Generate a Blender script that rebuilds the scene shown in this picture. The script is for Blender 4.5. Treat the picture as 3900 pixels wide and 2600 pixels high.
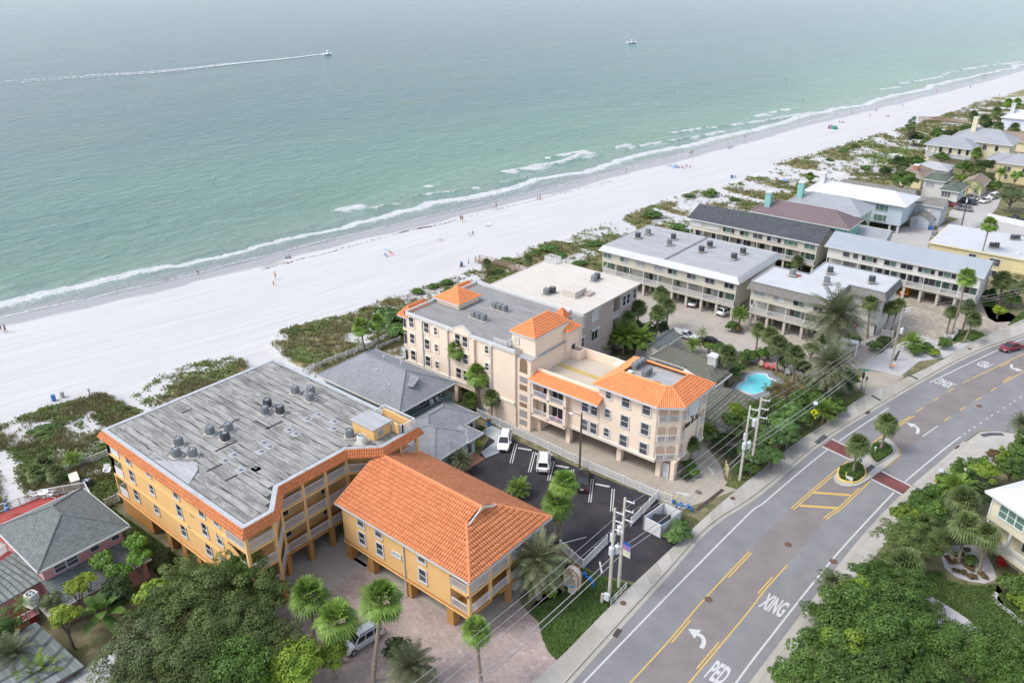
import bpy, bmesh, math, random
import numpy as np
from mathutils import Vector, Matrix, noise as mnoise
random.seed(7); RNG = np.random.default_rng(11)
R = math.radians
for o in list(bpy.data.objects): bpy.data.objects.remove(o)
SC = bpy.context.scene
COL = SC.collection
CAM_H = 62.0; F_PX = 3033.0; PITCH = R(25.35); ROLL = R(-0.1); AZ = R(39.4)
cd = bpy.data.cameras.new("camera"); cam = bpy.data.objects.new("camera", cd); COL.objects.link(cam)
cd.sensor_width = 36.0; cd.lens = 36.0 * F_PX / 3900.0; cd.clip_start = 0.5; cd.clip_end = 60000
cam.location = (0, 0, CAM_H)
_f = Vector((-math.sin(AZ)*math.cos(PITCH), math.cos(AZ)*math.cos(PITCH), -math.sin(PITCH)))
_r0 = Vector((math.cos(AZ), math.sin(AZ), 0)); _u0 = _r0.cross(_f)
_r = _r0*math.cos(ROLL) + _u0*math.sin(ROLL); _u = -_r0*math.sin(ROLL) + _u0*math.cos(ROLL)
cam.rotation_euler = Matrix((_r, _u, -_f)).transposed().to_euler()
SC.camera = cam
SUN_EL = 52.0
SUN_TO = Vector((-0.62, -0.78, 0)).normalized()          # horizontal direction towards the sun
wd = bpy.data.worlds.new("World"); SC.world = wd; wd.use_nodes = True
nt = wd.node_tree; nt.nodes.clear()
sky = nt.nodes.new("ShaderNodeTexSky"); sky.sky_type = 'NISHITA'; sky.sun_disc = False
sky.sun_elevation = R(SUN_EL); sky.sun_rotation = math.atan2(SUN_TO.x, SUN_TO.y)
sky.air_density = 1.0; sky.dust_density = 2.0; sky.ozone_density = 1.0
hs = nt.nodes.new("ShaderNodeHueSaturation"); hs.inputs['Saturation'].default_value = 0.6   # thin even cloud
bg = nt.nodes.new("ShaderNodeBackground"); bg.inputs['Strength'].default_value = 0.15
wo = nt.nodes.new("ShaderNodeOutputWorld")
nt.links.new(sky.outputs[0], hs.inputs['Color']); nt.links.new(hs.outputs[0], bg.inputs[0]); nt.links.new(bg.outputs[0], wo.inputs[0])
sd = bpy.data.lights.new("sun", 'SUN'); sd.energy = 0.9; sd.angle = R(18); sd.color = (1.0, 0.97, 0.92)
so = bpy.data.objects.new("sun", sd); COL.objects.link(so); so.location = (0, 0, 200)
sdir = Vector((SUN_TO.x*math.cos(R(SUN_EL)), SUN_TO.y*math.cos(R(SUN_EL)), math.sin(R(SUN_EL))))
so.rotation_euler = sdir.to_track_quat('Z', 'Y').to_euler()
vs = SC.view_settings; vs.view_transform = 'Standard'; vs.look = 'None'; vs.gamma = 1.0; vs.exposure = 1.2
vs.use_curve_mapping = False
SC.render.engine = 'CYCLES'
def N(x, y, z=0.0):
 a = (x-1950.0)/F_PX; b = (y-1300.0)/F_PX
 d = _r*a - _u*b + _f
 t = (z-CAM_H)/d.z
 return Vector((d.x*t, d.y*t, z))
def NP(pts, z=0.0): return [N(p[0], p[1], z) for p in pts]
def tile(ox, oy, s): return lambda x, y, z=0.0: N(ox+x/s, oy+y/s, z)
t1 = tile(0,1300,2.351); t2 = tile(950,1300,2.351); t3 = tile(1850,1300,2.351); t4 = tile(2900,1300,2.351)
t5 = tile(0,1933,2.351); t6 = tile(950,1933,2.351); t7 = tile(1850,1933,2.351); t8 = tile(2900,1933,2.351)
k2 = tile(2200,800,2.936); k3 = tile(2800,900,3.357); k4 = tile(3200,900,3.357); k5 = tile(2600,550,3.357)
k6 = tile(3200,450,3.357); k7 = tile(3000,150,2.613); k8 = tile(2000,1150,2.936); kp = tile(1450,950,2.936)
KIDS = {}
class MB:
 def __init__(s): s.v = []; s.f = []; s.m = []
 def add(s, vs, fs, m=0):
  o = len(s.v); s.v.extend([tuple(p) for p in vs]); s.f.extend([tuple(i+o for i in f) for f in fs]); s.m.extend([m]*len(fs)); return s
 def box(s, x0, x1, y0, y1, z0, z1, m=0):
  return s.add([(x0,y0,z0),(x1,y0,z0),(x1,y1,z0),(x0,y1,z0),(x0,y0,z1),(x1,y0,z1),(x1,y1,z1),(x0,y1,z1)],
                     [(0,3,2,1),(4,5,6,7),(0,1,5,4),(1,2,6,5),(2,3,7,6),(3,0,4,7)], m)
 def bar(s, a, b, w, h, m=0, up=(0,0,1)):
  a = Vector(a); b = Vector(b); d = (b-a)
  if d.length < 1e-6: return s
  d.normalize(); u = Vector(up)
  if abs(d.dot(u)) > .98: u = Vector((1,0,0))
  sx = d.cross(u).normalized()*w/2; sz = sx.cross(d).normalized()*h/2
  vs = [p+q for p in (a,b) for q in (-sx-sz, sx-sz, sx+sz, -sx+sz)]
  return s.add(vs, [(0,1,2,3),(7,6,5,4),(0,4,5,1),(1,5,6,2),(2,6,7,3),(3,7,4,0)], m)
 def prism(s, poly, z0, z1, m=0, mtop=None):
  n = len(poly); ar = sum(poly[i][0]*poly[(i+1)%n][1]-poly[(i+1)%n][0]*poly[i][1] for i in range(n))
  P = list(poly) if ar > 0 else list(reversed(poly))
  vs = [(p[0],p[1],z0) for p in P]+[(p[0],p[1],z1) for p in P]
  s.add(vs, [tuple(reversed(range(n)))]+[(i,(i+1)%n,n+(i+1)%n,n+i) for i in range(n)], m)
  o = len(s.v)-2*n; s.f.append(tuple(o+n+i for i in range(n))); s.m.append(m if mtop is None else mtop); return s
 def face(s, pts, m=0): return s.add(pts, [tuple(range(len(pts)))], m)
 def tube(s, pts, r, n=8, m=0, cap=True):
  pts = [Vector(p) for p in pts]; k = len(pts); rs = r if isinstance(r,(list,tuple)) else [r]*k
  vs = []; prev = None
  for i,p in enumerate(pts):
   d = (pts[min(i+1,k-1)]-pts[max(i-1,0)])
   d = d.normalized() if d.length > 1e-9 else Vector((0,0,1))
   if prev is None:
    a = d.orthogonal().normalized()
   else:
    a = prev - d*prev.dot(d)
    a = a.normalized() if a.length > 1e-6 else d.orthogonal().normalized()
   prev = a; b = d.cross(a)
   for j in range(n):
    t = 2*math.pi*j/n; vs.append(p+(a*math.cos(t)+b*math.sin(t))*rs[i])
  fs = [(i*n+j, i*n+(j+1)%n, (i+1)*n+(j+1)%n, (i+1)*n+j) for i in range(k-1) for j in range(n)]
  if cap: fs += [tuple(reversed(range(n))), tuple((k-1)*n+j for j in range(n))]
  return s.add(vs, fs, m)
 def cyl(s, c, r, z0, z1, n=12, m=0, r2=None): return s.tube([(c[0],c[1],z0),(c[0],c[1],z1)], [r, r if r2 is None else r2], n, m)
 def ball(s, c, rx, ry=None, rz=None, nu=8, nv=6, m=0):
  ry = rx if ry is None else ry; rz = rx if rz is None else rz
  vs = [(c[0],c[1],c[2]-rz)]
  for i in range(1,nv):
   p = math.pi*i/nv
   for j in range(nu):
    t = 2*math.pi*j/nu; vs.append((c[0]+rx*math.sin(p)*math.cos(t), c[1]+ry*math.sin(p)*math.sin(t), c[2]-rz*math.cos(p)))
  vs.append((c[0],c[1],c[2]+rz)); L = len(vs)-1
  fs = [(0,1+(j+1)%nu,1+j) for j in range(nu)]
  for i in range(nv-2):
   for j in range(nu):
    a = 1+i*nu; fs.append((a+j, a+(j+1)%nu, a+nu+(j+1)%nu, a+nu+j))
  a = 1+(nv-2)*nu; fs += [(a+j, a+(j+1)%nu, L) for j in range(nu)]
  return s.add(vs, fs, m)
 def mesh(s, name, mats=None, smooth=False):
  me = bpy.data.meshes.new(name); me.from_pydata(s.v, [], s.f)
  if mats is not None:
   for mt in (mats if isinstance(mats,(list,tuple)) else [mats]): me.materials.append(mt)
   if max(s.m, default=0) > 0: me.polygons.foreach_set('material_index', s.m)
  if smooth: me.polygons.foreach_set('use_smooth', [True]*len(me.polygons))
  me.update(); return me
 def build(s, name, mats, parent=None, smooth=False, **kw):
  return link(name, s.mesh(name, mats, smooth), parent, **kw)
def npmesh(name, V, Fq, mat, smooth=False):
 """fast mesh from numpy: V (n,3), Fq (m,k) faces of one size k"""
 me = bpy.data.meshes.new(name); n = len(V); m, k = Fq.shape
 me.vertices.add(n); me.vertices.foreach_set('co', np.asarray(V, dtype=np.float32).ravel())
 me.loops.add(m*k); me.loops.foreach_set('vertex_index', np.asarray(Fq, dtype=np.int32).ravel())
 me.polygons.add(m); me.polygons.foreach_set('loop_start', np.arange(0, m*k, k, dtype=np.int32))
 try: me.polygons.foreach_set('loop_total', np.full(m, k, dtype=np.int32))
 except Exception: pass
 if smooth: me.polygons.foreach_set('use_smooth', np.ones(m, dtype=bool))
 me.materials.append(mat); me.update(); me.validate(); return me
def link(name, me, parent=None, label=None, cat=None, group=None, kind=None, loc=None, rz=None):
 o = bpy.data.objects.new(name, me); COL.objects.link(o)
 if parent is not None:
  o.parent = parent; KIDS.setdefault(parent.name, []).append(o)
 if loc is not None: o.location = loc
 if rz is not None: o.rotation_euler = (0,0,rz)
 if label: o['label'] = label
 if cat: o['category'] = cat
 if group: o['group'] = group
 if kind: o['kind'] = kind
 return o
def thing(name, label, cat, loc=(0,0,0), rz=0.0, group=None):
 return link(name, None, None, label, cat, group, None, loc, rz)
def copy_thing(src, loc, rz=None, label=None, scale=None, group=None):
 def cp(o, parent):
  c = o.copy(); COL.objects.link(c); c.parent = parent
  if parent is not None: KIDS.setdefault(parent.name, []).append(c)
  for ch in CHILD(o): cp(ch, c)
  return c
 c = cp(src, None); c.location = loc
 if rz is not None: c.rotation_euler = (0,0,rz)
 if scale is not None: c.scale = scale if hasattr(scale,'__len__') else (scale,)*3
 if label: c['label'] = label
 if group: c['group'] = group
 return c
def CHILD(o): return list(KIDS.get(o.name, ()))
def arr(poly): return [(p[0], p[1]) for p in poly]
def inside(poly, x, y):
 """vectorised point in polygon"""
 x = np.asarray(x); y = np.asarray(y); r = np.zeros(x.shape, bool); n = len(poly)
 for i in range(n):
  x1, y1 = poly[i][0], poly[i][1]; x2, y2 = poly[(i+1)%n][0], poly[(i+1)%n][1]
  if abs(y2-y1) < 1e-9: continue
  c = ((y1 > y) != (y2 > y)) & (x < (x2-x1)*(y-y1)/(y2-y1)+x1); r ^= c
 return r
def resample(pts, step):
 pts = [Vector((p[0],p[1],0)) for p in pts]; out = []
 dense = []
 for i in range(len(pts)-1):
  p0 = pts[max(i-1,0)]; p1 = pts[i]; p2 = pts[i+1]; p3 = pts[min(i+2,len(pts)-1)]
  for k in range(16):
   t = k/16; dense.append(0.5*((2*p1)+(p2-p0)*t+(2*p0-5*p1+4*p2-p3)*t*t+(3*p1-p0-3*p2+p3)*t**3))
 dense.append(pts[-1]); L = [0]
 for i in range(1,len(dense)): L.append(L[-1]+(dense[i]-dense[i-1]).length)
 n = max(1, round(L[-1]/step)); j = 0
 for k in range(n+1):
  s = L[-1]*k/n
  while j < len(L)-2 and L[j+1] < s: j += 1
  t = (s-L[j])/max(1e-9, L[j+1]-L[j]); out.append(dense[j].lerp(dense[j+1], min(1,max(0,t))))
 return out
def offset(path, d):
 """path shifted d metres to its left"""
 out = []
 for i,p in enumerate(path):
  t = (path[min(i+1,len(path)-1)]-path[max(i-1,0)]); t.normalize(); out.append(p+Vector((-t.y,t.x,0))*d)
 return out
def ribbon(mb, A, B, z, m=0):
 o = len(mb.v)
 for a,b in zip(A,B): mb.v += [(a.x,a.y,z),(b.x,b.y,z)]
 for i in range(min(len(A),len(B))-1): mb.f.append((o+2*i,o+2*i+1,o+2*i+3,o+2*i+2)); mb.m.append(m)
def vnoise(x, y, seed=0):
 """cheap smooth value noise, numpy"""
 xi = np.floor(x).astype(np.int64); yi = np.floor(y).astype(np.int64); fx = x-xi; fy = y-yi
 fx = fx*fx*(3-2*fx); fy = fy*fy*(3-2*fy)
 def h(a,b):
  n = (a*374761393 + b*668265263 + seed*974634757) & 0x7fffffff
  n = ((n ^ (n >> 13))*1274126177) & 0x7fffffff
  return ((n ^ (n >> 16)) & 0xffff)/65535.0
 return (h(xi,yi)*(1-fx)+h(xi+1,yi)*fx)*(1-fy)+(h(xi,yi+1)*(1-fx)+h(xi+1,yi+1)*fx)*fy
def fbm(x, y, seed=0, oct=4):
 s = 0; a = .5; t = 0
 for i in range(oct): s = s+a*vnoise(x*2**i, y*2**i, seed+i*17); t += a; a *= .5
 return s/t
TMP = bpy.data.scenes.new('tmp')
def evald(ob):
 TMP.collection.objects.link(ob); vl = TMP.view_layers[0]; vl.update(); dg = vl.depsgraph; me = bpy.data.meshes.new_from_object(ob.evaluated_get(dg)); TMP.collection.objects.unlink(ob); return me
MATS = {}
def new_mat(name):
 m = bpy.data.materials.new(name); m.use_nodes = True; MATS[name] = m
 nt = m.node_tree; b = nt.nodes['Principled BSDF']; return m, nt, b
def nd(nt, t, **kw):
 n = nt.nodes.new(t)
 for k,v in kw.items():
  if k in n.inputs: n.inputs[k].default_value = v
  else: setattr(n, k, v)
 return n
def pos(nt): return nd(nt, 'ShaderNodeNewGeometry').outputs['Position']
def ntex(nt, vec, scale, detail=4, rough=.55, dist=0.0):
 n = nd(nt, 'ShaderNodeTexNoise'); n.inputs['Scale'].default_value = scale; n.inputs['Detail'].default_value = detail
 n.inputs['Roughness'].default_value = rough; n.inputs['Distortion'].default_value = dist
 if vec is not None: nt.links.new(vec, n.inputs['Vector'])
 return n.outputs['Fac']
def ramp(nt, fac, stops):
 r = nd(nt, 'ShaderNodeValToRGB'); el = r.color_ramp.elements
 while len(el) < len(stops): el.new(.5)
 for e,(p,c) in zip(el, stops):
  e.position = p; e.color = (*c,1) if len(c) == 3 else c
 nt.links.new(fac, r.inputs[0]); return r.outputs[0]
def g1(v): return (v,v,v)
def mix(nt, fac, a, b, mode='MIX'):
 n = nd(nt, 'ShaderNodeMixRGB', blend_type=mode)
 for s,x in ((0,fac),(1,a),(2,b)):
  if hasattr(x,'links') or hasattr(x,'is_linked'): nt.links.new(x, n.inputs[s])
  elif s == 0: n.inputs[0].default_value = x
  else: n.inputs[s].default_value = (*x,1)
 return n.outputs[0]
def bump(nt, b, h, strength=.3, dist=.05):
 n = nd(nt, 'ShaderNodeBump'); n.inputs['Strength'].default_value = strength; n.inputs['Distance'].default_value = dist
 nt.links.new(h, n.inputs['Height']); nt.links.new(n.outputs[0], b.inputs['Normal'])
def scalevec(nt, v, s):
 n = nd(nt, 'ShaderNodeMapping'); n.inputs['Scale'].default_value = s; nt.links.new(v, n.inputs['Vector']); return n.outputs[0]
def M(name, col, rough=.75, var=.12, scale=1.2, bmp=0.0, bscale=12, metal=0.0, spec=.35, dirt=0.0, dcol=(.12,.1,.08), dscale=.35, dlo=.5, dhi=.75, stretch=None):
 if name in MATS: return MATS[name]
 m, nt, b = new_mat(name); b.inputs['Roughness'].default_value = rough; b.inputs['Metallic'].default_value = metal
 b.inputs['Specular IOR Level'].default_value = spec
 if var <= 0 and dirt <= 0 and bmp <= 0:
  b.inputs['Base Color'].default_value = (*col,1); return m
 p = pos(nt)
 if stretch: p = scalevec(nt, p, stretch)
 c = mix(nt, ramp(nt, ntex(nt, p, scale, 5, .6), [(.3,g1(0)),(.7,g1(1))]), tuple(x*(1-var) for x in col), tuple(min(1,x*(1+var*.6)) for x in col))
 if dirt > 0:
  f = ramp(nt, ntex(nt, p, dscale, 6, .65, .3), [(dlo,g1(0)),(dhi,g1(dirt))]); c = mix(nt, f, c, dcol)
 nt.links.new(c, b.inputs['Base Color'])
 if bmp > 0: bump(nt, b, ntex(nt, pos(nt), bscale, 4), bmp)
 return m
# ================================================================ GROUND, BEACH AND SEA
WL = -0.9
SH = [(0,1207),(246,1159),(417,1122),(596,1081),(745,1044),(900,1004),(1123,950),(1362,889),(1540,849),(1700,809),(1961,752),(2147,703),
      (2340,655),(2519,610),(2679,566),(2858,521),(3036,474),(3230,425),(3383,393),(3574,349),(3746,300),(3900,258)]
_sp = sorted([(p.y, p.x) for p in NP(SH, WL)]); _sy = np.array([p[0] for p in _sp]); _sx = np.array([p[1] for p in _sp])
_k = 3
_sxs = np.array([_sx[max(0,i-1):i+2].mean() for i in range(len(_sx))]); _sys = np.array([_sy[max(0,i-1):i+2].mean() for i in range(len(_sy))])
_m0 = (_sxs[4]-_sxs[0])/(_sys[4]-_sys[0]); _m1 = (_sxs[-1]-_sxs[-6])/(_sys[-1]-_sys[-6])
def SHORE(y):
 y = np.asarray(y, float); r = np.interp(y, _sys, _sxs)
 r = np.where(y < _sys[0], _sxs[0]+_m0*(y-_sys[0]), r); return np.where(y > _sys[-1], _sxs[-1]+_m1*(y-_sys[-1]), r)
def ZLAND(d): return np.interp(d, [-90,-8,0,10,40,60], [WL-4.5,WL-.45,WL-.02,WL+.45,-.05,0.0])
def near_seg(x, y, pts):
 """distance of points to a polyline"""
 best = np.full(np.shape(x), 1e9)
 for a,b in zip(pts[:-1], pts[1:]):
  dx, dy = b[0]-a[0], b[1]-a[1]; L = dx*dx+dy*dy+1e-9
  t = np.clip(((x-a[0])*dx+(y-a[1])*dy)/L, 0, 1); best = np.minimum(best, np.hypot(x-a[0]-t*dx, y-a[1]-t*dy))
 return best
FRONT = NP([(1025,1327),(1075,1260),(1190,1231),(1347,1197),(1414,1164),(1518,1119),(1607,1093),(1712,1067),(1808,1030),(1903,994),(1981,960),
  (2100,925),(2200,899),(2268,872),(2365,835),(2440,800),(2520,770),(2600,741),(2660,725),(2737,720),(2826,687),(2922,648),(2972,621),(3077,598),
  (3196,556),(3300,525),(3452,487),(3547,452),(3670,414),(3746,383),(3842,357),(3900,343)])
_e = (FRONT[-1]-FRONT[-4]).normalized()
DUNES = [arr(NP([(-260,1720),(0,1628),(75,1600),(160,1565),(270,1540),(400,1505),(450,1513),(540,1560)]))+[(-91.5,37.2),(-91.5,30.5),(-84,29.5),(-92,24),(-104,10)],
         arr(NP([(504,1508),(532,1483),(638,1423),(702,1393),(885,1364),(942,1390)]))+[(-90.6,51.5),(-90.6,40.2)],
         arr(FRONT)+[(FRONT[-1]+_e*160)[:2], (-30,520), (-44,340), (-62,330), (-66,292), (-62,262), (-70,232), (-70,196), (-77,192), (-84,172), (-84,163), (-87.4,156), (-87.4,131),
          (-87.6,119), (-87.6,97), (-86.8,95), (-86.6,80), (-91,79), (-92.5,69)]]
PATHS = [(NP([(420,1500),(500,1535),(600,1580)]),1.0), (NP([(0,1735),(35,1800),(45,1880),(120,1990)]),1.3), (arr([k2(460,130),k2(560,190),k2(640,260)]),1.4),
         (arr([k2(850,-10),k2(1000,40),k2(1260,120)]),1.1), (arr([k5(0,715),k5(230,770),k5(600,870)]),1.0), (arr([k5(430,560),k5(560,640),k5(1000,740)]),1.5),
         (arr([k5(750,470),k5(900,520),k5(1000,560),k5(1350,610)]),1.6), (arr([k5(1030,390),k5(1250,440),k5(1550,450)]),2.2), (arr([k5(1230,310),k5(1600,360),k5(2060,445)]),2.0),
         (arr([k6(460,260),k6(560,320),k6(660,350)]),2.0), (arr([k6(0,580),k6(200,630),k6(520,660)]),1.3), (arr([k7(1900,600),k7(2352,640)]),2.5)]
def dune_mask(x, y):
 m = np.zeros(np.shape(x))
 for P in DUNES: m = np.maximum(m, inside(P, x, y).astype(float))
 return m
def path_mask(x, y):
 m = np.zeros(np.shape(x))
 for pts,w in PATHS: m = np.maximum(m, np.clip(1.6-near_seg(x,y,pts)/w, 0, 1))
 return m
def veg_amount(x, y):
 """0 bare sand .. 1 thick growth inside the dunes"""
 n = fbm(x*.16, y*.16, 3, 4)*.75+fbm(x*.55, y*.55, 9, 3)*.25
 return np.clip((n-.35)*4.2, 0, 1)*(1-path_mask(x,y))*dune_mask(x,y)
def dune_z(x, y): return dune_mask(x,y)*(fbm(x*.09, y*.09, 21, 3)-.25)*1.1*np.clip(1-path_mask(x,y)*.4,0,1)
def grid_mesh(name, X, Y, Z, attrs, mat, smooth=True):
 h, w = X.shape; V = np.stack([X,Y,Z],-1).reshape(-1,3); i = np.arange(h*w).reshape(h,w)
 Fq = np.stack([i[:-1,:-1],i[:-1,1:],i[1:,1:],i[1:,:-1]],-1).reshape(-1,4)
 me = npmesh(name, V, Fq, mat, smooth)
 for k,a in attrs.items():
  at = me.attributes.new(k, 'FLOAT', 'POINT'); at.data.foreach_set('value', np.asarray(a, np.float32).ravel())
 return me
def attr(nt, n): return nd(nt, 'ShaderNodeAttribute', attribute_name=n).outputs['Fac']
def cx(nt, *ch):
 n = nd(nt, 'ShaderNodeCombineXYZ')
 for i,c in enumerate(ch):
  if c is not None: nt.links.new(c, n.inputs[i])
 return n.outputs[0]
def math_n(nt, op, a, b=None, c=None):
 n = nd(nt, 'ShaderNodeMath', operation=op)
 for i,x in enumerate((a,b,c)):
  if x is None: continue
  if isinstance(x,(int,float)): n.inputs[i].default_value = x
  else: nt.links.new(x, n.inputs[i])
 return n.outputs[0]
def mat_land():
 m, nt, b = new_mat('sand_and_soil'); b.inputs['Specular IOR Level'].default_value = .2
 p = pos(nt); d = attr(nt,'off'); wet = attr(nt,'wet'); dune = attr(nt,'dune'); yard = attr(nt,'yard')
 sx = nd(nt,'ShaderNodeSeparateXYZ'); nt.links.new(p, sx.inputs[0])
 ds = math_n(nt,'MULTIPLY',d,1.1); ys = math_n(nt,'MULTIPLY',sx.outputs[1],.035)
 streak = ntex(nt, cx(nt, ds, ys), 1.0, 6, .65)                                   # drag and wheel lines along the shore
 fine = ntex(nt, p, 1.6, 6, .7)
 c = mix(nt, ramp(nt, streak, [(.35,g1(0)),(.62,g1(1))]), (.412,.405,.396), (.468,.465,.462))
 c = mix(nt, ramp(nt, fine, [(.45,g1(0)),(.8,g1(.35))]), c, (.385,.365,.345))
 tr = nd(nt,'ShaderNodeTexWave', wave_type='BANDS', bands_direction='X'); tr.inputs['Scale'].default_value = .55; tr.inputs['Distortion'].default_value = 2.2; tr.inputs['Detail'].default_value = 3
 tr.inputs['Detail Scale'].default_value = .6
 nt.links.new(cx(nt, d, ys), tr.inputs['Vector'])
 tm = math_n(nt,'MULTIPLY', ramp(nt, d, [(0,g1(0)),(1,g1(1))]), 1.0)
 mr = nd(nt,'ShaderNodeMapRange'); mr.inputs[1].default_value = 16; mr.inputs[2].default_value = 24; nt.links.new(d, mr.inputs[0])
 mr2 = nd(nt,'ShaderNodeMapRange'); mr2.inputs[1].default_value = 44; mr2.inputs[2].default_value = 34; nt.links.new(d, mr2.inputs[0])
 band = math_n(nt,'MULTIPLY', math_n(nt,'MULTIPLY', mr.outputs[0], mr2.outputs[0]), ramp(nt, tr.outputs[0], [(.0,g1(.34)),(.16,g1(0))]))
 band = math_n(nt,'MULTIPLY', band, ramp(nt, ntex(nt, cx(nt,d,ys), .45, 3), [(.42,g1(0)),(.6,g1(1))]))
 c = mix(nt, band, c, (.31,.292,.275))
 wn = math_n(nt,'ADD', wet, math_n(nt,'MULTIPLY', math_n(nt,'SUBTRACT', ntex(nt, cx(nt,ds,math_n(nt,'MULTIPLY',sx.outputs[1],.25)), .8, 4), .5), .5))
 wf = ramp(nt, wn, [(.33,g1(0)),(.62,g1(1))])
 c = mix(nt, wf, c, (.25,.242,.245))
 dn = math_n(nt,'ADD', dune, math_n(nt,'MULTIPLY', math_n(nt,'SUBTRACT', ntex(nt,p,1.5,6,.7), .5), 1.1))
 litter = mix(nt, ramp(nt, ntex(nt,p,.5,4), [(.4,g1(0)),(.62,g1(1))]), (.15,.15,.062), (.27,.22,.12))
 c = mix(nt, ramp(nt, dn, [(.42,g1(0)),(.6,g1(1))]), c, litter)
 soil = mix(nt, ramp(nt, ntex(nt,p,.6,5,.6), [(.35,g1(0)),(.65,g1(1))]), (.085,.095,.035), (.22,.185,.12))
 c = mix(nt, yard, c, soil)
 nt.links.new(c, b.inputs['Base Color'])
 rr = nd(nt,'ShaderNodeMapRange'); rr.inputs[3].default_value = .9; rr.inputs[4].default_value = .33; nt.links.new(wf, rr.inputs[0]); nt.links.new(rr.outputs[0], b.inputs['Roughness'])
 hgt = math_n(nt,'ADD', math_n(nt,'MULTIPLY', ntex(nt,p,.9,6,.7), .5), math_n(nt,'MULTIPLY', streak, .5))
 hb = math_n(nt,'MULTIPLY', hgt, math_n(nt,'SUBTRACT', 1.0, wf)); bump(nt, b, hb, .35, .22); return m
ys_ = np.concatenate([np.geomspace(-5000,-60,24), np.arange(-45,5,3.0), np.arange(5,330,.9), np.arange(330,620,2.2), np.geomspace(625,9000,34)])
ds_ = np.concatenate([[-90,-60,-40,-25,-15], np.arange(-9,16,.6), np.arange(16,46,1.5), np.arange(46,112,.9), np.arange(112,180,2.5), np.geomspace(185,6000,24)])
DD, YY = np.meshgrid(ds_, ys_); XX = SHORE(YY)+DD
rag = (fbm(DD*.0+3, YY*.12, 40, 3)-.5)*3.0
veg = veg_amount(XX, YY)
yard = np.clip((DD-40)/6,0,1)*np.where(YY < 62, XX > -83, np.where(YY < 190, XX > -80, XX > -62)).astype(float)
yard = np.where(YY < 36, (XX > -95+((YY<20)*5)).astype(float)*(1-path_mask(XX,YY)), yard)*(1-dune_mask(XX,YY))
Z = ZLAND(DD)+dune_z(XX,YY)+(DD>3)*(DD<60)*(fbm(XX*.12,YY*.05,33,3)-.5)*.16*np.clip((DD-3)/6,0,1)
land = link('ground', grid_mesh('ground', XX, YY, Z, dict(off=DD, wet=np.clip((8.0+rag-DD)/4.5,0,1), dune=veg, yard=yard), mat_land()), kind='structure')
land['label'] = 'white sand beach, dunes and yard soil'
SURF = [ # breaker crests in the photograph: (pixel polyline on the crest, foam run-in metres, strength)
 ([(1263,805),(1330,792),(1390,778)],7,1.0), ([(1390,800),(1460,785),(1530,775)],5,.6),
 ([(1545,750),(1620,742),(1720,732),(1830,713)],7,.75), ([(1610,713),(1640,708),(1655,706)],2,1.0), ([(1890,655),(1960,647),(2050,633),(2150,612),(2237,574)],9,1.0), ([(1885,700),(1960,690),(2030,660)],5,.5),
 ([(2070,606),(2150,588),(2237,573)],4,1.0), ([(2000,640),(2150,620),(2300,590)],8,.55), ([(1840,560),(1890,568),(1955,570)],5,.7), ([(2330,566),(2370,556),(2405,548)],4,1.0), ([(2380,570),(2500,545),(2620,530),(2760,500)],8,.7),
 ([(2545,508),(2600,500),(2700,485)],5,.9), ([(2850,449),(2890,440),(2985,418),(3050,415)],8,.95), ([(2700,490),(2850,470),(3000,445),(3100,428)],5,.7),
 ([(3340,342),(3400,335),(3430,330)],4,.9), ([(3420,320),(3500,308),(3590,292)],5,.9), ([(3655,265),(3740,253),(3900,236)],7,1.0), ([(3585,287),(3610,277),(3640,272)],4,.9),
 ([(0,1095),(100,1085),(200,1075)],3,.25),([(850,1085),(900,1075)],1,.3),([(905,905),(925,902)],1,.9)]
def sea_fields(X, Y, D):
 foam = np.zeros(X.shape); hz = np.zeros(X.shape)
 ad = np.clip(1-D/160,0,1)
 ph = fbm(D*.02+7, Y*.018, 55, 3)*9
 hz += .16*ad*np.sin(D*.23+ph)*np.clip(D/8,0,1)+.05*np.sin(D*.6+ph*2+Y*.05)*np.clip(D/5,0,1)*ad
 sc = (fbm(Y*.05+2, D*0+1, 61, 3)-.5)*7+(fbm(Y*.35, D*0+4, 62, 2)-.5)*2.0
 a = (fbm(Y*.012, D*0+9, 63, 2)-.30)*2.3
 e0 = 8.0+sc*1.2
 band = np.exp(-((D-e0)/1.3)**2)*.80+np.where(D < e0, np.clip((D-e0+9)/9,0,1)*.52, np.exp(-(D-e0)/1.2)*.3)
 foam = np.maximum(foam, band*np.clip(a+.72,.4,1.15))
 e1 = .55+(fbm(Y*.16, D*0+5, 64, 3)-.5)*1.6
 foam = np.maximum(foam, np.exp(-((D-e1)/.4)**2)*.6)
 for pts,run,st in SURF:
  P = NP(pts, WL); xs = np.array([p.x for p in P]); yv = np.array([p.y for p in P])
  o = np.argsort(yv); yv = yv[o]; xs = xs[o]
  sel = (Y > yv[0]-3) & (Y < yv[-1]+3)
  if not sel.any(): continue
  xc = np.interp(Y, yv, xs)+(fbm(Y*.3,D*0,70,2)-.5)*1.2; q = X-xc                     # metres landward of the crest
  endf = np.clip((Y-yv[0])/2.5+.2,0,1)*np.clip((yv[-1]-Y)/2.5+.2,0,1)
  rg = fbm(Y*.22,D*.2,77,3); f = np.where(q < 0, np.exp(-(q/.45)**2), np.exp(-(q/(run*(.35+.7*rg)))**1.6)*.62)*st*endf*np.clip(rg*2.2-.15,.25,1.15)
  f = np.where((q < .6+rg)&(q > -.4), np.maximum(f, st*endf*np.clip(rg*2.6-.35,.2,.95)), f)
  foam = np.where(sel, np.maximum(foam, f), foam)
  hz = np.where(sel, hz+.45*endf*np.exp(-((q+.2)/1.1)**2), hz)
 return foam, hz
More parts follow.
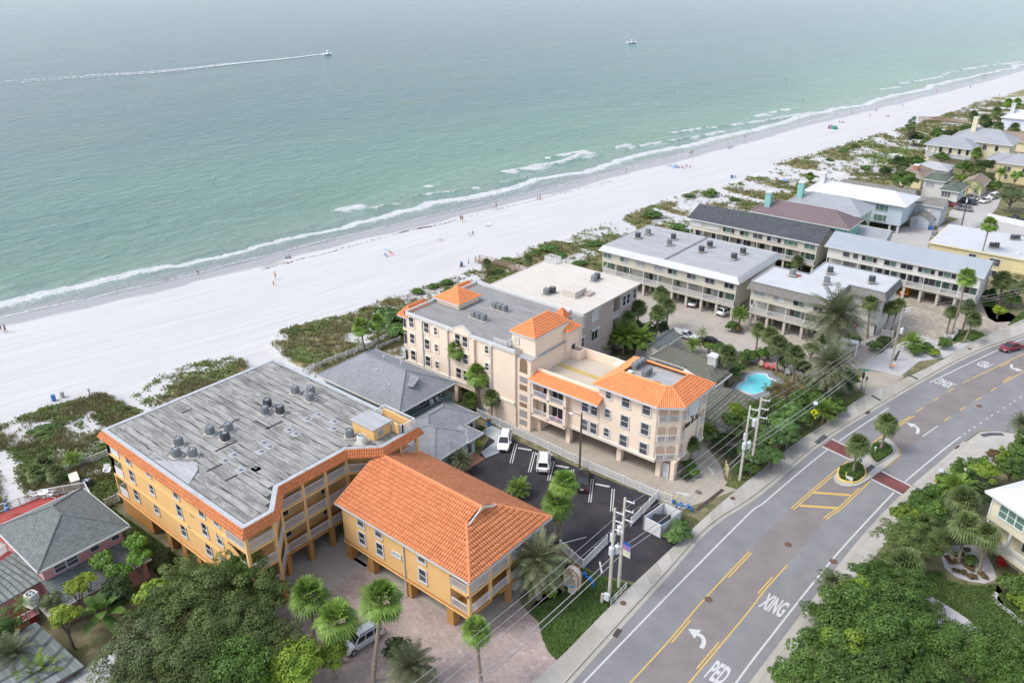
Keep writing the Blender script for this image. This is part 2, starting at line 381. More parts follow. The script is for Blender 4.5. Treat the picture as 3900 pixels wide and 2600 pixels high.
def mat_sea():
 m, nt, b = new_mat('sea_water'); p = pos(nt); d = attr(nt,'off'); foam = attr(nt,'foam')
 sx = nd(nt,'ShaderNodeSeparateXYZ'); nt.links.new(p, sx.inputs[0])
 v = cx(nt, math_n(nt,'MULTIPLY',d,.05), math_n(nt,'MULTIPLY',sx.outputs[1],.011))
 bars = ntex(nt, v, 1.0, 5, .6)
 dl = math_n(nt,'LOGARITHM', math_n(nt,'ADD', math_n(nt,'MAXIMUM', d, 0.0), 1.0), 10.0)
 dm = math_n(nt,'ADD', math_n(nt,'DIVIDE', dl, 3.3), math_n(nt,'MULTIPLY', math_n(nt,'SUBTRACT', bars, .5), .10))
 c = ramp(nt, dm, [(0,(.29,.285,.285)),(.18,(.25,.262,.255)),(.30,(.185,.245,.200)),(.45,(.125,.225,.165)),(.58,(.078,.175,.150)),(.70,(.045,.120,.135)),(.82,(.032,.090,.125)),(1,(.028,.078,.125))])
 c = mix(nt, ramp(nt, bars, [(.52,g1(0)),(.70,g1(.32))]), c, (.125,.195,.085))
 c = mix(nt, ramp(nt, ntex(nt, scalevec(nt,p,(.011,.004,.01)), 1.0, 3), [(.45,g1(0)),(.65,g1(.35))]), c, (.034,.092,.116))
 n1 = ntex(nt, p, 1.1, 5, .7, .6); vor = nd(nt,'ShaderNodeTexVoronoi', feature='DISTANCE_TO_EDGE'); vor.inputs['Scale'].default_value = .75
 nt.links.new(mix(nt, .35, p, mix(nt, .0, (0,0,0),(0,0,0)), 'ADD'), vor.inputs['Vector'])
 lace = math_n(nt,'SUBTRACT', .62, math_n(nt,'MULTIPLY', vor.outputs[0], 1.7))
 f = math_n(nt,'ADD', math_n(nt,'MULTIPLY', foam, 1.35), math_n(nt,'MULTIPLY', math_n(nt,'ADD', math_n(nt,'SUBTRACT', n1, .78), math_n(nt,'MULTIPLY',lace,.38)), 1.0))
 ff = ramp(nt, f, [(.30,g1(0)),(.66,g1(1))])
 ff = math_n(nt,'MULTIPLY', ff, ramp(nt, foam, [(.02,g1(0)),(.12,g1(1))]))
 c = mix(nt, ff, c, (.47,.48,.478)); nt.links.new(c, b.inputs['Base Color'])
 rr = nd(nt,'ShaderNodeMapRange'); rr.inputs[3].default_value = .16; rr.inputs[4].default_value = .8; nt.links.new(ff, rr.inputs[0]); nt.links.new(rr.outputs[0], b.inputs['Roughness'])
 b.inputs['IOR'].default_value = 1.33; b.inputs['Specular IOR Level'].default_value = .32
 chop = math_n(nt,'ADD', ntex(nt, scalevec(nt,p,(.30,.17,.3)), 1.0, 6, .66, .4), math_n(nt,'MULTIPLY', ntex(nt, scalevec(nt,p,(.05,.022,.05)), 1.0, 3, .5), .9))
 bump(nt, b, chop, .8, 1.8); return m
ys2 = np.concatenate([np.geomspace(-9000,-80,26), np.arange(-60,20,4.0), np.arange(20,450,1.0), np.arange(450,700,3.0), np.geomspace(705,14000,40)])
ds2 = np.concatenate([np.arange(-3.0,14,.45), np.arange(14,80,.8), np.arange(80,190,3.0), np.arange(190,560,7.0), np.geomspace(570,16000,30)])
D2, Y2 = np.meshgrid(ds2, ys2)
rag2 = (fbm(Y2*.16, D2*0+5, 64, 3)-.5)*1.4
X2 = SHORE(Y2)-D2
fo, hz = sea_fields(X2, Y2, D2)
link('sea', grid_mesh('sea', X2, Y2, WL+hz+.02, dict(off=D2, foam=fo), mat_sea()), kind='structure')['label'] = 'green to blue sea with low breakers'
def mat_asphalt(name, col, spread=.25, stain=None, grain=18):
 if name in MATS: return MATS[name]
 m, nt, b = new_mat(name); p = pos(nt)
 c = mix(nt, ramp(nt, ntex(nt,p,.35,6,.6), [(.35,g1(0)),(.65,g1(1))]), tuple(x*(1-spread) for x in col), tuple(x*(1+spread) for x in col))
 c = mix(nt, ramp(nt, ntex(nt,p,grain,3,.8), [(.3,g1(.25)),(.7,g1(0))]), c, tuple(x*.45 for x in col))
 if stain: c = mix(nt, ramp(nt, ntex(nt,p,.16,6,.7,.5), [(.5,g1(0)),(.68,g1(.75))]), c, stain)
 nt.links.new(c, b.inputs['Base Color']); b.inputs['Roughness'].default_value = .88; b.inputs['Specular IOR Level'].default_value = .25
 bump(nt, b, ntex(nt,p,grain,3), .25, .02); return m
def mat_concrete(name, col, dirt=.5, dcol=(.20,.17,.13), joint=None):
 if name in MATS: return MATS[name]
 m, nt, b = new_mat(name); p = pos(nt)
 c = mix(nt, ramp(nt, ntex(nt,p,.5,6,.65), [(.3,g1(0)),(.7,g1(1))]), tuple(x*.86 for x in col), col)
 c = mix(nt, ramp(nt, ntex(nt,p,.13,7,.7,.8), [(.5,g1(0)),(.72,g1(dirt))]), c, dcol)
 c = mix(nt, ramp(nt, ntex(nt,p,6,4,.75), [(.55,g1(0)),(.8,g1(.35))]), c, tuple(x*.6 for x in col))
 if joint:
  br = nd(nt,'ShaderNodeTexBrick', offset=0.0); br.inputs['Scale'].default_value = 1.0; br.inputs['Brick Width'].default_value = joint; br.inputs['Row Height'].default_value = joint
  br.inputs['Mortar Size'].default_value = .035; br.inputs['Mortar Smooth'].default_value = .3; nt.links.new(p, br.inputs['Vector'])
  c = mix(nt, math_n(nt,'MULTIPLY', br.outputs['Fac'], .55), c, tuple(x*.35 for x in col))
 nt.links.new(c, b.inputs['Base Color']); b.inputs['Roughness'].default_value = .9; b.inputs['Specular IOR Level'].default_value = .2
 bump(nt, b, ntex(nt,p,9,4), .15, .02); return m
def mat_paver(name, c1, c2, mort, w=.42, h=.21, rot=0.6):
 if name in MATS: return MATS[name]
 m, nt, b = new_mat(name); p = pos(nt)
 mp = nd(nt,'ShaderNodeMapping'); mp.inputs['Rotation'].default_value = (0,0,rot); nt.links.new(p, mp.inputs['Vector'])
 br = nd(nt,'ShaderNodeTexBrick'); br.inputs['Scale'].default_value = 1; br.inputs['Brick Width'].default_value = w; br.inputs['Row Height'].default_value = h
 br.inputs['Mortar Size'].default_value = .018; br.inputs['Color1'].default_value = (*c1,1); br.inputs['Color2'].default_value = (*c2,1); br.inputs['Mortar'].default_value = (*mort,1)
 br.inputs['Bias'].default_value = -.1; nt.links.new(mp.outputs[0], br.inputs['Vector'])
 c = mix(nt, ramp(nt, ntex(nt,p,.28,6,.7,.4), [(.35,g1(.55)),(.62,g1(0))]), br.outputs['Color'], tuple(x*.62 for x in c1))
 c = mix(nt, ramp(nt, ntex(nt,p,1.3,5,.7), [(.52,g1(0)),(.75,g1(.5))]), c, tuple(min(1,x*1.45) for x in c2))
 nt.links.new(c, b.inputs['Base Color']); b.inputs['Roughness'].default_value = .85; bump(nt, b, br.outputs['Fac'], .2, .01); return m
ROADM = mat_asphalt('road_asphalt', (.205,.201,.203), .10, (.165,.162,.165), 14)
LANEM = mat_asphalt('turn_lane_asphalt', (.200,.178,.170), .10, (.165,.146,.140), 14)
LOTM = mat_asphalt('parking_asphalt', (.036,.034,.039), .25, (.058,.047,.045), 10)
CONC = mat_concrete('pavement_concrete', (.43,.41,.375), .35)
CONCD = mat_concrete('driveway_concrete', (.37,.33,.275), .75, (.21,.17,.125), 4.6)
CONCW = mat_concrete('lot_concrete', (.39,.355,.31), .45, (.25,.21,.165), 5.2)
PAVR = mat_paver('clay_paver', (.34,.265,.235), (.44,.355,.32), (.22,.18,.16), rot=.0)
PAVB = mat_paver('tan_paver', (.28,.235,.18), (.43,.39,.325), (.21,.175,.135), .65, .34, .2)
SHELL = mat_concrete('white_shell', (.44,.43,.42), .25, (.36,.335,.31))
ALLEY = mat_concrete('crushed_shell_road', (.41,.39,.37), .4, (.33,.31,.285))
WHITE_P = M('road_white_paint', (.47,.47,.46), .7, .12, 3, dirt=.5, dcol=(.4,.39,.37), dscale=2.5, dlo=.5, dhi=.7)
YEL_P = M('road_yellow_paint', (.52,.345,.085), .7, .12, 3, dirt=.5, dcol=(.42,.32,.18), dscale=2.5, dlo=.5, dhi=.7)
def sheet(name, poly, z, mat, parent=None, kind='structure', label=None):
 mb = MB(); P = arr(poly); n = len(P)
 ar = sum(P[i][0]*P[(i+1)%n][1]-P[(i+1)%n][0]*P[i][1] for i in range(n))
 if ar < 0: P.reverse()
 bm = bmesh.new(); bm.faces.new([bm.verts.new((p[0],p[1],z)) for p in P]); bmesh.ops.triangulate(bm, faces=bm.faces[:])
 me = bpy.data.meshes.new(name); bm.to_mesh(me); bm.free(); me.materials.append(mat)
 return link(name, me, parent, label, kind=None if parent else kind)
def ext(pts, a, b, curve=0.0):
 p = resample(pts, 2.0); s = (p[0]-p[1]).normalized(); e = (p[-1]-p[-2]).normalized()
 pre = [p[0]+s*k for k in range(int(a), 0, -4)]; post = []; q = p[-1].copy(); ang = math.atan2(e.y,e.x)
 for k in range(int(b//4)):
  ang += curve*4; q = q+Vector((math.cos(ang),math.sin(ang),0))*4; post.append(q.copy())
 return pre+p+post
LEFT_EDGE = [N(2177.5,2600),N(2365,2392),N(2540,2200),N(2713.5,2009.5),t4(0,1370),t4(540,920),t4(960,650),t4(1500,330),t4(1900,120),t4(2300,-30)]
RIGHT_EDGE = [t8(0,1420),t8(500,760),t8(800,370),t8(1130,0),t4(1345,1290),t4(1700,985),t4(1960,800),t4(2351,590)]
LWHITE = [N(2224,2597),N(2540,2270),N(2850,1958),t4(0,1460),t4(595,965),t4(1140,595),t4(1505,370),t4(2120,75),N(3900,1288)]
RWHITE = [N(2803,2600),t8(0,1260),t8(620,480),t8(1055,0),t4(1190,1350),t4(1285,1255),t4(1780,855),t4(2351,480)]
LYEL = [N(2398.7,2600),t7(1640,1190),t7(1960,815),N(2850,2103),t4(270,1490),t4(780,1065),t4(1300,690),t4(1560,520),t4(1840,355),t4(2351,110)]
RYEL = [N(2624,2600),N(2850,2328.5),t8(0,770),t8(240,500),t8(570,115),t8(725,0),t4(985,1240),t4(1240,1010),t4(1660,695),t4(1940,515),t4(2240,330),t4(2351,270)]
le = ext(LEFT_EDGE,60,90,-.004); re_ = ext(RIGHT_EDGE,60,90,-.004)
def same(A, n): return resample(A, 1)[:0] or [resample(A, sum((A[i+1]-A[i]).length for i in range(len(A)-1))/n)[k] for k in range(n+1)]
def evenly(A, n):
 L = [0]
 for i in range(1,len(A)): L.append(L[-1]+(A[i]-A[i-1]).length)
 out = []; j = 0
 for k in range(n+1):
  s = L[-1]*k/n
  while j < len(L)-2 and L[j+1] < s: j += 1
  out.append(A[j].lerp(A[j+1], (s-L[j])/max(1e-9,L[j+1]-L[j])))
 return out
mb = MB(); ribbon(mb, evenly(le,110), evenly(re_,110), .012)
road = mb.build('road', ROADM, kind='structure', label='grey asphalt two-lane road with central turn lane')
ly = ext(LYEL,60,90,-.004); ry = ext(RYEL,60,90,-.004)
mb = MB(); ribbon(mb, evenly(ly,110), evenly(ry,110), .016); mb.build('turn_lane', LANEM, road)
def stripe(path, w, z, name, mat, parent=road, a=None, b=None):
 """painted line along path between two points a, b"""
 P = path
 if a is not None:
  ia = min(range(len(P)), key=lambda i:(P[i]-Vector((a[0],a[1],0))).length); ib = min(range(len(P)), key=lambda i:(P[i]-Vector((b[0],b[1],0))).length)
  P = P[min(ia,ib):max(ia,ib)+1]
 if len(P) < 2: return
 mb = MB(); ribbon(mb, offset(P,w/2), offset(P,-w/2), z); return mb.build(name, mat, parent)
lw = resample(ext(LWHITE,60,90,-.004), .5); rw = resample(ext(RWHITE,60,90,-.004), .5); lyf = resample(ly,.5); ryf = resample(ry,.5)
XL0 = t4(545,940); XL1 = t4(630,873)
stripe(lw,.2,.020,'edge_line',WHITE_P,a=lw[0],b=t4(590,968)); stripe(lw,.2,.020,'edge_line',WHITE_P,a=t4(700,888),b=t4(1135,598)); stripe(lw,.2,.020,'edge_line',WHITE_P,a=t4(1500,372),b=lw[-1])
stripe(rw,.2,.020,'edge_line',WHITE_P,a=rw[0],b=t4(1190,1350)); stripe(rw,.2,.020,'edge_line',WHITE_P,a=t4(1285,1252),b=t4(1780,855))
for i in range(13):
 s = lerp = None
 a = t4(1800+i*51.5, 833-i*33.5); j = min(range(len(rw)), key=lambda q:(rw[q]-a).length)
 if j+2 < len(rw): stripe(rw[j:j+2],.2,.020,'edge_dash',WHITE_P)
def seg(p, q, w, z, name, mat, parent=road):
 mb = MB(); d = (q-p).normalized(); n = Vector((-d.y,d.x,0))*w/2
 mb.face([(*(p-n)[:2],z),(*(q-n)[:2],z),(*(q+n)[:2],z),(*(p+n)[:2],z)]); return mb.build(name, mat, parent)
def yl(path, pts, off=0.0, name='centre_line'):
 P = offset(path, off) if off else path
 stripe(P,.16,.020,name,YEL_P,a=pts[0],b=pts[1])
yl(lyf,(lyf[0],t7(2351,400)),0); yl(lyf,(t7(2351,400),N(2858,2100)),0)
yl(lyf,(t7(1650,1190),t7(1830,1010)),-.32); yl(lyf,(t7(2170,610),N(2862,2105)),-.32)
yl(ryf,(ryf[0],t8(240,500))); yl(ryf,(t7(1890,1435),t7(2090,1200)),.32); yl(ryf,(t8(-10,770),t8(110,625)),.32)
yl(lyf,(t4(275,1490),t4(780,1065))); yl(lyf,(t4(275,1490),t4(640,1200)),-.34); yl(ryf,(t8(570,110),t4(985,1240))); yl(ryf,(t8(570,110),t4(890,1300)),.34)
for a,b in (((460,1352),(800,1375)),((340,1468),(690,1492))): seg(t4(*a),t4(*b),.42,.021,'hatch_bar',YEL_P)
for a,b in (((1010,895),(1140,910)),((1060,860),(1150,880))): seg(t4(*a),t4(*b),.3,.021,'hatch_bar',YEL_P)
yl(lyf,(t4(990,905),t4(1330,660))); yl(lyf,(t4(1100,850),t4(1350,665)),-.34)
for a,b in (((1395,625),(1450,590)),((1535,530),(1597,503)),((1675,450),(1732,420)),((1815,372),(1870,342)),((1895,328),(2351,105))): yl(lyf,(t4(*a),t4(*b)))
yl(lyf,(t4(2130,220),t4(2220,180)),-.34); yl(ryf,(t4(2180,372),t4(2265,325)),.34)
for a,b in (((1638,712),(1697,678)),((1778,620),(1838,585)),((1916,530),(1977,500)),((2057,450),(2115,420)),((2180,375),(2351,275))): yl(ryf,(t4(*a),t4(*b)))
seg(t4(1440,850),t4(1578,757),.16,.021,'turn_line',WHITE_P)
pl = [t4(1140,870),t4(1200,930),t4(1240,985),t4(1235,1030),t4(1100,1140)]
P = resample(pl,.6); stripe(P,.2,.021,'island_line',YEL_P)
RED = mat_asphalt('crossing_red', (.165,.062,.055), .2, None, 12)
for q in (((545,940),(630,873),(785,948),(800,1060)),((970,1225),(1055,1150),(1340,1295),(1262,1370))):
 a,b,c,d = [t4(*p) for p in q]
 sheet('crossing_panel',[a,b,c,d],.020,RED,road)
 seg(a,d,.3,.024,'crossing_line',WHITE_P); seg(b,c,.3,.024,'crossing_line',WHITE_P)
def turn_arrow(base, tip, head, flip=1):
 """curved turn arrow: tail at base, bends to the head point"""
 b0 = Vector(base); mid = Vector(tip); h = Vector(head); mb = MB(); pts = []
 for k in range(9):
  t = k/8; pts.append(b0.lerp(mid,t).lerp(mid.lerp(h,t),t))
 A = offset(pts,.22); B = offset(pts,-.22); ribbon(mb,A,B,.021)
 d = (pts[-1]-pts[-2]).normalized(); n = Vector((-d.y,d.x,0)); e = pts[-1]
 mb.face([(*(e+n*.75)[:2],.021),(*(e-n*.75)[:2],.021),(*(e+d*1.15)[:2],.021)]); return mb.build('turn_arrow', WHITE_P, road)
turn_arrow(t7(1930,1255),t7(1990,1170),t7(1900,1130)); turn_arrow(t4(1390,825),t4(1425,775),t4(1365,755)); turn_arrow(t4(2240,205),t4(2230,245),t4(2275,250))
def text_mesh(txt, size=1.0, bold=0.0, shear=0.0, extrude=0.0):
 cu = bpy.data.curves.new('txt','FONT'); cu.body = txt; cu.size = size; cu.offset = bold; cu.shear = shear; cu.extrude = extrude
 cu.align_x = 'CENTER'; cu.align_y = 'CENTER'; cu.resolution_u = 3
 ob = bpy.data.objects.new('txt',cu); me = evald(ob); bpy.data.objects.remove(ob); bpy.data.curves.remove(cu); return me
def road_text(txt, c, right, up, w, h, name='lettering'):
 """letters lying on the road: right/up are ground directions, w,h the size in metres"""
 me = text_mesh(txt, 1.0, .03); co = [v.co.copy() for v in me.vertices]
 x0 = min(v.x for v in co); x1 = max(v.x for v in co); y0 = min(v.y for v in co); y1 = max(v.y for v in co)
 r = right.normalized(); u = up.normalized()
 for v in me.vertices:
  q = c + r*((v.co.x-x0)/(x1-x0)-.5)*w + u*((v.co.y-y0)/(y1-y0)-.5)*h; v.co = (q.x,q.y,.022)
 me.materials.append(WHITE_P); return link(name, me, road)
rd = (t7(2351,930)-N(2624,2600)).normalized(); rr_ = Vector((rd.y,-rd.x,0))
c = t7(2085,1478); road_text('PED', c, rr_, rd, 1.75, 2.7)
c = t8(115,870); road_text('XING', c, rr_, rd, 2.5, 2.7)
rd2 = (t4(1505,370)-t4(2120,75)).normalized(); rr2 = Vector((rd2.y,-rd2.x,0))
road_text('PED', t4(1995,205), rr2, rd2, 1.8, 2.6); road_text('XING', t4(1645,375), rr2, rd2, 2.5, 2.6)
KERB = mat_concrete('kerb_concrete', (.38,.355,.31), .5, (.22,.19,.15))
def walk(name, outer, inner, n, z=.13, label=None, skip=()):
 A = evenly(outer,n); B = evenly(inner,n); base = MB(); ribbon(base,A,B,z-.03)
 st = base.build(name, M('joint_dirt',(.16,.14,.11),.95), kind='structure', label=label)
 for i in range(n):
  if i in skip: continue
  mb = MB(); u = (A[i+1]-A[i]); g = .012/max(u.length,.1)
  q = [A[i].lerp(A[i+1],g), A[i].lerp(A[i+1],1-g), B[i].lerp(B[i+1],1-g), B[i].lerp(B[i+1],g)]
  mb.prism([(p.x,p.y) for p in q], 0.0, z+random.uniform(-.008,.008)); mb.build('slab', random.choice(SLABS), st)
 return st
SLABS = [mat_concrete('slab_a',(.40,.38,.345),.3), mat_concrete('slab_b',(.375,.35,.305),.5), mat_concrete('slab_c',(.42,.395,.35),.25), mat_concrete('slab_d',(.35,.33,.29),.45)]
LOUT = [N(2020,2600),N(2122,2516),N(2322,2311.5),N(2411,2226.5),N(2671,1984),N(2790,1880),t4(0,1150),t4(310,910),t4(640,690),t4(890,510),t4(1380,290),N(3602,1365),N(3706,1302),N(3900,1216)]
lo = ext(LOUT,50,60,-.004); le2 = ext(LEFT_EDGE,50,60,-.004); li = offset(le2,.75)
walk('pavement', lo, li, 96, label='concrete slab pavement along the beach side of the road')
mb = MB(); A = offset(le2,.75); B = offset(le2,.5); C_ = offset(le2,0)
for i in range(len(A)-1):
 mb.prism([(A[i].x,A[i].y),(A[i+1].x,A[i+1].y),(B[i+1].x,B[i+1].y),(B[i].x,B[i].y)],0,.15)
mb.build('kerb', KERB, kind='structure', label='concrete kerb on the beach side')
mb = MB(); ribbon(mb,B,C_,.02); mb.build('gutter', KERB, kind='structure')
ri = ext(RIGHT_EDGE[:6],50,6); A = offset(ri,-.75); B = offset(ri,-.5); C_ = ri
mb = MB()
for i in range(len(A)-1): mb.prism([(A[i].x,A[i].y),(A[i+1].x,A[i+1].y),(B[i+1].x,B[i+1].y),(B[i].x,B[i].y)],0,.15)
mb.build('kerb', KERB, kind='structure', label='concrete kerb on the garden side')
mb = MB(); ribbon(mb,C_,B,.02); mb.build('gutter', KERB, kind='structure')
walk('pavement', A, offset(ri,-2.6), 62, label='concrete slab pavement beside the dense roadside trees')
sheet('corner_pavement', [t4(1345,1290),t4(1700,1000),t4(1960,815),t4(2130,810),t4(2351,850),t4(2400,1000),t4(2100,1120),t4(1650,1200),t4(1450,1330)], .135, SLABS[0], label='wide concrete corner at the side street')
sheet('side_street', [t4(1960,800),t4(2351,560),t4(2700,420),t4(2800,700),t4(2500,850),t4(2130,805)], .008, ROADM, label='asphalt mouth of the side street')
sheet('parking_lot', [N(1876,1640),N(2190,1775),N(2504,1901),N(2574,2072),N(2424,2218),N(2280,2190),N(2125,2088),Vector((-41.8,56.2,0)),Vector((-61.5,56.2,0)),Vector((-63.6,60,0)),Vector((-62.4,68.2,0))], .020, LOTM, label='dark sealed parking lot beside the terracotta-roofed block')
sheet('concrete_lot', [(-67,95),(-67,77),N(2516,1905)[:2],N(2593,1940)[:2],N(2805,1866)[:2],N(2760,1827)[:2],N(2745,1770)[:2],N(2690,1700)[:2],(-35.5,95)], .018, CONCD, label='stained concrete lot under the peach building')
sheet('courtyard', [(-66,32.5),(-66,56),(-61,56),(-61,44.2),(-58,44.2),(-58,36),(-60,32.5)], .024, CONCW, label='concrete apron of the orange block')
sheet('paver_drive', [(-66.5,33),(-62,44.5),(-58,44.8),(-42.5,44.8),(-42.5,52)]+arr([t7(330,880),t7(470,1020),t7(505,1160),t7(560,1290),t7(640,1370),t7(400,1568),N(1970,2680),N(1500,2700),N(1100,2650),N(1150,2420)]), .019, PAVR, label='clay paver driveway of the orange blocks')
sheet('carport_floor', [(-61,44.6),(-41.5,44.6),(-41.5,56),(-61,56)], .027, CONCW, label='concrete carport floor under the gabled block')
sheet('carport_floor', [(-89,33),(-62.5,33),(-62.5,56),(-89,56)], .028, CONCW, label='concrete carport floor under the orange flat-roofed block')
sheet('concrete_lot', [(-72,117.5),(-52,117.5),(-49,120.5),(-36,121.5),(-30,131),(-31,158),(-52,160),(-88,160),(-88,131),(-72,131)], .018, CONCW, label='pale concrete lot between the timber apartment blocks')
sheet('paver_lot', [(-47,177),(-47,158),(-31.5,157.5)]+arr([k4(640,1000),k4(560,1190),k4(1080,1285),k4(1240,1380),k4(1500,1190),k4(1700,1215),k4(1850,1260),k4(2100,1210),k4(2350,1080),k4(1990,1100),k4(1890,1040),k4(1830,900)])+[(-20,177)], .017, PAVB, label='tan paver lot of the metal-roofed block')
sheet('alley', [k6(700,1380),k6(1230,1400),k6(1560,1280),k6(1390,1200),k6(1690,1000),k6(1900,930),k6(2060,1010),k6(2000,1160),k6(1880,1270),k6(2450,1400),k6(2450,1500),k6(1700,1500),k6(1400,1560),k6(1250,1800),k6(600,1700)], .016, ALLEY, label='crushed shell alley between the far houses')
def mat_wake():
 m, nt, b = new_mat('wake_foam'); p = pos(nt); b.inputs['Base Color'].default_value = (.54,.56,.565,1); b.inputs['Roughness'].default_value = .8
 a = math_n(nt,'ADD', attr(nt,'foam'), math_n(nt,'MULTIPLY', math_n(nt,'SUBTRACT', ntex(nt,scalevec(nt,p,(.35,.35,.35)),1.0,5,.7),.5), 1.5))
 nt.links.new(ramp(nt,a,[(.35,g1(0)),(.75,g1(.9))]), b.inputs['Alpha']); return m
WK = resample(NP([(-150,334),(0,318),(300,294),(600,275),(900,243),(1060,228),(1180,214),(1236,206)], WL), 2.0); nW = len(WK)
wz = np.zeros((nW,9)); WX_ = np.zeros((nW,9)); WY_ = np.zeros((nW,9)); WF = np.zeros((nW,9))
for i,pw in enumerate(WK):
 u = 1-i/(nW-1); tg = (WK[min(i+1,nW-1)]-WK[max(i-1,0)]).normalized(); hw = 1.4+u*9
 for j in range(9):
  e = j/4-1; WX_[i,j] = pw.x-tg.y*e*hw; WY_[i,j] = pw.y+tg.x*e*hw; WF[i,j] = (.62+.5*abs(e)-1.2*max(0,abs(e)-.8)*5)*(1.0-.62*u)+(.25 if u < .08 else 0)
link('boat_wake', grid_mesh('boat_wake', WX_, WY_, wz+WL+.28, dict(foam=WF), mat_wake()), kind='structure')['label'] = 'long white wake behind the motor boat'
# ================================================================ BUILDINGS
def mat_glass(name, col, rough=.12):
 m, nt, b = new_mat(name); b.inputs['Base Color'].default_value = (*col,1); b.inputs['Roughness'].default_value = rough; b.inputs['Specular IOR Level'].default_value = .6; return m
GLASS = [mat_glass('glass_dark',(.030,.030,.036)), mat_glass('glass_grey',(.075,.075,.085)), mat_glass('glass_green_reflection',(.10,.17,.14)), mat_glass('glass_curtain',(.30,.31,.32),.35), mat_glass('glass_blind',(.52,.52,.50),.5)]  # the green pane tone is a reflection painted into the base colour
def mat_wall(name, col, streak=.25, siding=None, scol=None):
 if name in MATS: return MATS[name]
 m, nt, b = new_mat(name); p = pos(nt)
 c = mix(nt, ramp(nt, ntex(nt,p,.45,5,.6), [(.3,g1(0)),(.7,g1(1))]), tuple(x*.94 for x in col), tuple(min(1,x*1.03) for x in col))
 c = mix(nt, ramp(nt, ntex(nt,scalevec(nt,p,(1.6,1.6,.14)),1.0,5,.65), [(.55,g1(0)),(.8,g1(streak))]), c, scol or tuple(x*.55 for x in col))
 b.inputs['Roughness'].default_value = .85; b.inputs['Specular IOR Level'].default_value = .25
 if siding:
  w = nd(nt,'ShaderNodeTexWave', wave_type='BANDS', bands_direction=siding[0], wave_profile='SAW'); w.inputs['Scale'].default_value = siding[1]; nt.links.new(p, w.inputs['Vector'])
  c = mix(nt, ramp(nt, w.outputs[0], [(0,g1(.28)),(.12,g1(0))]), c, tuple(x*.5 for x in col)); bump(nt, b, w.outputs[0], .25, .02)
 else: bump(nt, b, ntex(nt,p,14,3), .12, .02)
 nt.links.new(c, b.inputs['Base Color']); return m
def mat_shingle(name, c1, c2, w=.34, h=.16, tint=None):
 if name in MATS: return MATS[name]
 m, nt, b = new_mat(name); p = pos(nt)
 def bk(ax):
  s = nd(nt,'ShaderNodeSeparateXYZ'); nt.links.new(p, s.inputs[0])
  br = nd(nt,'ShaderNodeTexBrick'); br.inputs['Scale'].default_value = 1; br.inputs['Brick Width'].default_value = w; br.inputs['Row Height'].default_value = h*.55
  br.inputs['Mortar Size'].default_value = .012; br.inputs['Color1'].default_value = (*c1,1); br.inputs['Color2'].default_value = (*c2,1); br.inputs['Mortar'].default_value = (*[x*.45 for x in c1],1)
  nt.links.new(cx(nt, s.outputs[ax], s.outputs[2]), br.inputs['Vector']); return br.outputs['Color']
 ge = nd(nt,'ShaderNodeNewGeometry'); s2 = nd(nt,'ShaderNodeSeparateXYZ'); nt.links.new(ge.outputs['Normal'], s2.inputs[0])
 f = math_n(nt,'GREATER_THAN', math_n(nt,'ABSOLUTE',s2.outputs[0]), math_n(nt,'ABSOLUTE',s2.outputs[1]))
 c = mix(nt, f, bk(0), bk(1))
 c = mix(nt, ramp(nt, ntex(nt,p,.4,6,.65), [(.42,g1(0)),(.7,g1(.45))]), c, tint or tuple(x*.6 for x in c1))
 nt.links.new(c, b.inputs['Base Color']); b.inputs['Roughness'].default_value = .92; b.inputs['Specular IOR Level'].default_value = .2; return m
def mat_tile(name, c1, c2, dark):
 if name in MATS: return MATS[name]
 m, nt, b = new_mat(name); p = pos(nt); ge = nd(nt,'ShaderNodeNewGeometry'); oi = nd(nt,'ShaderNodeObjectInfo')
 r = math_n(nt,'FRACT', math_n(nt,'ADD', ge.outputs['Random Per Island'], oi.outputs['Random']))
 c = mix(nt, r, c1, c2); c = mix(nt, ramp(nt, ntex(nt,p,.35,5,.6), [(.5,g1(0)),(.78,g1(.3))]), c, dark)
 nt.links.new(c, b.inputs['Base Color']); b.inputs['Roughness'].default_value = .78; return m
def mat_rolled(name, base, dark, amt=.8, sx=.05, sy=.9):
 """weathered roofing felt with mildew streaks along the sheets"""
 if name in MATS: return MATS[name]
 m, nt, b = new_mat(name); p = pos(nt); oi = nd(nt,'ShaderNodeObjectInfo')
 v = nd(nt,'ShaderNodeVectorMath', operation='ADD'); nt.links.new(scalevec(nt,p,(sx*4,sy,.5)), v.inputs[0])
 cc = nd(nt,'ShaderNodeCombineXYZ'); nt.links.new(math_n(nt,'MULTIPLY',oi.outputs['Random'],40.0), cc.inputs[0]); nt.links.new(cc.outputs[0], v.inputs[1])
 st = ntex(nt, v.outputs[0], 1.3, 7, .72, .5); fine = ntex(nt, p, 5, 5, .8)
 f = math_n(nt,'ADD', math_n(nt,'MULTIPLY',st,.75), math_n(nt,'MULTIPLY',fine,.35))
 c = mix(nt, ramp(nt, f, [(.47,g1(0)),(.66,g1(amt))]), base, dark)
 c = mix(nt, math_n(nt,'MULTIPLY',oi.outputs['Random'],.25), c, tuple(x*.7 for x in base))
 nt.links.new(c, b.inputs['Base Color']); b.inputs['Roughness'].default_value = .9; b.inputs['Specular IOR Level'].default_value = .2; bump(nt,b,fine,.2,.02); return m
WHT = M('white_paint',(.53,.53,.52),.55,.06,2,dirt=.25,dcol=(.42,.40,.37),dscale=1.2)
WHT2 = M('white_vinyl',(.60,.60,.60),.45,.04)
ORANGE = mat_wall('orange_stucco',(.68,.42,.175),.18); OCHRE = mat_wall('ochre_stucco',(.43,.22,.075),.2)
PEACH = mat_wall('peach_stucco',(.74,.60,.475),.16); PEACHD = mat_wall('peach_trim',(.74,.655,.56),.12)
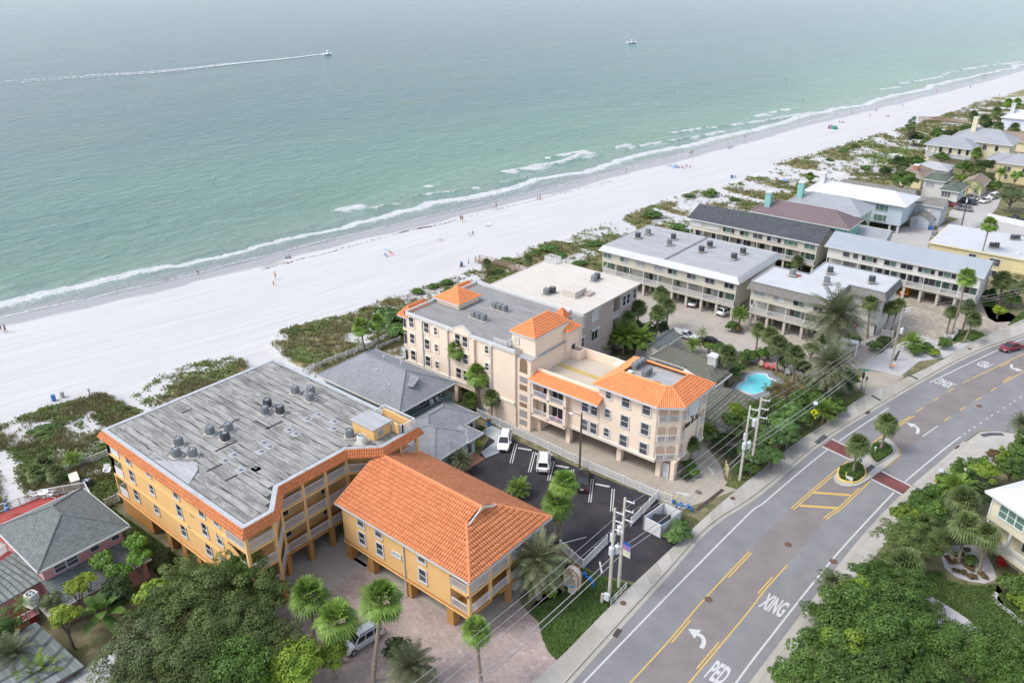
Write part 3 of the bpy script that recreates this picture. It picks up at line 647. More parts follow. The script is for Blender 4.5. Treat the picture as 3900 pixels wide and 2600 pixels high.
TERRA = mat_tile('terracotta_tile',(.52,.175,.065),(.62,.23,.095),(.34,.12,.055)); BRIGHT = mat_tile('orange_barrel_tile',(.72,.235,.085),(.80,.285,.11),(.55,.19,.08))
UNDER = M('tile_underlay',(.20,.065,.032),.9,.15,3)
TAR = M('tar',(.045,.045,.045),.9,.2,4)
FELT = mat_rolled('roof_felt',(.33,.325,.305),(.075,.073,.068),.85); FELT2 = mat_rolled('roof_felt_grey',(.27,.265,.262),(.14,.135,.13),.6); FELT3 = mat_rolled('roof_felt_light',(.37,.378,.388),(.20,.195,.19),.5); FELT4 = mat_rolled('roof_coating_cream',(.52,.48,.425),(.37,.335,.29),.4)
METAL = M('grey_metal_roof',(.33,.34,.355),.45,.08,.4,metal=.25,spec=.5,dirt=.3,dcol=(.3,.3,.31),dscale=.3); METALB = M('blue_grey_metal_roof',(.37,.395,.43),.42,.06,.4,metal=.25,spec=.5)
METALD = M('brown_metal_roof',(.17,.125,.13),.5,.1,.4,metal=.2,spec=.5); METALW = M('white_metal_roof',(.50,.51,.52),.45,.05,.4,spec=.5)
SHG = mat_shingle('blue_grey_shingle',(.235,.247,.265),(.30,.312,.33)); SHD = mat_shingle('slate_shingle',(.12,.135,.135),(.20,.215,.21),tint=(.13,.15,.13)); SHK = mat_shingle('charcoal_shingle',(.065,.07,.08),(.11,.115,.125))
SHV = mat_shingle('olive_shingle',(.115,.115,.09),(.165,.16,.125),tint=(.12,.14,.13)); SHT = mat_shingle('taupe_shingle',(.20,.19,.175),(.27,.255,.235)); SHB = mat_shingle('brown_shingle',(.25,.19,.155),(.36,.28,.235)); SHGN = mat_shingle('green_shingle',(.10,.125,.10),(.15,.175,.14))
CREAM = mat_wall('cream_board',(.52,.485,.40),.15,('X',1.6)); CREAM2 = mat_wall('white_board',(.58,.565,.52),.12,('X',1.6)); DARKIN = M('dark_interior',(.05,.04,.035),.9); SOFFIT = M('soffit',(.44,.405,.345),.9,.05)
ALU = M('bare_metal',(.45,.46,.47),.35,.08,3,metal=.7); ACG = M('condenser_grey',(.20,.215,.22),.55,.1,3); ACD = M('condenser_dark',(.07,.075,.08),.5,.1,3); ACW = M('condenser_white',(.66,.66,.62),.5,.06,3); BLACK = M('black_plastic',(.02,.02,.022),.5,0)
class Bld:
 def __init__(s, name, label, cat, o, group=None):
  s.o = Vector((o[0],o[1],0)); s.root = thing(name, label, cat, s.o, group=group)
 def part(s, name, mb, mat, parent=None, smooth=False, **kw):
  ob = mb.build(name, mat, parent or s.root, smooth, **kw)
  if parent is None: ob.location = -s.o
  return ob
 def put(s, name, me, loc, rz=0.0, **kw):
  return link(name, me, s.root, loc=Vector(loc)-s.o, rz=rz, **kw)
WCACHE = {}
def win(B, face, c, u, z, w, h, style='hung', trim=.13, glass=0, proud=.09, tm=None, name='window', top=0.0):
 """face 'y': wall plane y=c looking -Y, u is x; face 'x': wall plane x=c looking +X, u is y; z = centre height"""
 tm = tm or WHT; key = (round(w,2),round(h,2),style,trim,tm.name,proud)
 if key not in WCACHE:
  f = MB(); W = w/2; Hh = h/2; t = trim
  if style == 'arch':
   n = 8; pts = [(-W,-Hh),(W,-Hh)]+[(W*math.cos(math.pi*k/n), Hh-W*.6+W*.6*math.sin(math.pi*k/n)) for k in range(n+1)]
   out = [(x*(1+t/W), (y-(-Hh))*(1+t/h)+(-Hh)-(t if y <= -Hh+1e-6 else -t*.2)) for x,y in pts]
   k = len(pts); vs = [(x,0,y) for x,y in out]+[(x,-proud,y) for x,y in out]+[(x,-proud,y) for x,y in pts]+[(x,-.03,y) for x,y in pts]
   fs = []
   for i in range(k):
    j = (i+1)%k; fs += [(i,j,k+j,k+i),(k+i,k+j,2*k+j,2*k+i),(2*k+i,2*k+j,3*k+j,3*k+i)]
   f.add(vs,fs); f.box(-W,W,-.065,-.03,-.04,.03); f.box(-W-t*1.3,W+t*1.3,-proud-.06,0,-Hh-t*1.25,-Hh-t*.2)
   p1 = MB(); p1.add([(x,-.03,y) for x,y in pts],[tuple(range(k))]); panes = [p1.mesh('pane',None)]
  else:
   f.box(-W-t,W+t,-proud,0,Hh,Hh+t); f.box(-W-t-.04,W+t+.04,-proud-.05,0,-Hh-t,-Hh); f.box(-W-t,-W,-proud,0,-Hh,Hh); f.box(W,W+t,-proud,0,-Hh,Hh)
   panes = []
   if style == 'hung':
    f.box(-W,W,-.07,-.02,-.035,.035); cells = [(-W,W,-Hh,-.035),(-W,W,.035,Hh)]
   elif style == 'slide':
    f.box(-.035,.035,-.07,-.02,-Hh,Hh); cells = [(-W,-.035,-Hh,Hh),(.035,W,-Hh,Hh)]
   elif style == 'triple':
    a = W*.45; f.box(-a-.04,-a+.04,-.07,-.02,-Hh,Hh); f.box(a-.04,a+.04,-.07,-.02,-Hh,Hh); cells = [(-W,-a-.04,-Hh,Hh),(-a+.04,a-.04,-Hh,Hh),(a+.04,W,-Hh,Hh)]
   elif style == 'hung3':
    a = W/3; cells = []
    for i in (-1,1): f.box(i*a-.07,i*a+.07,-.085,-.0,-Hh,Hh)
    f.box(-W,W,-.07,-.02,-.03,.03)
    for i in range(3):
     x0 = -W+i*2*a+(.07 if i else 0); x1 = -W+(i+1)*2*a-(.07 if i < 2 else 0)
     cells += [(x0,x1,-Hh,-.03),(x0,x1,.03,Hh)]
   else: cells = [(-W,W,-Hh,Hh)]
   for (a,b,c0,d) in cells:
    p1 = MB(); p1.box(a,b,-.035,-.005,c0,d); panes.append(p1.mesh('pane',None))
  fm = f.mesh('window', tm); WCACHE[key] = (fm, [(pm, {}) for pm in panes])
 fm, panes = WCACHE[key]
 loc = (u,c,z) if face == 'y' else (c,u,z)
 o = B.put(name, fm, loc, 0.0 if face == 'y' else math.pi/2)
 for i,(pm,d) in enumerate(panes):
  g = glass[i%len(glass)] if isinstance(glass,(tuple,list)) else glass
  if g not in d:
   q = pm.copy(); q.materials.append(GLASS[g]); d[g] = q
  link('pane', d[g], o)
 return o
def railing(B, pts, z, h=1.05, post=2.0, mat=None, bw=.04, gap=.13, closed=False, parent=None, name='railing', solid=False):
 mat = mat or WHT2; fr = MB(); bl = MB(); P = [Vector((p[0],p[1],0)) for p in pts]
 if closed: P.append(P[0])
 zs = [p[2] if len(p) > 2 else 0.0 for p in pts]; zs += [zs[0]] if closed else []
 for i in range(len(P)-1):
  a, b = P[i], P[i+1]; L = (b-a).length; za, zb = z+zs[i], z+zs[i+1]; d = (b-a)/max(L,1e-6)
  fr.bar((a.x,a.y,za+h),(b.x,b.y,zb+h),.09,.07); fr.bar((a.x,a.y,za+.10),(b.x,b.y,zb+.10),.07,.06)
  n = max(1, round(L/post))
  for k in range(n+(i == len(P)-2 and not closed)):
   q = a.lerp(b,k/n); zz = za+(zb-za)*k/n; fr.box(q.x-.055,q.x+.055,q.y-.055,q.y+.055,zz,zz+h+.06)
  if solid:
   bl.bar((a.x,a.y,(za+.14+za+h-.04)/2),(b.x,b.y,(zb+.14+zb+h-.04)/2),.04,h-.2)
  else:
   m = max(1, int(L/gap))
   for k in range(1,m):
    q = a.lerp(b,k/m); zz = za+(zb-za)*k/m; bl.bar((q.x,q.y,zz+.12),(q.x,q.y,zz+h-.03),bw,bw,up=(d.x,d.y,0))
 o = B.part(name, fr, mat, parent) if B else fr.build(name, mat, parent)
 if bl.v: bl.build('balusters', mat, o)
 return o
def slab_face(pts, th):
 mb = MB(); P = [Vector(p) for p in pts]; n = (P[1]-P[0]).cross(P[2]-P[0]).normalized()
 if n.z < 0: P.reverse(); n = -n
 k = len(P); mb.add([p for p in P]+[p-Vector((0,0,th)) for p in P], [tuple(range(k)), tuple(reversed(range(k,2*k)))]+[(i,k+i,k+(i+1)%k,(i+1)%k) for i in range(k)]); return mb
def tile_geo(polys, tw, tl, hgt=.075, lift=.03):
 """barrel tile positions on sloped polygons -> list of (8 points)"""
 out = []
 for poly in polys:
  P = [Vector(p) for p in poly]; n = (P[1]-P[0]).cross(P[2]-P[0]).normalized()
  if n.z < 0: n = -n
  s = Vector((n.x,n.y,0)); s = (Vector((n.x*n.z,n.y*n.z,-(n.x*n.x+n.y*n.y)))).normalized(); a = n.cross(s)
  o = P[0]; uv = [((p-o).dot(a),(p-o).dot(s)) for p in P]
  u0 = min(u for u,v in uv); u1 = max(u for u,v in uv); v0 = min(v for u,v in uv); v1 = max(v for u,v in uv)
  nu = max(1,round((u1-u0)/tw)); nv = max(1,round((v1-v0)/tl)); du = (u1-u0)/nu; dv = (v1-v0)/nv
  U, Vv = np.meshgrid(u0+(np.arange(nu)+.5)*du, v0+(np.arange(nv)+.5)*dv)
  ok = inside(uv, U.ravel(), Vv.ravel())
  for u,v in zip(U.ravel()[ok], Vv.ravel()[ok]):
   c = o+a*u+s*v; out.append((c, a*du, s*dv, n))
 return out
def tiles_np(lst, hgt, lift):
 C = np.array([c for c,_,_,_ in lst]); A = np.array([a for _,a,_,_ in lst]); S = np.array([s for _,_,s,_ in lst]); Nn = np.array([n for *_,n in lst])
 prof = [(-.45,0.0),(-.24,1.0),(.24,1.0),(.45,0.0)]; vs = []
 j = (RNG.random(len(C))*.25+.85)[:,None]
 for end,ex in ((-.5,0.0),(.44,lift)):
  for u,hh in prof: vs.append(C+A*u+S*end+Nn*(hh*hgt*j+ex+.012))
 V = np.stack(vs,1).reshape(-1,3); b = np.arange(len(lst))*8
 Fq = np.concatenate([np.stack([b+i,b+i+1,b+i+5,b+i+4],-1) for i in range(3)]+[np.stack([b+4,b+5,b+6,b+7],-1)])
 return V, Fq
def tiled(B, parent, polys, mat, tw=.3, tl=.4, hgt=.075, lift=.03, single=0, toward=(0,0,CAM_H)):
 lst = tile_geo(polys, tw, tl)
 if single:
  lst.sort(key=lambda t:(t[0]-Vector(toward)).length); one = lst[:single]; lst = lst[single:]
  for c,a,s,n in one:
   V,Fq = tiles_np([(Vector((0,0,0)),a,s,n)], hgt, lift)
   key = ('tile',round(a.length,3),round(n.x,2),round(n.y,2),random.randrange(3))
   if key not in WCACHE: WCACHE[key] = npmesh('roof_tile',V,Fq,mat)
   link('roof_tile', WCACHE[key], parent, loc=c+Vector((0,0,.004)))
 if lst:
  V,Fq = tiles_np(lst, hgt, lift); me = npmesh('roof_tiles',V,Fq,mat); link('roof_tiles', me, parent, kind='stuff')
def ridge(mb, a, b, r=.13): mb.tube([a,b], r, 6)
def roof_hip(B, x0, x1, y0, y1, ze, rise, mat, name='roof', tiles=None, seams=None, axis='x', inset=None, gable=(False,False), th=.16, cap=True, fascia=None):
 """hip (or gable) roof over eave rectangle; returns the roof part"""
 if axis == 'x':
  hw = (y1-y0)/2; i0 = 0.0 if gable[0] else (inset if inset is not None else hw); i1 = 0.0 if gable[1] else (inset if inset is not None else hw); ym = (y0+y1)/2
  ra = (x0+i0,ym,ze+rise); rb = (x1-i1,ym,ze+rise)
  slopes = [[(x0,y0,ze),(x1,y0,ze),rb,ra],[(x1,y1,ze),(x0,y1,ze),ra,rb]]
  ends = [] if gable[0] else [[(x0,y1,ze),(x0,y0,ze),ra]]
  if not gable[1]: ends.append([(x1,y0,ze),(x1,y1,ze),rb])
  corners = [((x0,y0,ze),ra),((x0,y1,ze),ra),((x1,y0,ze),rb),((x1,y1,ze),rb)]
 else:
  hw = (x1-x0)/2; i0 = 0.0 if gable[0] else (inset if inset is not None else hw); i1 = 0.0 if gable[1] else (inset if inset is not None else hw); xm = (x0+x1)/2
  ra = (xm,y0+i0,ze+rise); rb = (xm,y1-i1,ze+rise)
  slopes = [[(x1,y0,ze),(x1,y1,ze),rb,ra],[(x0,y1,ze),(x0,y0,ze),ra,rb]]
  ends = [] if gable[0] else [[(x0,y0,ze),(x1,y0,ze),ra]]
  if not gable[1]: ends.append([(x1,y1,ze),(x0,y1,ze),rb])
  corners = [((x0,y0,ze),ra),((x1,y0,ze),ra),((x0,y1,ze),rb),((x1,y1,ze),rb)]
 mb = MB()
 for s in slopes+ends:
  t = slab_face(s, th); mb.add(t.v, t.f)
 rf = B.part(name, mb, mat)
 f = MB(); zf = ze-.02
 for a,b in (((x0,y0),(x1,y0)),((x1,y0),(x1,y1)),((x1,y1),(x0,y1)),((x0,y1),(x0,y0))):
  q = [(x0,y0),(x1,y0),(x1,y1),(x0,y1)]
  if (gable[0] and axis == 'x' and a[0] == x0 and b[0] == x0) or (gable[1] and axis == 'x' and a[0] == x1 and b[0] == x1) or (gable[0] and axis == 'y' and a[1] == y0 and b[1] == y0) or (gable[1] and axis == 'y' and a[1] == y1 and b[1] == y1): continue
  f.bar((a[0],a[1],zf-.06),(b[0],b[1],zf-.06),.08,.22)
 f.build('fascia', fascia or WHT, rf)
 if cap:
  r = MB(); ridge(r,ra,rb)
  for i,(a,b) in enumerate(corners):
   g = gable[0] if i < 2 else gable[1]
   if not g: ridge(r,a,b,.11)
  r.build('ridge_cap', mat, rf)
 if tiles: tiled(B, rf, slopes+ends, mat, **tiles)
 if seams:
  sm = MB()
  for s in slopes+ends:
   for c,a,sv,n in tile_geo([s], seams, seams): pass
   P = [Vector(p) for p in s]; n = (P[1]-P[0]).cross(P[2]-P[0]).normalized(); n = -n if n.z < 0 else n
   dn = Vector((n.x*n.z,n.y*n.z,-(n.x*n.x+n.y*n.y))).normalized(); a = n.cross(dn); us = [(p-P[0]).dot(a) for p in P]
   u = min(us)+seams*.5
   while u < max(us):
    vs = []
    for i in range(len(P)):
     p, q = P[i], P[(i+1)%len(P)]; up = (p-P[0]).dot(a); uq = (q-P[0]).dot(a)
     if (up-u)*(uq-u) < 0: vs.append(p.lerp(q,(u-up)/(uq-up)))
    if len(vs) >= 2: sm.bar(vs[0]+n*.02, vs[1]+n*.02, .06, .07, up=n)
    u += seams
  sm.build('seams', mat, rf, kind='stuff')
 return rf
def ac_unit(kind):
 w = dict(grey=ACG,dark=ACD,white=ACW)[kind]; t = thing('air_conditioner','x','air conditioner')
 c = MB(); q = []; r = .40; n = 12
 for k in range(n):
  a = 2*math.pi*(k+.5)/n; s = 1/max(abs(math.cos(a)),abs(math.sin(a))); s = min(s,1.22); q.append((r*s*math.cos(a), r*s*math.sin(a)))
 c.prism(q,.08,.88)
 for k in range(n):
  a = 2*math.pi*k/n; s = min(1/max(abs(math.cos(a)),abs(math.sin(a))),1.2)*r; c.bar((s*math.cos(a)*1.01,s*math.sin(a)*1.01,.12),(s*math.cos(a)*1.01,s*math.sin(a)*1.01,.84),.03,.03)
 c.build('casing', w, t)
 g = MB(); g.tube([(.36*math.cos(2*math.pi*k/16),.36*math.sin(2*math.pi*k/16),.90) for k in range(17)],.035,5); g.build('top_ring', w, t)
 f = MB(); f.cyl((0,0),.31,.885,.89,14); f.build('fan_well', BLACK, t)
 f = MB()
 for k in range(4):
  a = math.pi*k/2; f.bar((0,0,.895),(.28*math.cos(a),.28*math.sin(a),.898),.13,.012)
 f.build('fan', ALU, t); f = MB(); f.box(-.62,.62,-.58,.58,0,.07); f.build('pad', CONC, t); return t
AC = {}
def ac(x, y, z, label, group, kind='grey', rz=0.0, s=1.0):
 if kind not in AC: o = AC[kind] = ac_unit(kind)
 else: o = copy_thing(AC[kind], (0,0,0))
 o.location = (x,y,z); o.rotation_euler = (0,0,rz); o.scale = (s,s,s); o['label'] = label; o['group'] = group; return o
B1 = Bld('apartment_block','orange stucco block with weathered flat grey roof and tile mansard','building',(-75,44))
O1 = [(-89.3,31.8),(-60.4,31.8),(-60.4,35.3),(-63.6,38.1),(-63.6,47.4),(-60.7,50.3),(-60.7,56.0),(-89.3,56.0)]
def shrink(poly, d):
 n = len(poly); out = []
 for i in range(n):
  p0 = Vector(poly[i-1]); p1 = Vector(poly[i]); p2 = Vector(poly[(i+1)%n]); a = (p1-p0).normalized(); b = (p2-p1).normalized()
  na = Vector((-a.y,a.x)); nb = Vector((-b.y,b.x)); m = (na+nb); m /= max(.2,m.dot(na)); out.append(tuple(p1+m*d))
 return out
mb = MB(); MASS = [(-86.7,32.0),(-64.4,32.0),(-64.4,36.6),(-65.5,38.4),(-65.5,47.2),(-62.6,50.6),(-62.6,55.7),(-89.0,55.7),(-89.0,35.0),(-86.7,35.0)]
mb.prism(MASS,2.85,11.4); B1.part('wall',mb,ORANGE)
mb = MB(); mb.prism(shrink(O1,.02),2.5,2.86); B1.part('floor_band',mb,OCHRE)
mb = MB(); mb.bar((-89.3,31.72,2.78),(-60.4,31.72,2.78),.1,.16); B1.part('band_moulding',mb,ORANGE)
for z in (5.6,8.45):
 mb = MB(); mb.prism(shrink(O1,.03),z,z+.28); B1.part('gallery_slab',mb,ORANGE)
mb = MB(); mb.prism(shrink(O1,-.02),11.15,11.95); B1.part('roof_deck',mb,TAR)
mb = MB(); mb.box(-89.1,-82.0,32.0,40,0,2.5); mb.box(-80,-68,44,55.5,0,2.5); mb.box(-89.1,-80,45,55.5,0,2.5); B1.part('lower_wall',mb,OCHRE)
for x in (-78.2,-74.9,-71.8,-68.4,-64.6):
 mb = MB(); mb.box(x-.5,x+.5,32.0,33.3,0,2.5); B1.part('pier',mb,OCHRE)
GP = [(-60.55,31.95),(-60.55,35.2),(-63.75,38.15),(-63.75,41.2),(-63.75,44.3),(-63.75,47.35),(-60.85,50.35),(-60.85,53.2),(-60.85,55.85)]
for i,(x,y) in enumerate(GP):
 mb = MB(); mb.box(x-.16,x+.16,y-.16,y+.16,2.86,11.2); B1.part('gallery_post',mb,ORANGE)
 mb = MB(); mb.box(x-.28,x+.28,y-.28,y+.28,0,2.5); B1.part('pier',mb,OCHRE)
for z in (2.86,5.88,8.73):
 for i in range(len(GP)-1):
  a,b = Vector(GP[i]),Vector(GP[i+1]); d = (b-a).normalized()*.2; railing(B1,[tuple(a+d),tuple(b-d)],z,1.05,3.2)
 railing(B1,[(-64.2,31.95),(-60.8,31.95)],z,1.05,3); railing(B1,[(-89.1,32.0),(-86.9,32.0)],z,1.05,2.2,solid=True); railing(B1,[(-89.15,34.8),(-89.15,32.2)],z,1.05,2.4)
 mb = MB(); mb.box(-89.25,-89.0,31.85,32.1,z,11.2); B1.part('balcony_post',mb,ORANGE)
for x in (-84.4,-79.7,-73.9,-68.8):
 for k,z in enumerate((4.75,7.45,9.95)):
  sm = x == -79.7
  win(B1,'y',32.0,x,z+(.2 if sm else 0),.85 if sm else .95,1.25 if sm else 1.6,'hung',.16,(1,0))
for z in (4.9,7.7,10.2): win(B1,'y',32.0,-65.9,z,.9,1.5,'hung',.16,(1,0))
for z in (4.6,7.5,10.2):
 for y,w,st in ((39.6,.95,'door'),(41.0,.9,'hung'),(42.6,1.5,'slide'),(45.2,.95,'door'),(46.4,.8,'hung')):
  win(B1,'x',-65.5,y,z-(.15 if st == 'door' else 0),w,2.0 if st == 'door' else 1.2,'one' if st == 'door' else st,.12,0)
 win(B1,'x',-62.6,53,z,1.2,1.2,'slide',.12,0); win(B1,'x',-64.4,34.3,z-.1,1.0,2.0,'one',.12,0)
for x,z in ((-72.4,8.6),(-71.2,8.2),(-72.4,5.9),(-71.2,5.5)):
 mb = MB(); mb.box(x-.35,x+.35,31.93,32.0,z-.14,z+.14); B1.part('wall_vent',mb,M('vent_green',(.20,.26,.15),.6,.1))
for k in range(3):
 z = 2.86+k*2.87
 mb = MB(); mb.bar((-66.2,32.05,z+2.6),(-61.2,32.05,z+.5),.22,.45); B1.part('stair_parapet',mb,ORANGE) if k < 2 else None
def skirt(B, poly, zt, zb, out0, out1, mat, sides, tw, tl, cover=.0):
 hi = shrink(poly,-out0); lo = shrink(poly,-out1); n = len(poly); polys = []; mb = MB()
 for i in sides:
  j = (i+1)%n; q = [(*lo[i],zb),(*lo[j],zb),(*hi[j],zt),(*hi[i],zt)]; polys.append(q); t = slab_face(q,.1); mb.add(t.v,t.f)
 r = B.part('mansard', mb, mat);
 if tw: tiled(B, r, polys, mat, tw=tw, tl=tl, hgt=.08, lift=.05)
 return r
skirt(B1,O1,11.95,11.05,.02,.55,TERRA,range(8),.27,.36)
fl = MB(); inn = shrink(O1,.42); outp = shrink(O1,-.1)
for i in range(8):
 j = (i+1)%8; q = [outp[i],outp[j],inn[j],inn[i]]; fl.prism(q,11.93,12.0)
B1.part('roof_edge_flashing',fl,M('flashing',(.42,.43,.44),.5,.12,1.5,metal=.2,dirt=.5,dcol=(.16,.16,.16),dscale=.8))
import itertools
def strip(mb, a, e, y0, y1, z, gap=.035):
 n = max(2,int((e-a)/1.1)); lo = []; hi = []
 for i in range(n+1):
  x = a+(e-a)*i/n; w = (.0 if random.random() < .72 else random.uniform(.03,.16)); lo.append((x,y0+gap*random.uniform(.2,1.2),z+.008)); hi.append((x,y1-gap*random.uniform(.2,1.2)-w,z))
 V = lo+hi; mb.add(V,[(i,i+1,n+2+i,n+1+i) for i in range(n)])
y = 32.3; k = 0
while y < 55.5:
 w = 1.0; x = -88.8
 cuts = [x]+sorted(random.uniform(-84,-66) for _ in range(random.choice((0,1,1,2))))+[None]
 for a,b in zip(cuts[:-1],cuts[1:]):
  ym = y+.5
  xr = -60.9 if ym < 35 else (-60.9-(ym-35)*1.14 if ym < 38 else (-64.1 if ym < 47.6 else (-64.1+(ym-47.6)*1.0 if ym < 50.4 else -61.2)))
  e = b if b is not None else xr
  mb = MB(); strip(mb,a+.02,e-.02,y,min(y+w,55.6),11.968); B1.part('roofing_sheet',mb,FELT)
 y += w; k += 1
for i in range(24):   # patched seams
 x = random.uniform(-87,-67); yy = random.uniform(33,55); mb = MB(); L = random.uniform(.8,3.2)
 if random.random() < .5: mb.box(x,x+.32,yy,yy+L,11.955,11.985)
 else: mb.box(x,x+L,yy,yy+.25,11.955,11.985)
 B1.part('roof_patch',mb,random.choice((FELT,FELT3,M('tar',(.05,.05,.05),.9,.2,4))))
for p in (t1(2010,1065),t1(2090,1015),t1(2150,1150),t1(2290,1140),t2(515,695),t2(615,655),t2(755,715),t2(750,780),t2(350,790),t2(410,825),t2(125,905),t2(175,940),t2(60,1135),t2(100,985)):
 q = N(*[0,0]) if False else p; q = Vector((q.x,q.y,0))*((CAM_H-12.0)/CAM_H)
 mb = MB(); mb.box(q.x-.55,q.x+.55,q.y-.5,q.y+.5,11.95,11.99,1); mb.cyl((q.x,q.y),.13,11.98,12.2,8,0); mb.cyl((q.x,q.y),.22,12.2,12.27,8,0); B1.part('roof_vent',mb,[ALU,FELT3])
mb = MB(); mb.add([(-78.5,32.35,11.99),(-71.2,32.35,11.99),(-72.6,34.3,12.13),(-74.2,35.2,12.02)],[(0,1,2,3)]); B1.part('roof_saddle',mb,FELT3)
mb = MB(); mb.box(-66.0,-62.3,50.6,53.2,11.95,13.4); B1.part('stair_hatch',mb,ORANGE)
mb = MB(); mb.box(-66.2,-62.1,50.4,53.4,13.4,13.56); B1.part('stair_hatch_roof',mb,FELT3)
mb = MB(); mb.box(-62.3,-62.25,51.2,52.0,12.3,13.1); B1.part('louvre',mb,WHT)
for k in range(6):
 mb = MB(); mb.bar((-62.22,51.22,12.4+k*.12),(-62.22,51.98,12.4+k*.12),.05,.05); B1.part('louvre_slat',mb,ALU)
mb = MB(); mb.box(-62.2,-61.2,53.4,53.6,11.95,13.3); mb.box(-66,-61.2,55.3,55.5,11.95,12.9); B1.part('hatch_wall',mb,ORANGE)
railing(B1,[(-66.1,53.4),(-66.1,55.85),(-60.95,55.85),(-60.95,53.9)],12.0,1.1,1.8)
railing(B1,[(-62.1,53.4),(-60.95,53.9)],12.0,1.1,1.8)
GA = 'condensers on the orange block roof'
for p,kd in ((t1(1605,925),'grey'),(t1(1580,1025),'grey'),(t1(1728,1025),'grey'),(t1(1885,825),'grey'),(t1(2050,795),'grey'),(t1(2020,880),'dark'),(t2(140,645),'grey'),(t2(165,580),'dark'),(t2(278,640),'dark'),(t2(412,462),'grey'),(t2(552,465),'grey'),(t2(545,525),'grey'),(t2(900,852),'grey'),(t2(1005,908),'white')):
 q = p*((CAM_H-12.0)/CAM_H); ac(q.x,q.y,11.99,'%s air conditioner on the weathered roof of the orange block'%{'grey':'grey','dark':'dark','white':'pale'}[kd],GA+' '+kd,kd,random.choice((0,.4,.8)),1.12)
B2 = Bld('apartment_block','orange stucco carport block under a long terracotta tile gable roof','building',(-51,50))
mb = MB(); mb.prism([(-60.9,44.0),(-44.3,44.0),(-44.3,45.6),(-43.4,45.6),(-43.4,56.2),(-60.9,56.2)],2.75,7.8); mb.add([(-60.9,44,7.8),(-60.9,56.2,7.8),(-60.9,50.1,10.6)],[(0,2,1)]); B2.part('wall',mb,ORANGE)
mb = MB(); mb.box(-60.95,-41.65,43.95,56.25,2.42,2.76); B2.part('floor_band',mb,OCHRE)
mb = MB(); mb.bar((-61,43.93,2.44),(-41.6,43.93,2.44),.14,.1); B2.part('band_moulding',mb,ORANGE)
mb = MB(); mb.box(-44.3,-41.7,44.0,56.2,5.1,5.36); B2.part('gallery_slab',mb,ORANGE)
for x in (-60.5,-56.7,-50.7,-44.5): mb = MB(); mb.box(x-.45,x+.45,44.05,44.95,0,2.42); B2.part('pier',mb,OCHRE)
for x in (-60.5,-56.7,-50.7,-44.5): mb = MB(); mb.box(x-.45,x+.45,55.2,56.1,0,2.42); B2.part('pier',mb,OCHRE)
for y in (44.3,50.4,56.0): mb = MB(); mb.box(-42.3,-41.75,y-.27,y+.27,0,2.42); B2.part('pier',mb,OCHRE)
mb = MB(); mb.box(-44.4,-42.4,52,56,0,2.42); B2.part('store_wall',mb,M('pale_block',(.62,.60,.56),.8,.1))
GY = (44.15,47.3,50.3,53.2,56.05)
for y in GY: mb = MB(); mb.box(-41.98,-41.68,y-.15,y+.15,2.75,7.8); B2.part('gallery_post',mb,ORANGE)
for z in (2.78,5.37):
 for a,b in zip(GY[:-1],GY[1:]): railing(B2,[(-41.82,a+.2),(-41.82,b-.2)],z,1.05,3)
 railing(B2,[(-44.2,44.12),(-42.0,44.12)],z,1.05,3)
 for y in (47,51,54): win(B2,'x',-43.4,y,z+1.2,1.0,1.9,'one',.12,0)
for x,zs in ((-57.7,(4.4,6.75)),(-54.8,(4.4,6.75)),(-48.2,(4.45,6.9))):
 for z in zs: win(B2,'y',44.0,x,z,.95,1.55 if z < 5 else 1.3,'hung',.17,(1,0))
win(B2,'y',44.0,-52.1,5.1,1.1,.32,'one',.17,3); win(B2,'y',44.0,-43.6+.0,4.3,.01,.01,'one',.01,0) if False else None
win(B2,'y',45.6,-43.85,4.3,.7,1.6,'hung',.12,(1,0))
mb = MB(); mb.bar((-50.9,43.9,0),(-50.9,43.9,7.6),.13,.1); B2.part('downspout',mb,WHT)
mb = MB(); mb.box(-42.25,-41.65,47.5,48.6,2.45,2.7); B2.part('unit_sign',mb,WHT)
ze, zr = 7.75, 11.0; xl, xr, yn, yf, ym = -61.4, -41.1, 43.5, 56.8, 50.15; gx = -45.6; gz = ze+(xr-gx)*.5
kk = (gz-ze)/(zr-ze); yn2 = yn+(ym-yn)*kk; yf2 = yf-(yf-ym)*kk
S1 = [(xl,yn,ze),(xr,yn,ze),(gx,yn2,gz),(gx+.35,ym,zr),(xl,ym,zr)]; S2 = [(xr,yf,ze),(xl,yf,ze),(xl,ym,zr),(gx+.35,ym,zr),(gx,yf2,gz)]; S3 = [(xr,yn,ze),(xr,yf,ze),(gx,yf2,gz),(gx,yn2,gz)]
mb = MB()
for s in (S1,S2,S3): t = slab_face(s,.14); mb.add(t.v,t.f)
rf = B2.part('roof',mb,UNDER)
mb = MB(); mb.add([(gx,yn2,gz),(gx,yf2,gz),(gx+.2,ym,zr-.1)],[(0,1,2)]); mb.build('gablet',ORANGE,rf)
mb = MB(); mb.bar((gx+.4,yn2-.1,gz),(gx+.4,ym,zr+.02),.1,.22); mb.bar((gx+.4,yf2+.1,gz),(gx+.4,ym,zr+.02),.1,.22); mb.build('barge_board',WHT,rf)
mb = MB(); mb.bar((xl,yn-.02,ze-.08),(xr,yn-.02,ze-.08),.1,.2); mb.bar((xr+.02,yn,ze-.08),(xr+.02,yf,ze-.08),.1,.2); mb.bar((xl,yf,ze-.08),(xr,yf,ze-.08),.1,.2); mb.bar((xl,yn,ze-.1),(xl,ym,zr-.1),.08,.2); mb.bar((xl,yf,ze-.1),(xl,ym,zr-.1),.08,.2); mb.build('gutter',WHT,rf)
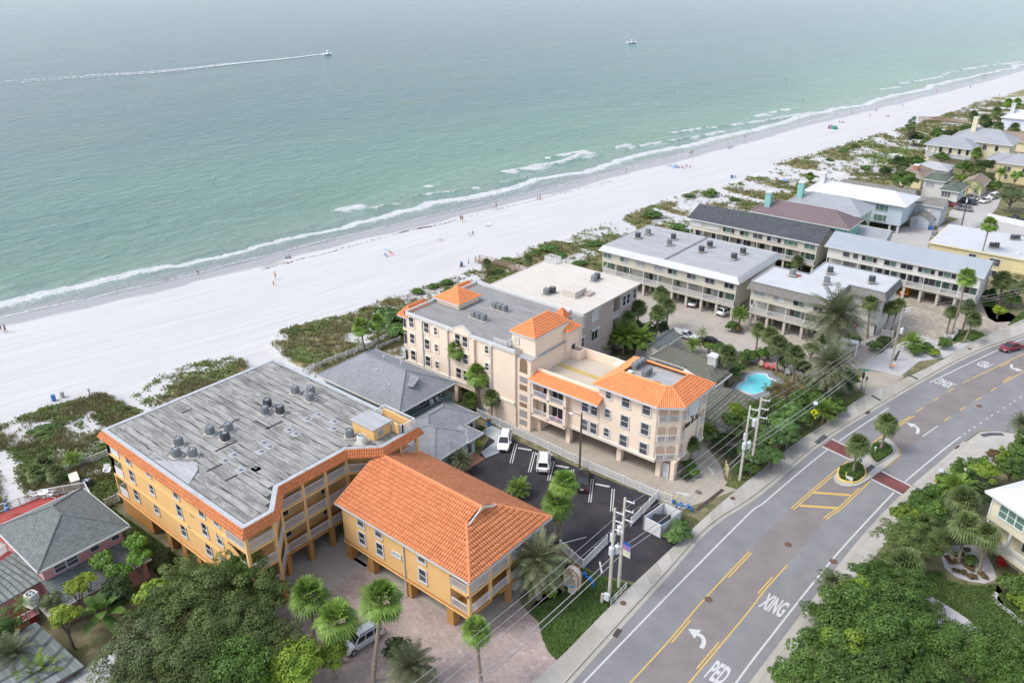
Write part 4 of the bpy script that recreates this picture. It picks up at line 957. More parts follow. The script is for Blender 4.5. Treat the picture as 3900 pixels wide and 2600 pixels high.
mb = MB(); ridge(mb,(xl,ym,zr+.05),(gx+.4,ym,zr+.05),.17); ridge(mb,(xr,yn,ze+.05),(gx,yn2,gz+.05),.15); ridge(mb,(xr,yf,ze+.05),(gx,yf2,gz+.05),.15); mb.build('ridge_cap',TERRA,rf)
tiled(B2, rf, [S1,S2,S3], TERRA, tw=.34, tl=.5, hgt=.10, lift=.11, single=300)
for c in rf.children: pass
for p in ((-56,46.9),(-50.5,46.4)):
 z = ze+(p[1]-yn)*(zr-ze)/(ym-yn); mb = MB(); mb.cyl(p,.09,z,z+.4,7); mb.build('vent_pipe',TERRA,rf)
B3 = Bld('apartment_building','peach stucco building with bright orange barrel-tile roofs and arched windows','building',(-62,86))
mb = MB(); mb.box(-86.2,-64.0,78.6,95.4,3.05,12.1); mb.box(-87.2,-86.2,79.8,84,3.05,11.4); B3.part('wall',mb,PEACH)
mb = MB(); mb.box(-64.0,-61.4,78.9,88,.0,11.6); mb.box(-61.4,-50.2,79.9,90.2,2.75,8.7); mb.box(-61.4,-61.2,79.0,90.2,2.75,9.8); B3.part('wall',mb,PEACH)
mb = MB(); mb.prism([(-50.4,79.8),(-41.6,79.8),(-41.0,80.4),(-39.6,81.6),(-39.1,81.9),(-39.1,88.9),(-50.4,88.9)],2.75,11.3); B3.part('wall',mb,PEACH)
mb = MB(); mb.box(-86,-74,84,95,0,3.05); mb.box(-61.4,-60.4,80,90,0,2.75); mb.box(-58,-44,86.5,90,0,2.75); mb.box(-41.6,-40.1,82.0,88.8,0,2.75); B3.part('lower_wall',mb,PEACH)
for x,y in ((-86,79.2),(-80.5,79.2),(-76,79.2),(-72.5,79.2),(-55.4,80.3),(-47.3,81.0),(-41.3,81.2)): mb = MB(); mb.box(x-.35,x+.35,y-.35,y+.35,0,3.1 if x < -64 else 2.75); B3.part('column',mb,PEACH)
mb = MB(); mb.box(-39.7,-39.1,81.2,82.0,0,2.8); B3.part('column',mb,PEACH)
mb = MB(); mb.box(-40.9,-39.9,81.3,81.45,0,2.2); B3.part('door',mb,WHT)
mb = MB(); mb.box(-72.4,-64.2,78.6,79.0,0,3.05); mb.box(-64.2,-63.9,78.6,79.0,0,3.05); B3.part('lower_wall',mb,PEACH)
mb = MB(); mb.bar((-86.3,78.52,4.0),(-64.1,78.52,4.0),.2,.25); mb.bar((-86.3,78.55,3.75),(-64.1,78.55,3.75),.14,.2); mb.bar((-55.4,79.72,3.15),(-41.3,79.72,3.15),.2,.3); mb.bar((-55.4,79.76,2.88),(-41.3,79.76,2.88),.12,.25); mb.bar((-39.02,81.9,3.05),(-39.02,88.9,3.05),.2,.3); B3.part('moulding',mb,PEACHD)
mb = MB()
for a,b in (((-86.3,78.5),(-75.9,78.5)),((-72.5,78.5),(-64.0,78.5)),((-86.3,95.5),(-64.0,95.5)),((-86.3,78.5),(-86.3,95.5)),((-66.4,90),(-66.4,95.5))):
 mb.box(min(a[0],b[0])-.12,max(a[0],b[0])+.12,min(a[1],b[1])-.12,max(a[1],b[1])+.12,12.1,12.62)
B3.part('parapet',mb,WHT)
mb = MB(); mb.add([(-75.9,78.4,12.1),(-72.5,78.4,12.1),(-72.5,78.4,12.62),(-74.2,78.4,13.5),(-75.9,78.4,12.62),(-75.9,78.75,12.1),(-72.5,78.75,12.1),(-72.5,78.75,12.62),(-74.2,78.75,13.5),(-75.9,78.75,12.62)],[(0,1,2,3,4),(9,8,7,6,5),(4,3,8,9),(3,2,7,8)]); B3.part('parapet_gable',mb,PEACH)
mb = MB(); mb.bar((-75.95,78.57,12.66),(-74.2,78.57,13.55),.42,.12); mb.bar((-74.2,78.57,13.55),(-72.45,78.57,12.66),.42,.12); B3.part('gable_coping',mb,WHT)
mb = MB(); mb.box(-86.2,-64,78.6,95.4,12.08,12.12); B3.part('roof_deck',mb,FELT2)
y = 78.75
while y < 95.2:
 mb = MB(); x0 = -86.1; xm = random.uniform(-82,-68)
 mb.add([(x0,y,12.142),(-66.6 if y > 82 else -64.4,y,12.142),(-66.6 if y > 82 else -64.4,y+1.03,12.13),(x0,y+1.03,12.13),(x0,y,12.121),(-66.6 if y > 82 else -64.4,y,12.121)],[(0,1,2,3),(4,5,1,0)]); B3.part('roofing_sheet',mb,FELT2); y += 1.0
for x,st in ((-85.0,'hung'),(-81.7,'hung'),(-79.7,'arch')):
 for z in (5.25,8.2,11.05): win(B3,'y',78.6,x,z,.7 if st == 'arch' else 1.0,1.2 if st == 'arch' else 1.65,st,.14,(1,0),tm=PEACHD)
for x in (-75.1,-73.6):
 for z in (5.3,8.2,11.05): win(B3,'y',78.6,x,z,1.0,1.65,'hung',.14,(1,0),tm=PEACHD)
for z in (5.4,8.3,11.1): win(B3,'y',78.6,-69.3,z,.7,1.2,'arch',.14,(1,0),tm=PEACHD)
win(B3,'y',78.9,-64.9+.3,3.4,.01,.01,'one',.01,0) if False else None
mb = MB(); mb.box(-67.3,-66.8,78.5,78.6,3.3,3.8); B3.part('wall_vent',mb,BLACK)
for x in (-82.6,-77.1,-68.4):
 mb = MB(); mb.bar((x,78.45,3.1),(x,78.45,12.2),.16,.13); mb.box(x-.25,x+.25,78.3,78.6,11.9,12.25); B3.part('downspout',mb,WHT)
mb = MB(); mb.box(-71.95,-71.55,78.2,78.6,3.05,12.1); B3.part('pilaster',mb,PEACH)
for z in (3.6,6.5,9.4):
 mb = MB(); mb.box(-87.3,-86.9,79.6,80.2,z,z+2.6); B3.part('balcony_post',mb,PEACH); railing(B3,[(-87.1,79.75),(-86.25,79.2)],z,1.0,2,WHT2)
 mb = MB(); mb.box(-87.3,-86.2,78.75,84,z-.3,z); B3.part('balcony_slab',mb,PEACH)
 win(B3,'y',78.75,-86.7,z+1.2,.55,1.9,'one',.05,0)
def pyr(B, cx_, cy, wx, wy, ze, rise, tw=.27, rid=0.0, wall=None, open_=None):
 if wall: mb = MB(); mb.box(cx_-wx/2+.35,cx_+wx/2-.35,cy-wy/2+.35,cy+wy/2-.35,wall,ze); B.part('wall',mb,PEACH)
 ax = 'x' if wx >= wy else 'y'; ins = (min(wx,wy)/2) if rid == 0 else rid
 return roof_hip(B,cx_-wx/2,cx_+wx/2,cy-wy/2,cy+wy/2,ze,rise,BRIGHT,tiles=dict(tw=tw,tl=.4,hgt=.085,lift=.03),axis=ax,inset=ins)
pyr(B3,-86.9,81.5,2.6,6.0,11.5,1.5,rid=1.3); pyr(B3,-86.9,92.5,2.6,5.6,11.5,1.5,rid=1.3)
pyr(B3,-83.4,87.6,5.6,5.6,13.0,1.7,wall=12.1);
pyr(B3,-63.9,84.2,4.6,8.4,14.5,1.7,wall=11.6,rid=2.3); mb = MB(); mb.box(-65.9,-61.6,80.2,88.2,11.0,14.4); B3.part('tower',mb,PEACH)
win(B3,'y',80.2,-64.9,13.3,.7,.9,'hung',.06,4);
pyr(B3,-62.3,88.6,3.2,3.6,13.2,1.2,wall=8.7);
mb = MB(); mb.box(-63.8,-61.0,87.1,90.1,8.7,13.1); B3.part('stair_head',mb,PEACH); win(B3,'x',-61.0,88.6,9.8,.9,2.0,'one',.06,0)
pyr(B3,-66.0,92.6,1.9,1.9,12.6,1.4,tw=.25); pyr(B3,-66.0,90.6,1.9,1.9,9.4,1.4,tw=.25)
for z in (10.6,7.4): win(B3,'x',-63.95,92.6,z,1.0,1.7,'hung',.12,(1,0))
mb = MB(); mb.box(-64.0,-61.2,78.8,87.2,11.55,11.7); B3.part('stair_roof',mb,FELT3)
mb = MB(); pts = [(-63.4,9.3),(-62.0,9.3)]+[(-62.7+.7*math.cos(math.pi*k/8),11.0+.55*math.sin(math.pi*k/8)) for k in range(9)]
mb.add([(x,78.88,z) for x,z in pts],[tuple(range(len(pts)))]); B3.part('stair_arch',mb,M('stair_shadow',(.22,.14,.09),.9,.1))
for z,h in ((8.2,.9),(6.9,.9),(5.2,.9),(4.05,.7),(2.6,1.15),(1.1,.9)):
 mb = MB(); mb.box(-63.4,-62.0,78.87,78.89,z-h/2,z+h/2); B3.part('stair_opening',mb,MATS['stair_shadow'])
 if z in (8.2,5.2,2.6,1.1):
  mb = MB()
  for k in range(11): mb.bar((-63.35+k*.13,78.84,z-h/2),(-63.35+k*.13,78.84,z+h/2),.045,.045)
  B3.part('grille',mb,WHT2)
for z in (3.0,6.05):
 mb = MB(); mb.box(-61.2,-55.4,79.0,79.9,z-.28,z); mb.box(-61.3,-55.3,78.98,79.15,z-.3,z+.2); B3.part('balcony_slab',mb,PEACH)
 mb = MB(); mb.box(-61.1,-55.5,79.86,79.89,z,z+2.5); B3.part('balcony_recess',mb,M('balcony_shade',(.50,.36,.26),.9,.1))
 for x in (-61.2,-58.35,-55.45): mb = MB(); mb.box(x-.2,x+.2,78.98,79.9,z,z+2.75); B3.part('balcony_pier',mb,PEACH)
 for a,b in ((-60.95,-58.6),(-58.1,-55.7)): railing(B3,[(a,79.05),(b,79.05)],z,1.05,2.3)
 win(B3,'y',79.84,-57.2,z+1.25,1.8,1.9,'slide',.08,0); win(B3,'y',79.84,-59.3,z+1.3,.8,1.9,'one',.08,0)
mb = MB(); mb.box(-55.4,-50.2,79.75,79.95,2.75,8.8); B3.part('wall',mb,PEACH)
S = [(-61.6,78.5,8.75),(-49.7,78.5,8.75),(-49.7,80.2,9.75),(-61.6,80.2,9.75)]
t = slab_face(S,.12); rf = B3.part('roof',t,BRIGHT); tiled(B3,rf,[S],BRIGHT,tw=.27,tl=.4,hgt=.09,lift=.03); mb = MB(); mb.bar((-61.6,78.45,8.68),(-49.7,78.45,8.68),.12,.24); mb.build('fascia',WHT,rf)
for q in ((-61.2,-50.0,80.1,80.4,8.7,10.1),(-61.2,-50.6,89.6,89.9,8.7,10.1),(-59.6,-59.3,88.4,89.6,8.7,10.1),(-61.2,-59.3,88.1,88.4,8.7,10.1),(-53.5,-50.4,88.1,89.59,8.7,10.0)): mb = MB(); mb.box(*q); B3.part('terrace_parapet',mb,PEACH)
mb = MB(); mb.box(-61.2,-50.4,80.4,89.6,8.68,8.78); B3.part('terrace_floor',mb,mat_concrete('terrace',(.50,.44,.355),.6,(.40,.33,.25)))
mb = MB(); mb.box(-61.0,-50.6,84.6,85.5,8.78,8.80); B3.part('terrace_stripe',mb,M('terrace_yellow',(.46,.34,.11),.8,.15,2,dirt=.5,dcol=(.5,.42,.25)))
mb = MB(); mb.box(-56.6,-53.6,90.1,91.2,8.9,9.3); B3.part('terrace_hood',mb,SHV)
for x in (-52.5,-51.0):
 for z in (4.25,7.2): win(B3,'y',79.75,x,z,1.0,1.6,'hung',.16,1)
for z in (4.4,7.4,10.3): win(B3,'y',79.8,-48.9,z,.75,1.2,'arch',.16,(1,0))
for x in (-46.2,-43.1):
 for z in (4.15,7.15,10.2): win(B3,'y',79.8,x,z,1.1,1.65,'hung',.18,1)
for z in (2.75,5.65,8.6):
 for (a,b) in (((-41.35,80.02),(-40.55,80.75)),((-40.35,80.95),(-39.45,81.72))):
  d = Vector((b[0]-a[0],b[1]-a[1],0)).normalized(); n = Vector((d.y,-d.x,0))*.02
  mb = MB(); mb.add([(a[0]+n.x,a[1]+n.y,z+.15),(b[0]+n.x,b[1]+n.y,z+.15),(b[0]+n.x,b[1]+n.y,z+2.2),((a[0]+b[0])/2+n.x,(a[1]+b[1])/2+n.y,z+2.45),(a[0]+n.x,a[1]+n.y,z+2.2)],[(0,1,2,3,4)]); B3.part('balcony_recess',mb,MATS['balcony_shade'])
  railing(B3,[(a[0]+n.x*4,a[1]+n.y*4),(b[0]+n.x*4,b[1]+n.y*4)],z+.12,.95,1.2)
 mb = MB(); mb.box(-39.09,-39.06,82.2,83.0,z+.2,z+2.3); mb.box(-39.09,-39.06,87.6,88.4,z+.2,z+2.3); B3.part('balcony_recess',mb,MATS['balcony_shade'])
 railing(B3,[(-39.03,82.2),(-39.03,83.0)],z+.1,.95,1); railing(B3,[(-39.03,87.6),(-39.03,88.4)],z+.1,.95,1)
mb = MB(); mb.bar((-38.95,86.6,.2),(-38.95,86.6,11.2),.14,.14); B3.part('downspout',mb,WHT)
mb = MB(); n = 14; mb.add([(-38.98,84.9+1.35*math.cos(2*math.pi*k/n),9.8+1.2*math.sin(2*math.pi*k/n)) for k in range(n)],[tuple(range(n))]); mb.tube([(-38.98,84.9+1.4*math.cos(2*math.pi*k/n),9.8+1.25*math.sin(2*math.pi*k/n)) for k in range(n+1)],.1,5); B3.part('oval_window',mb,M('oval_glass',(.62,.64,.64),.4,.1))
for txt,zz,sz in (('Sun & Sea',7.6,1.15),('616',8.35,.55)):
 me = text_mesh(txt, sz, .02, .25 if '&' in txt else .1, .02); me.materials.append(BLACK)
 o = link('lettering', me, B3.root, loc=Vector((-39.03,84.9,zz))-B3.o); o.rotation_euler = (math.pi/2,0,math.pi/2)
E0 = [(-51.1,79.1),(-41.2,79.1),(-38.4,81.2),(-38.4,89.5),(-51.1,89.5)]; E1 = [(-48.4,81.9),(-41.7,81.9),(-41.1,82.3),(-41.1,86.8),(-48.4,86.8)]
polys = []; mb = MB(); n5 = 5
for i in range(5):
 j = (i+1)%5; q = [(*E0[i],11.35),(*E0[j],11.35),(*E1[j],13.0),(*E1[i],13.0)]; polys.append(q); t = slab_face(q,.12); mb.add(t.v,t.f)
rf = B3.part('roof',mb,BRIGHT); tiled(B3,rf,polys,BRIGHT,tw=.27,tl=.4,hgt=.09,lift=.03)
mb = MB()
for i in range(5): ridge(mb,(*E0[i],11.4),(*E1[i],13.05),.15); ridge(mb,(*E1[i],13.05),(*E1[(i+1)%5],13.05),.14)
mb.build('ridge_cap',BRIGHT,rf); mb = MB()
for i in range(5): mb.bar((*E0[i],11.25),(*E0[(i+1)%5],11.25),.14,.28)
mb.build('fascia',WHT,rf)
mb = MB(); mb.prism(shrink(E1,-.05),11.5,12.45); B3.part('roof_well',mb,FELT3)
for k in range(5): mb = MB(); mb.add([(-48.3,82.0+k*.96,12.48),(-41.3,82.0+k*.96,12.48),(-41.3,82.98+k*.96,12.465),(-48.3,82.98+k*.96,12.465)],[(0,1,2,3)]); B3.part('roofing_sheet',mb,FELT3)
mb = MB(); mb.box(-44.2,-43.2,82.6,83.3,12.5,12.56); B3.part('roof_patch',mb,M('rust',(.42,.16,.05),.9,.3,3)); mb = MB(); mb.box(-48.0,-47.3,82.4,83.2,12.47,12.95); B3.part('roof_box',mb,WHT)
for x,y in ((-47.9,84.4),(-47.9,85.4),(-47.9,86.3),(-45.8,83.6),(-45.8,84.5)): ac(x,y,12.48,'grey air conditioner inside the tiled roof well of the peach building','condensers in the peach roof well','grey',.1,1.05)
for i in range(3): ac(-77.0+i*1.0,84.4,12.15,'grey air conditioner in a row on the peach beach block roof','condensers on the peach beach block','grey',0,1.15); ac(-76.8+i*1.0,89.2,12.15,'grey air conditioner in a row on the peach beach block roof','condensers on the peach beach block','grey',0,1.15)
railing(B3,[(-68.2,79.0),(-66.0,79.0),(-66.0,80.2)],12.15,1.0,1.3)
TEAL = mat_wall('teal_board',(.17,.25,.26),.15,('Z',1.8)); TEALL = mat_wall('pale_teal_board',(.34,.43,.44),.15,('Z',1.8))
B6 = Bld('house','teal two-storey house with a broad blue-grey shingle hip roof','house',(-81,70))
mb = MB(); mb.box(-90.2,-75.0,64.9,75.0,0,5.6); B6.part('wall',mb,TEAL)
rf = roof_hip(B6,-91.2,-72.9,64.0,75.8,5.6,2.9,SHG,axis='x',inset=4.6)
t = slab_face([(-77.5,66.9,7.05),(-74.6,68.6,7.35),(-75.2,70.4,7.9),(-78.4,70.0,8.35)],.1); t.build('dormer',SHG,rf)
for p in ((-84,71.5,8.0),(-82,68.2,7.6),(-78,67,7.0),(-80.5,71.8,8.0),(-76.2,67.6,6.7)): mb = MB(); mb.cyl(p[:2],.14,p[2]-.4,p[2]+.25,8); mb.build('roof_vent',WHT,rf)
mb = MB(); mb.box(-75.0,-73.0,64.9,75.0,2.75,2.95); B6.part('balcony_slab',mb,TEAL); railing(B6,[(-75,65.0),(-73.1,65.0),(-73.1,74.9),(-75,74.9)],2.95,1.05,2.0,TEAL)
for y in (66.5,70.5,73.6): win(B6,'x',-75.0,y,4.2,1.3,1.6,'slide',.1,0)
B6b = Bld('house','low pale teal cottage with stepped blue-grey shingle roofs by the parking lot','house',(-68,69))
mb = MB(); mb.box(-74,-67.4,65.2,73.5,0,3.0); mb.box(-72,-64.1,62.0,69.8,0,3.0); B6b.part('wall',mb,TEALL)
roof_hip(B6b,-74.5,-66.7,63.5,74.2,3.0,1.7,SHG,axis='y',inset=3.9); roof_hip(B6b,-73.0,-63.4,61.2,70.4,2.95,1.55,SHG,axis='x',inset=4.3)
roof_hip(B6b,-66.4,-63.2,67.6,70.7,3.02,.75,SHG,axis='x',gable=(True,False),inset=1.6,cap=False)
win(B6b,'x',-67.4,72.3,1.7,1.4,1.1,'slide',.1,0); win(B6b,'x',-64.1,66.6,1.2,1.0,2.1,'one',.1,0); win(B6b,'x',-64.1,68.6,1.2,.9,2.1,'one',.1,1)
mb = MB(); mb.box(-64.1,-61.9,65.3,69.4,.02,.08); B6b.part('brick_stoop',mb,M('brick_stoop',(.36,.16,.10),.85,.3,4))
mb = MB(); mb.prism([(-63.4,70.2),(-61.9,69.6),(-61.3,72),(-62.5,76.4),(-67,76.6),(-67,74.2),(-63.6,73.8)],.02,.06); B6b.part('walkway',mb,mat_concrete('blue_walk',(.42,.45,.47),.3))
MAUVE = mat_wall('mauve_stucco',(.40,.325,.295),.25)
B7 = Bld('apartment_block','mauve stucco block with a cream coated flat roof and white shutters','building',(-76,107))
mb = MB(); mb.box(-86.0,-66.4,98.0,108.3,0,10.6); mb.box(-86.0,-66.4,110.3,116.0,0,10.6); mb.box(-86,-68,108.3,110.3,0,10.6); B7.part('wall',mb,MAUVE)
mb = MB(); mb.box(-86.3,-66.05,97.7,116.3,10.6,10.9); B7.part('roof_deck',mb,FELT4); mb = MB()
for a,b in (((-86.3,97.7),(-66.05,97.7)),((-66.05,97.7),(-66.05,116.3)),((-66.05,116.3),(-86.3,116.3)),((-86.3,116.3),(-86.3,97.7))): mb.bar((*a,10.9),(*b,10.9),.22,.14)
B7.part('roof_edge',mb,FELT4)
for y,z,g,st in ((99.0,9.2,4,'one'),(102.6,9.3,4,'slide'),(99.0,5.6,0,'hung'),(102.6,5.7,0,'slide'),(111.6,9.0,0,'hung'),(112.9,9.0,0,'hung'),(115,9.3,1,'hung'),(112,5.5,0,'slide')):
 win(B7,'x',-66.4,y,z,1.9 if st == 'slide' else 1.0,1.8,st,.14,g)
 if y < 105: mb = MB(); w = 1.1 if st == 'slide' else .65; mb.bar((-66.2,y-w,z+1.12),(-66.2,y+w,z+1.12),.35,.3); B7.part('shutter_box',mb,WHT)
mb = MB(); mb.box(-73.5,-70.8,103.0,106.3,10.9,12.0); B7.part('roof_hatch',mb,FELT4); mb = MB(); mb.box(-70.7,-69.5,105.2,107,10.9,11.3); B7.part('skylight',mb,MAUVE)
railing(B7,[(-68,108.5),(-66.5,108.5),(-66.5,110.1)],6.6,1.1,1.5); mb = MB(); mb.box(-68,-66.5,108.3,110.3,6.3,6.6); B7.part('landing',mb,MAUVE)
railing(B7,[(-86,114.6),(-83.5,114.6),(-83.5,116.2),(-86,116.2)],10.92,1.1,1.3,closed=True); railing(B7,[(-86.9,98),(-86.9,104.5),(-85,104.5)],8.0,1.1,2.0)
mb = MB(); mb.box(-88.6,-86,98,106,7.7,8.0); B7.part('balcony_slab',mb,MAUVE); mb = MB(); mb.bar((-66.3,98.0,0),(-66.3,98.0,10.5),.12,.12); B7.part('downspout',mb,WHT)
for p in (k2(155,835),k2(210,800),k8(300+380,0)): pass
for i,(x,y) in enumerate(((-75.8,101.6),(-75.4,102.8),(-73.0,111.9),(-73.2,113.2))): ac(x,y,10.92,'%s air conditioner pair member on the cream roof of the mauve block'%('dark' if i%2 else 'grey'),'condensers on the cream roof '+('dark' if i%2 else 'grey'),'dark' if i%2 else 'grey',0,1.2)
def stilts(B, x0, x1, y0, y1, nx, zf=2.55, back=None):
 for i in range(nx):
  x = x0+.4+(x1-x0-.8)*i/(nx-1)
  for y in (y0+.3,y0+3.2): mb = MB(); mb.box(x-.24,x+.24,y-.24,y+.24,0,zf); B.part('stilt',mb,SOFFIT)
 mb = MB(); mb.box(x0+.5,x1-.5,y0+(back or 7.5),y1-.2,0,zf); B.part('rear_wall',mb,CREAM)
def row(B, x0, x1, y0, y1, tops, lows, wall=CREAM, zt=8.0, zf=2.55, doors=()):
 """two floors over open parking: balcony recess in the middle storey"""
 mb = MB(); mb.box(x0,x1,y0,y1,5.3,zt); B.part('upper_wall',mb,wall)
 mb = MB(); mb.box(x0,x1,y0+1.8,y1,zf+.28,5.3); B.part('wall',mb,wall)
 mb = MB(); mb.box(x0-.1,x1+.1,y0-.1,y1,zf,zf+.28); B.part('floor_beam',mb,SOFFIT)
 railing(B,[(x0+.05,y0),(x1-.05,y0)],zf+.28,1.05,3.4); railing(B,[(x1-.05,y0),(x1-.05,y0+1.8)],zf+.28,1.05,3); railing(B,[(x0+.05,y0+1.8),(x0+.05,y0)],zf+.28,1.05,3)
 n = max(2,round((x1-x0)/3.4))
 for i in range(n+1):
  x = x0+.1+(x1-x0-.2)*i/n; mb = MB(); mb.box(x-.07,x+.07,y0-.03,y0+.11,zf+.28,5.3); B.part('balcony_post',mb,WHT)
  if i%2 == 1: mb = MB(); mb.box(x-.08,x+.08,y0+.1,y0+1.8,zf+.28,5.3); B.part('party_wall',mb,wall)
 for i,(x,w,st,g) in enumerate(tops): win(B,'y',y0,x,6.75,w,1.0,st,.07,g)
 for i,(x,w,st,g) in enumerate(lows): win(B,'y',y0+1.8,x,zf+1.5,w,1.35 if st != 'one' else 2.0,st,.07,g)
B8 = Bld('apartment_block','cream timber block on stilts with white metal mansard around a flat grey roof','building',(-71,144))
row(B8,-86.3,-56.2,135.2,153.4,[(x,1.9,'slide',g) for x,g in ((-85.1,2),(-81.0,(2,3)),(-77.1,3),(-73.0,3),(-69.8,(0,2)),(-65.6,(1,2)),(-61.7,1),(-57.7,0))],
 [(-85.2,1.8,'slide',2),(-81.1,1.9,'slide',2),(-78.2,2.0,'slide',4),(-75.4,.8,'one',0),(-73.7,1.6,'slide',3),(-69.7,1.8,'slide',2),(-65.7,1.9,'slide',3),(-63.0,1.9,'slide',1),(-61,.8,'one',3),(-59.9,.8,'one',0),(-57.9,1.9,'slide',2)])
stilts(B8,-86.3,-56.2,135.2,153.4,10)
O8 = [(-86.3,135.2),(-56.2,135.2),(-56.2,153.6),(-86.3,153.6)]
mb = MB(); mb.prism(O8,7.95,8.75); B8.part('roof_deck',mb,FELT3)
r = skirt(B8,O8,8.85,7.75,.0,.75,M('white_mansard',(.48,.485,.485),.5,.08,.6,dirt=.35,dcol=(.5,.47,.42),dscale=.5),range(4),0,0)
sm = MB(); lo = shrink(O8,-.76); hi = shrink(O8,-.01)
for i in range(4):
 a,b,c,d = [Vector((*q,z)) for q,z in ((lo[i],7.77),(lo[(i+1)%4],7.77),(hi[(i+1)%4],8.87),(hi[i],8.87))]; n = int((b-a).length/.45)
 for k in range(n+1): sm.bar(a.lerp(b,k/n),d.lerp(c,k/n),.05,.06)
sm.build('seams',MATS['white_mansard'],r)
y = 135.3
while y < 153.3:
 for a,b in ((-86.2,-71.9),(-71.8,-56.3)): mb = MB(); mb.add([(a,y,8.772),(b,y,8.772),(b,y+1.03,8.76),(a,y+1.03,8.76)],[(0,1,2,3)]); B8.part('roofing_sheet',mb,FELT3)
 y += 1.0
mb = MB(); mb.box(-72.0,-71.6,135.4,153.4,8.75,8.95); B8.part('roof_divider',mb,FELT2)
def zp(f, z): return Vector((f.x,f.y,0))*((CAM_H-z)/CAM_H)
for i,(p,kd) in enumerate((((785,275),'grey'),((672,315),'dark'),((1068,330),'dark'),((1022,395),'grey'),((1382,470),'dark'),((1475,415),'dark'),((1745,550),'dark'),((1845,490),'dark'))):
 q = zp(k2(*p),8.8); ac(q.x,q.y,8.95,'%s air conditioner on the white-edged flat roof'%kd,'condensers on the white-edged roof '+kd,kd,.2*i,1.25)
B9 = Bld('apartment_block','cream stilt block with grey shingle mansard and L-shaped pale flat roof','building',(-43,145))
row(B9,-53.2,-39.2,135.0,145.2,[(-51.6,2.0,'slide',3),(-47.8,2.1,'slide',(3,4)),(-44.1,2.0,'slide',(0,2)),(-40.6,1.6,'slide',1)],[(-51.9,2.0,'slide',4),(-47.7,2.1,'slide',4),(-45.1,1.9,'slide',(1,2)),(-43.3,.8,'one',0),(-41.5,.8,'one',3)])
stilts(B9,-53.2,-39.2,135.0,145.2,5,back=6)
mb = MB(); mb.box(-46.4,-32.6,144.6,153.8,2.6,8.0); mb.box(-46.2,-33,145,153.6,0,2.6); mb.box(-40.5,-33,144.9,146,0,2.6); B9.part('wall',mb,CREAM2)
mb = MB(); mb.box(-46.4,-32.5,144.5,144.62,5.1,5.5); mb.box(-46.4,-32.5,144.5,144.62,2.4,2.8); B9.part('trim_band',mb,SOFFIT)
win(B9,'y',144.6,-38.2,6.6,1.0,1.6,'one',.08,0)
O9 = [(-53.4,134.9),(-38.7,134.9),(-38.7,144.4),(-32.4,144.4),(-32.4,153.9),(-46.5,153.9),(-46.5,145.4),(-53.4,145.4)]
mb = MB(); mb.prism(O9,7.95,8.75); B9.part('roof_deck',mb,FELT3); skirt(B9,O9,8.85,7.45,.0,.55,SHT,range(8),0,0)
y = 135
while y < 153.6:
 a,b = (-53.3,-38.8) if y < 144.4 else (-46.4,-32.5); mb = MB(); mb.add([(a,y,8.772),(b,y,8.772),(b,y+1.03,8.76),(a,y+1.03,8.76)],[(0,1,2,3)]); B9.part('roofing_sheet',mb,M('roof_pale',(.44,.45,.46),.8,.08,.5,dirt=.4,dcol=(.38,.36,.34),dscale=.25)); y += 1.0
mb = MB()
for i in range(8): mb.bar((*O9[i],8.85),(*O9[(i+1)%8],8.85),.2,.1)
B9.part('roof_edge',mb,ALU)
mb = MB(); q = zp(k3(795,500),8.8); mb.box(q.x-.6,q.x+.6,q.y-.5,q.y+.5,8.77,8.95); B9.part('roof_hatch',mb,M('red_hatch',(.45,.10,.06),.6))
for i,(p,kd) in enumerate((((728,510),'grey'),((1208,480),'dark'),((1165,610),'grey'),((1740,600),'dark'))):
 q = zp(k3(*p),8.8); ac(q.x,q.y,9.1,'%s air conditioner on a stand on the pale L-shaped roof'%kd,'condensers on the L-shaped roof '+kd,kd,.2*i,1.25)
B10 = Bld('apartment_block','cream stilt row with a long charcoal shingle gable roof','building',(-68,172))
row(B10,-82.9,-52.8,167.5,177.8,[(-81.3,2.6,'one',4),(-77.1,3.2,'one',4),(-73.2,2.8,'triple',(0,2,0)),(-69.4,2.1,'slide',(0,2)),(-66.2,2.2,'slide',1),(-62.4,3.2,'triple',(0,3,0)),(-58.6,3.0,'triple',2),(-54.4,2.3,'slide',2)],
 [(-81.1,2.2,'slide',(0,3)),(-76.9,2.2,'slide',(0,3)),(-74.3,2.0,'slide',(2,0)),(-71.3,.9,'one',0),(-69.4,2.1,'slide',0),(-66.1,2.3,'slide',0),(-62,2.3,'slide',0),(-59.6,2.2,'slide',2),(-56.5,.9,'one',2),(-54.4,2.2,'slide',2)])
stilts(B10,-82.9,-52.8,167.5,177.8,10,back=6); roof_hip(B10,-83.6,-52.2,166.9,178.4,7.85,2.3,SHK,axis='x',gable=(True,True),cap=False)
mb = MB(); mb.add([(-52.8,167.5,8),(-52.8,177.8,8),(-52.8,172.6,9.9)],[(0,1,2)]); B10.part('gable_wall',mb,CREAM)
B11 = Bld('apartment_block','cream stilt row with a long blue-grey standing-seam metal roof','building',(-36,172))
row(B11,-50.5,-21.2,167.5,177.5,[(-46.6,1.3,'one',1),(-44.7,1.0,'one',1),(-41.9,3.0,'triple',(0,2,0)),(-37.8,2.3,'slide',(0,2)),(-34.6,2.3,'slide',0),(-30.9,3.1,'triple',(0,2,0)),(-27.1,3.2,'triple',(0,2,0))],
 [(-46,2,'slide',3),(-42.6,2.3,'slide',(0,2)),(-39.9,.9,'one',0),(-37.7,2.3,'slide',(0,2)),(-34.7,2.3,'slide',(0,1)),(-32.7,1.0,'one',0),(-30.4,2.4,'slide',1),(-27.8,2.4,'slide',2),(-25.5,.9,'one',0),(-22.9,2.2,'slide',(0,2))],wall=CREAM2)
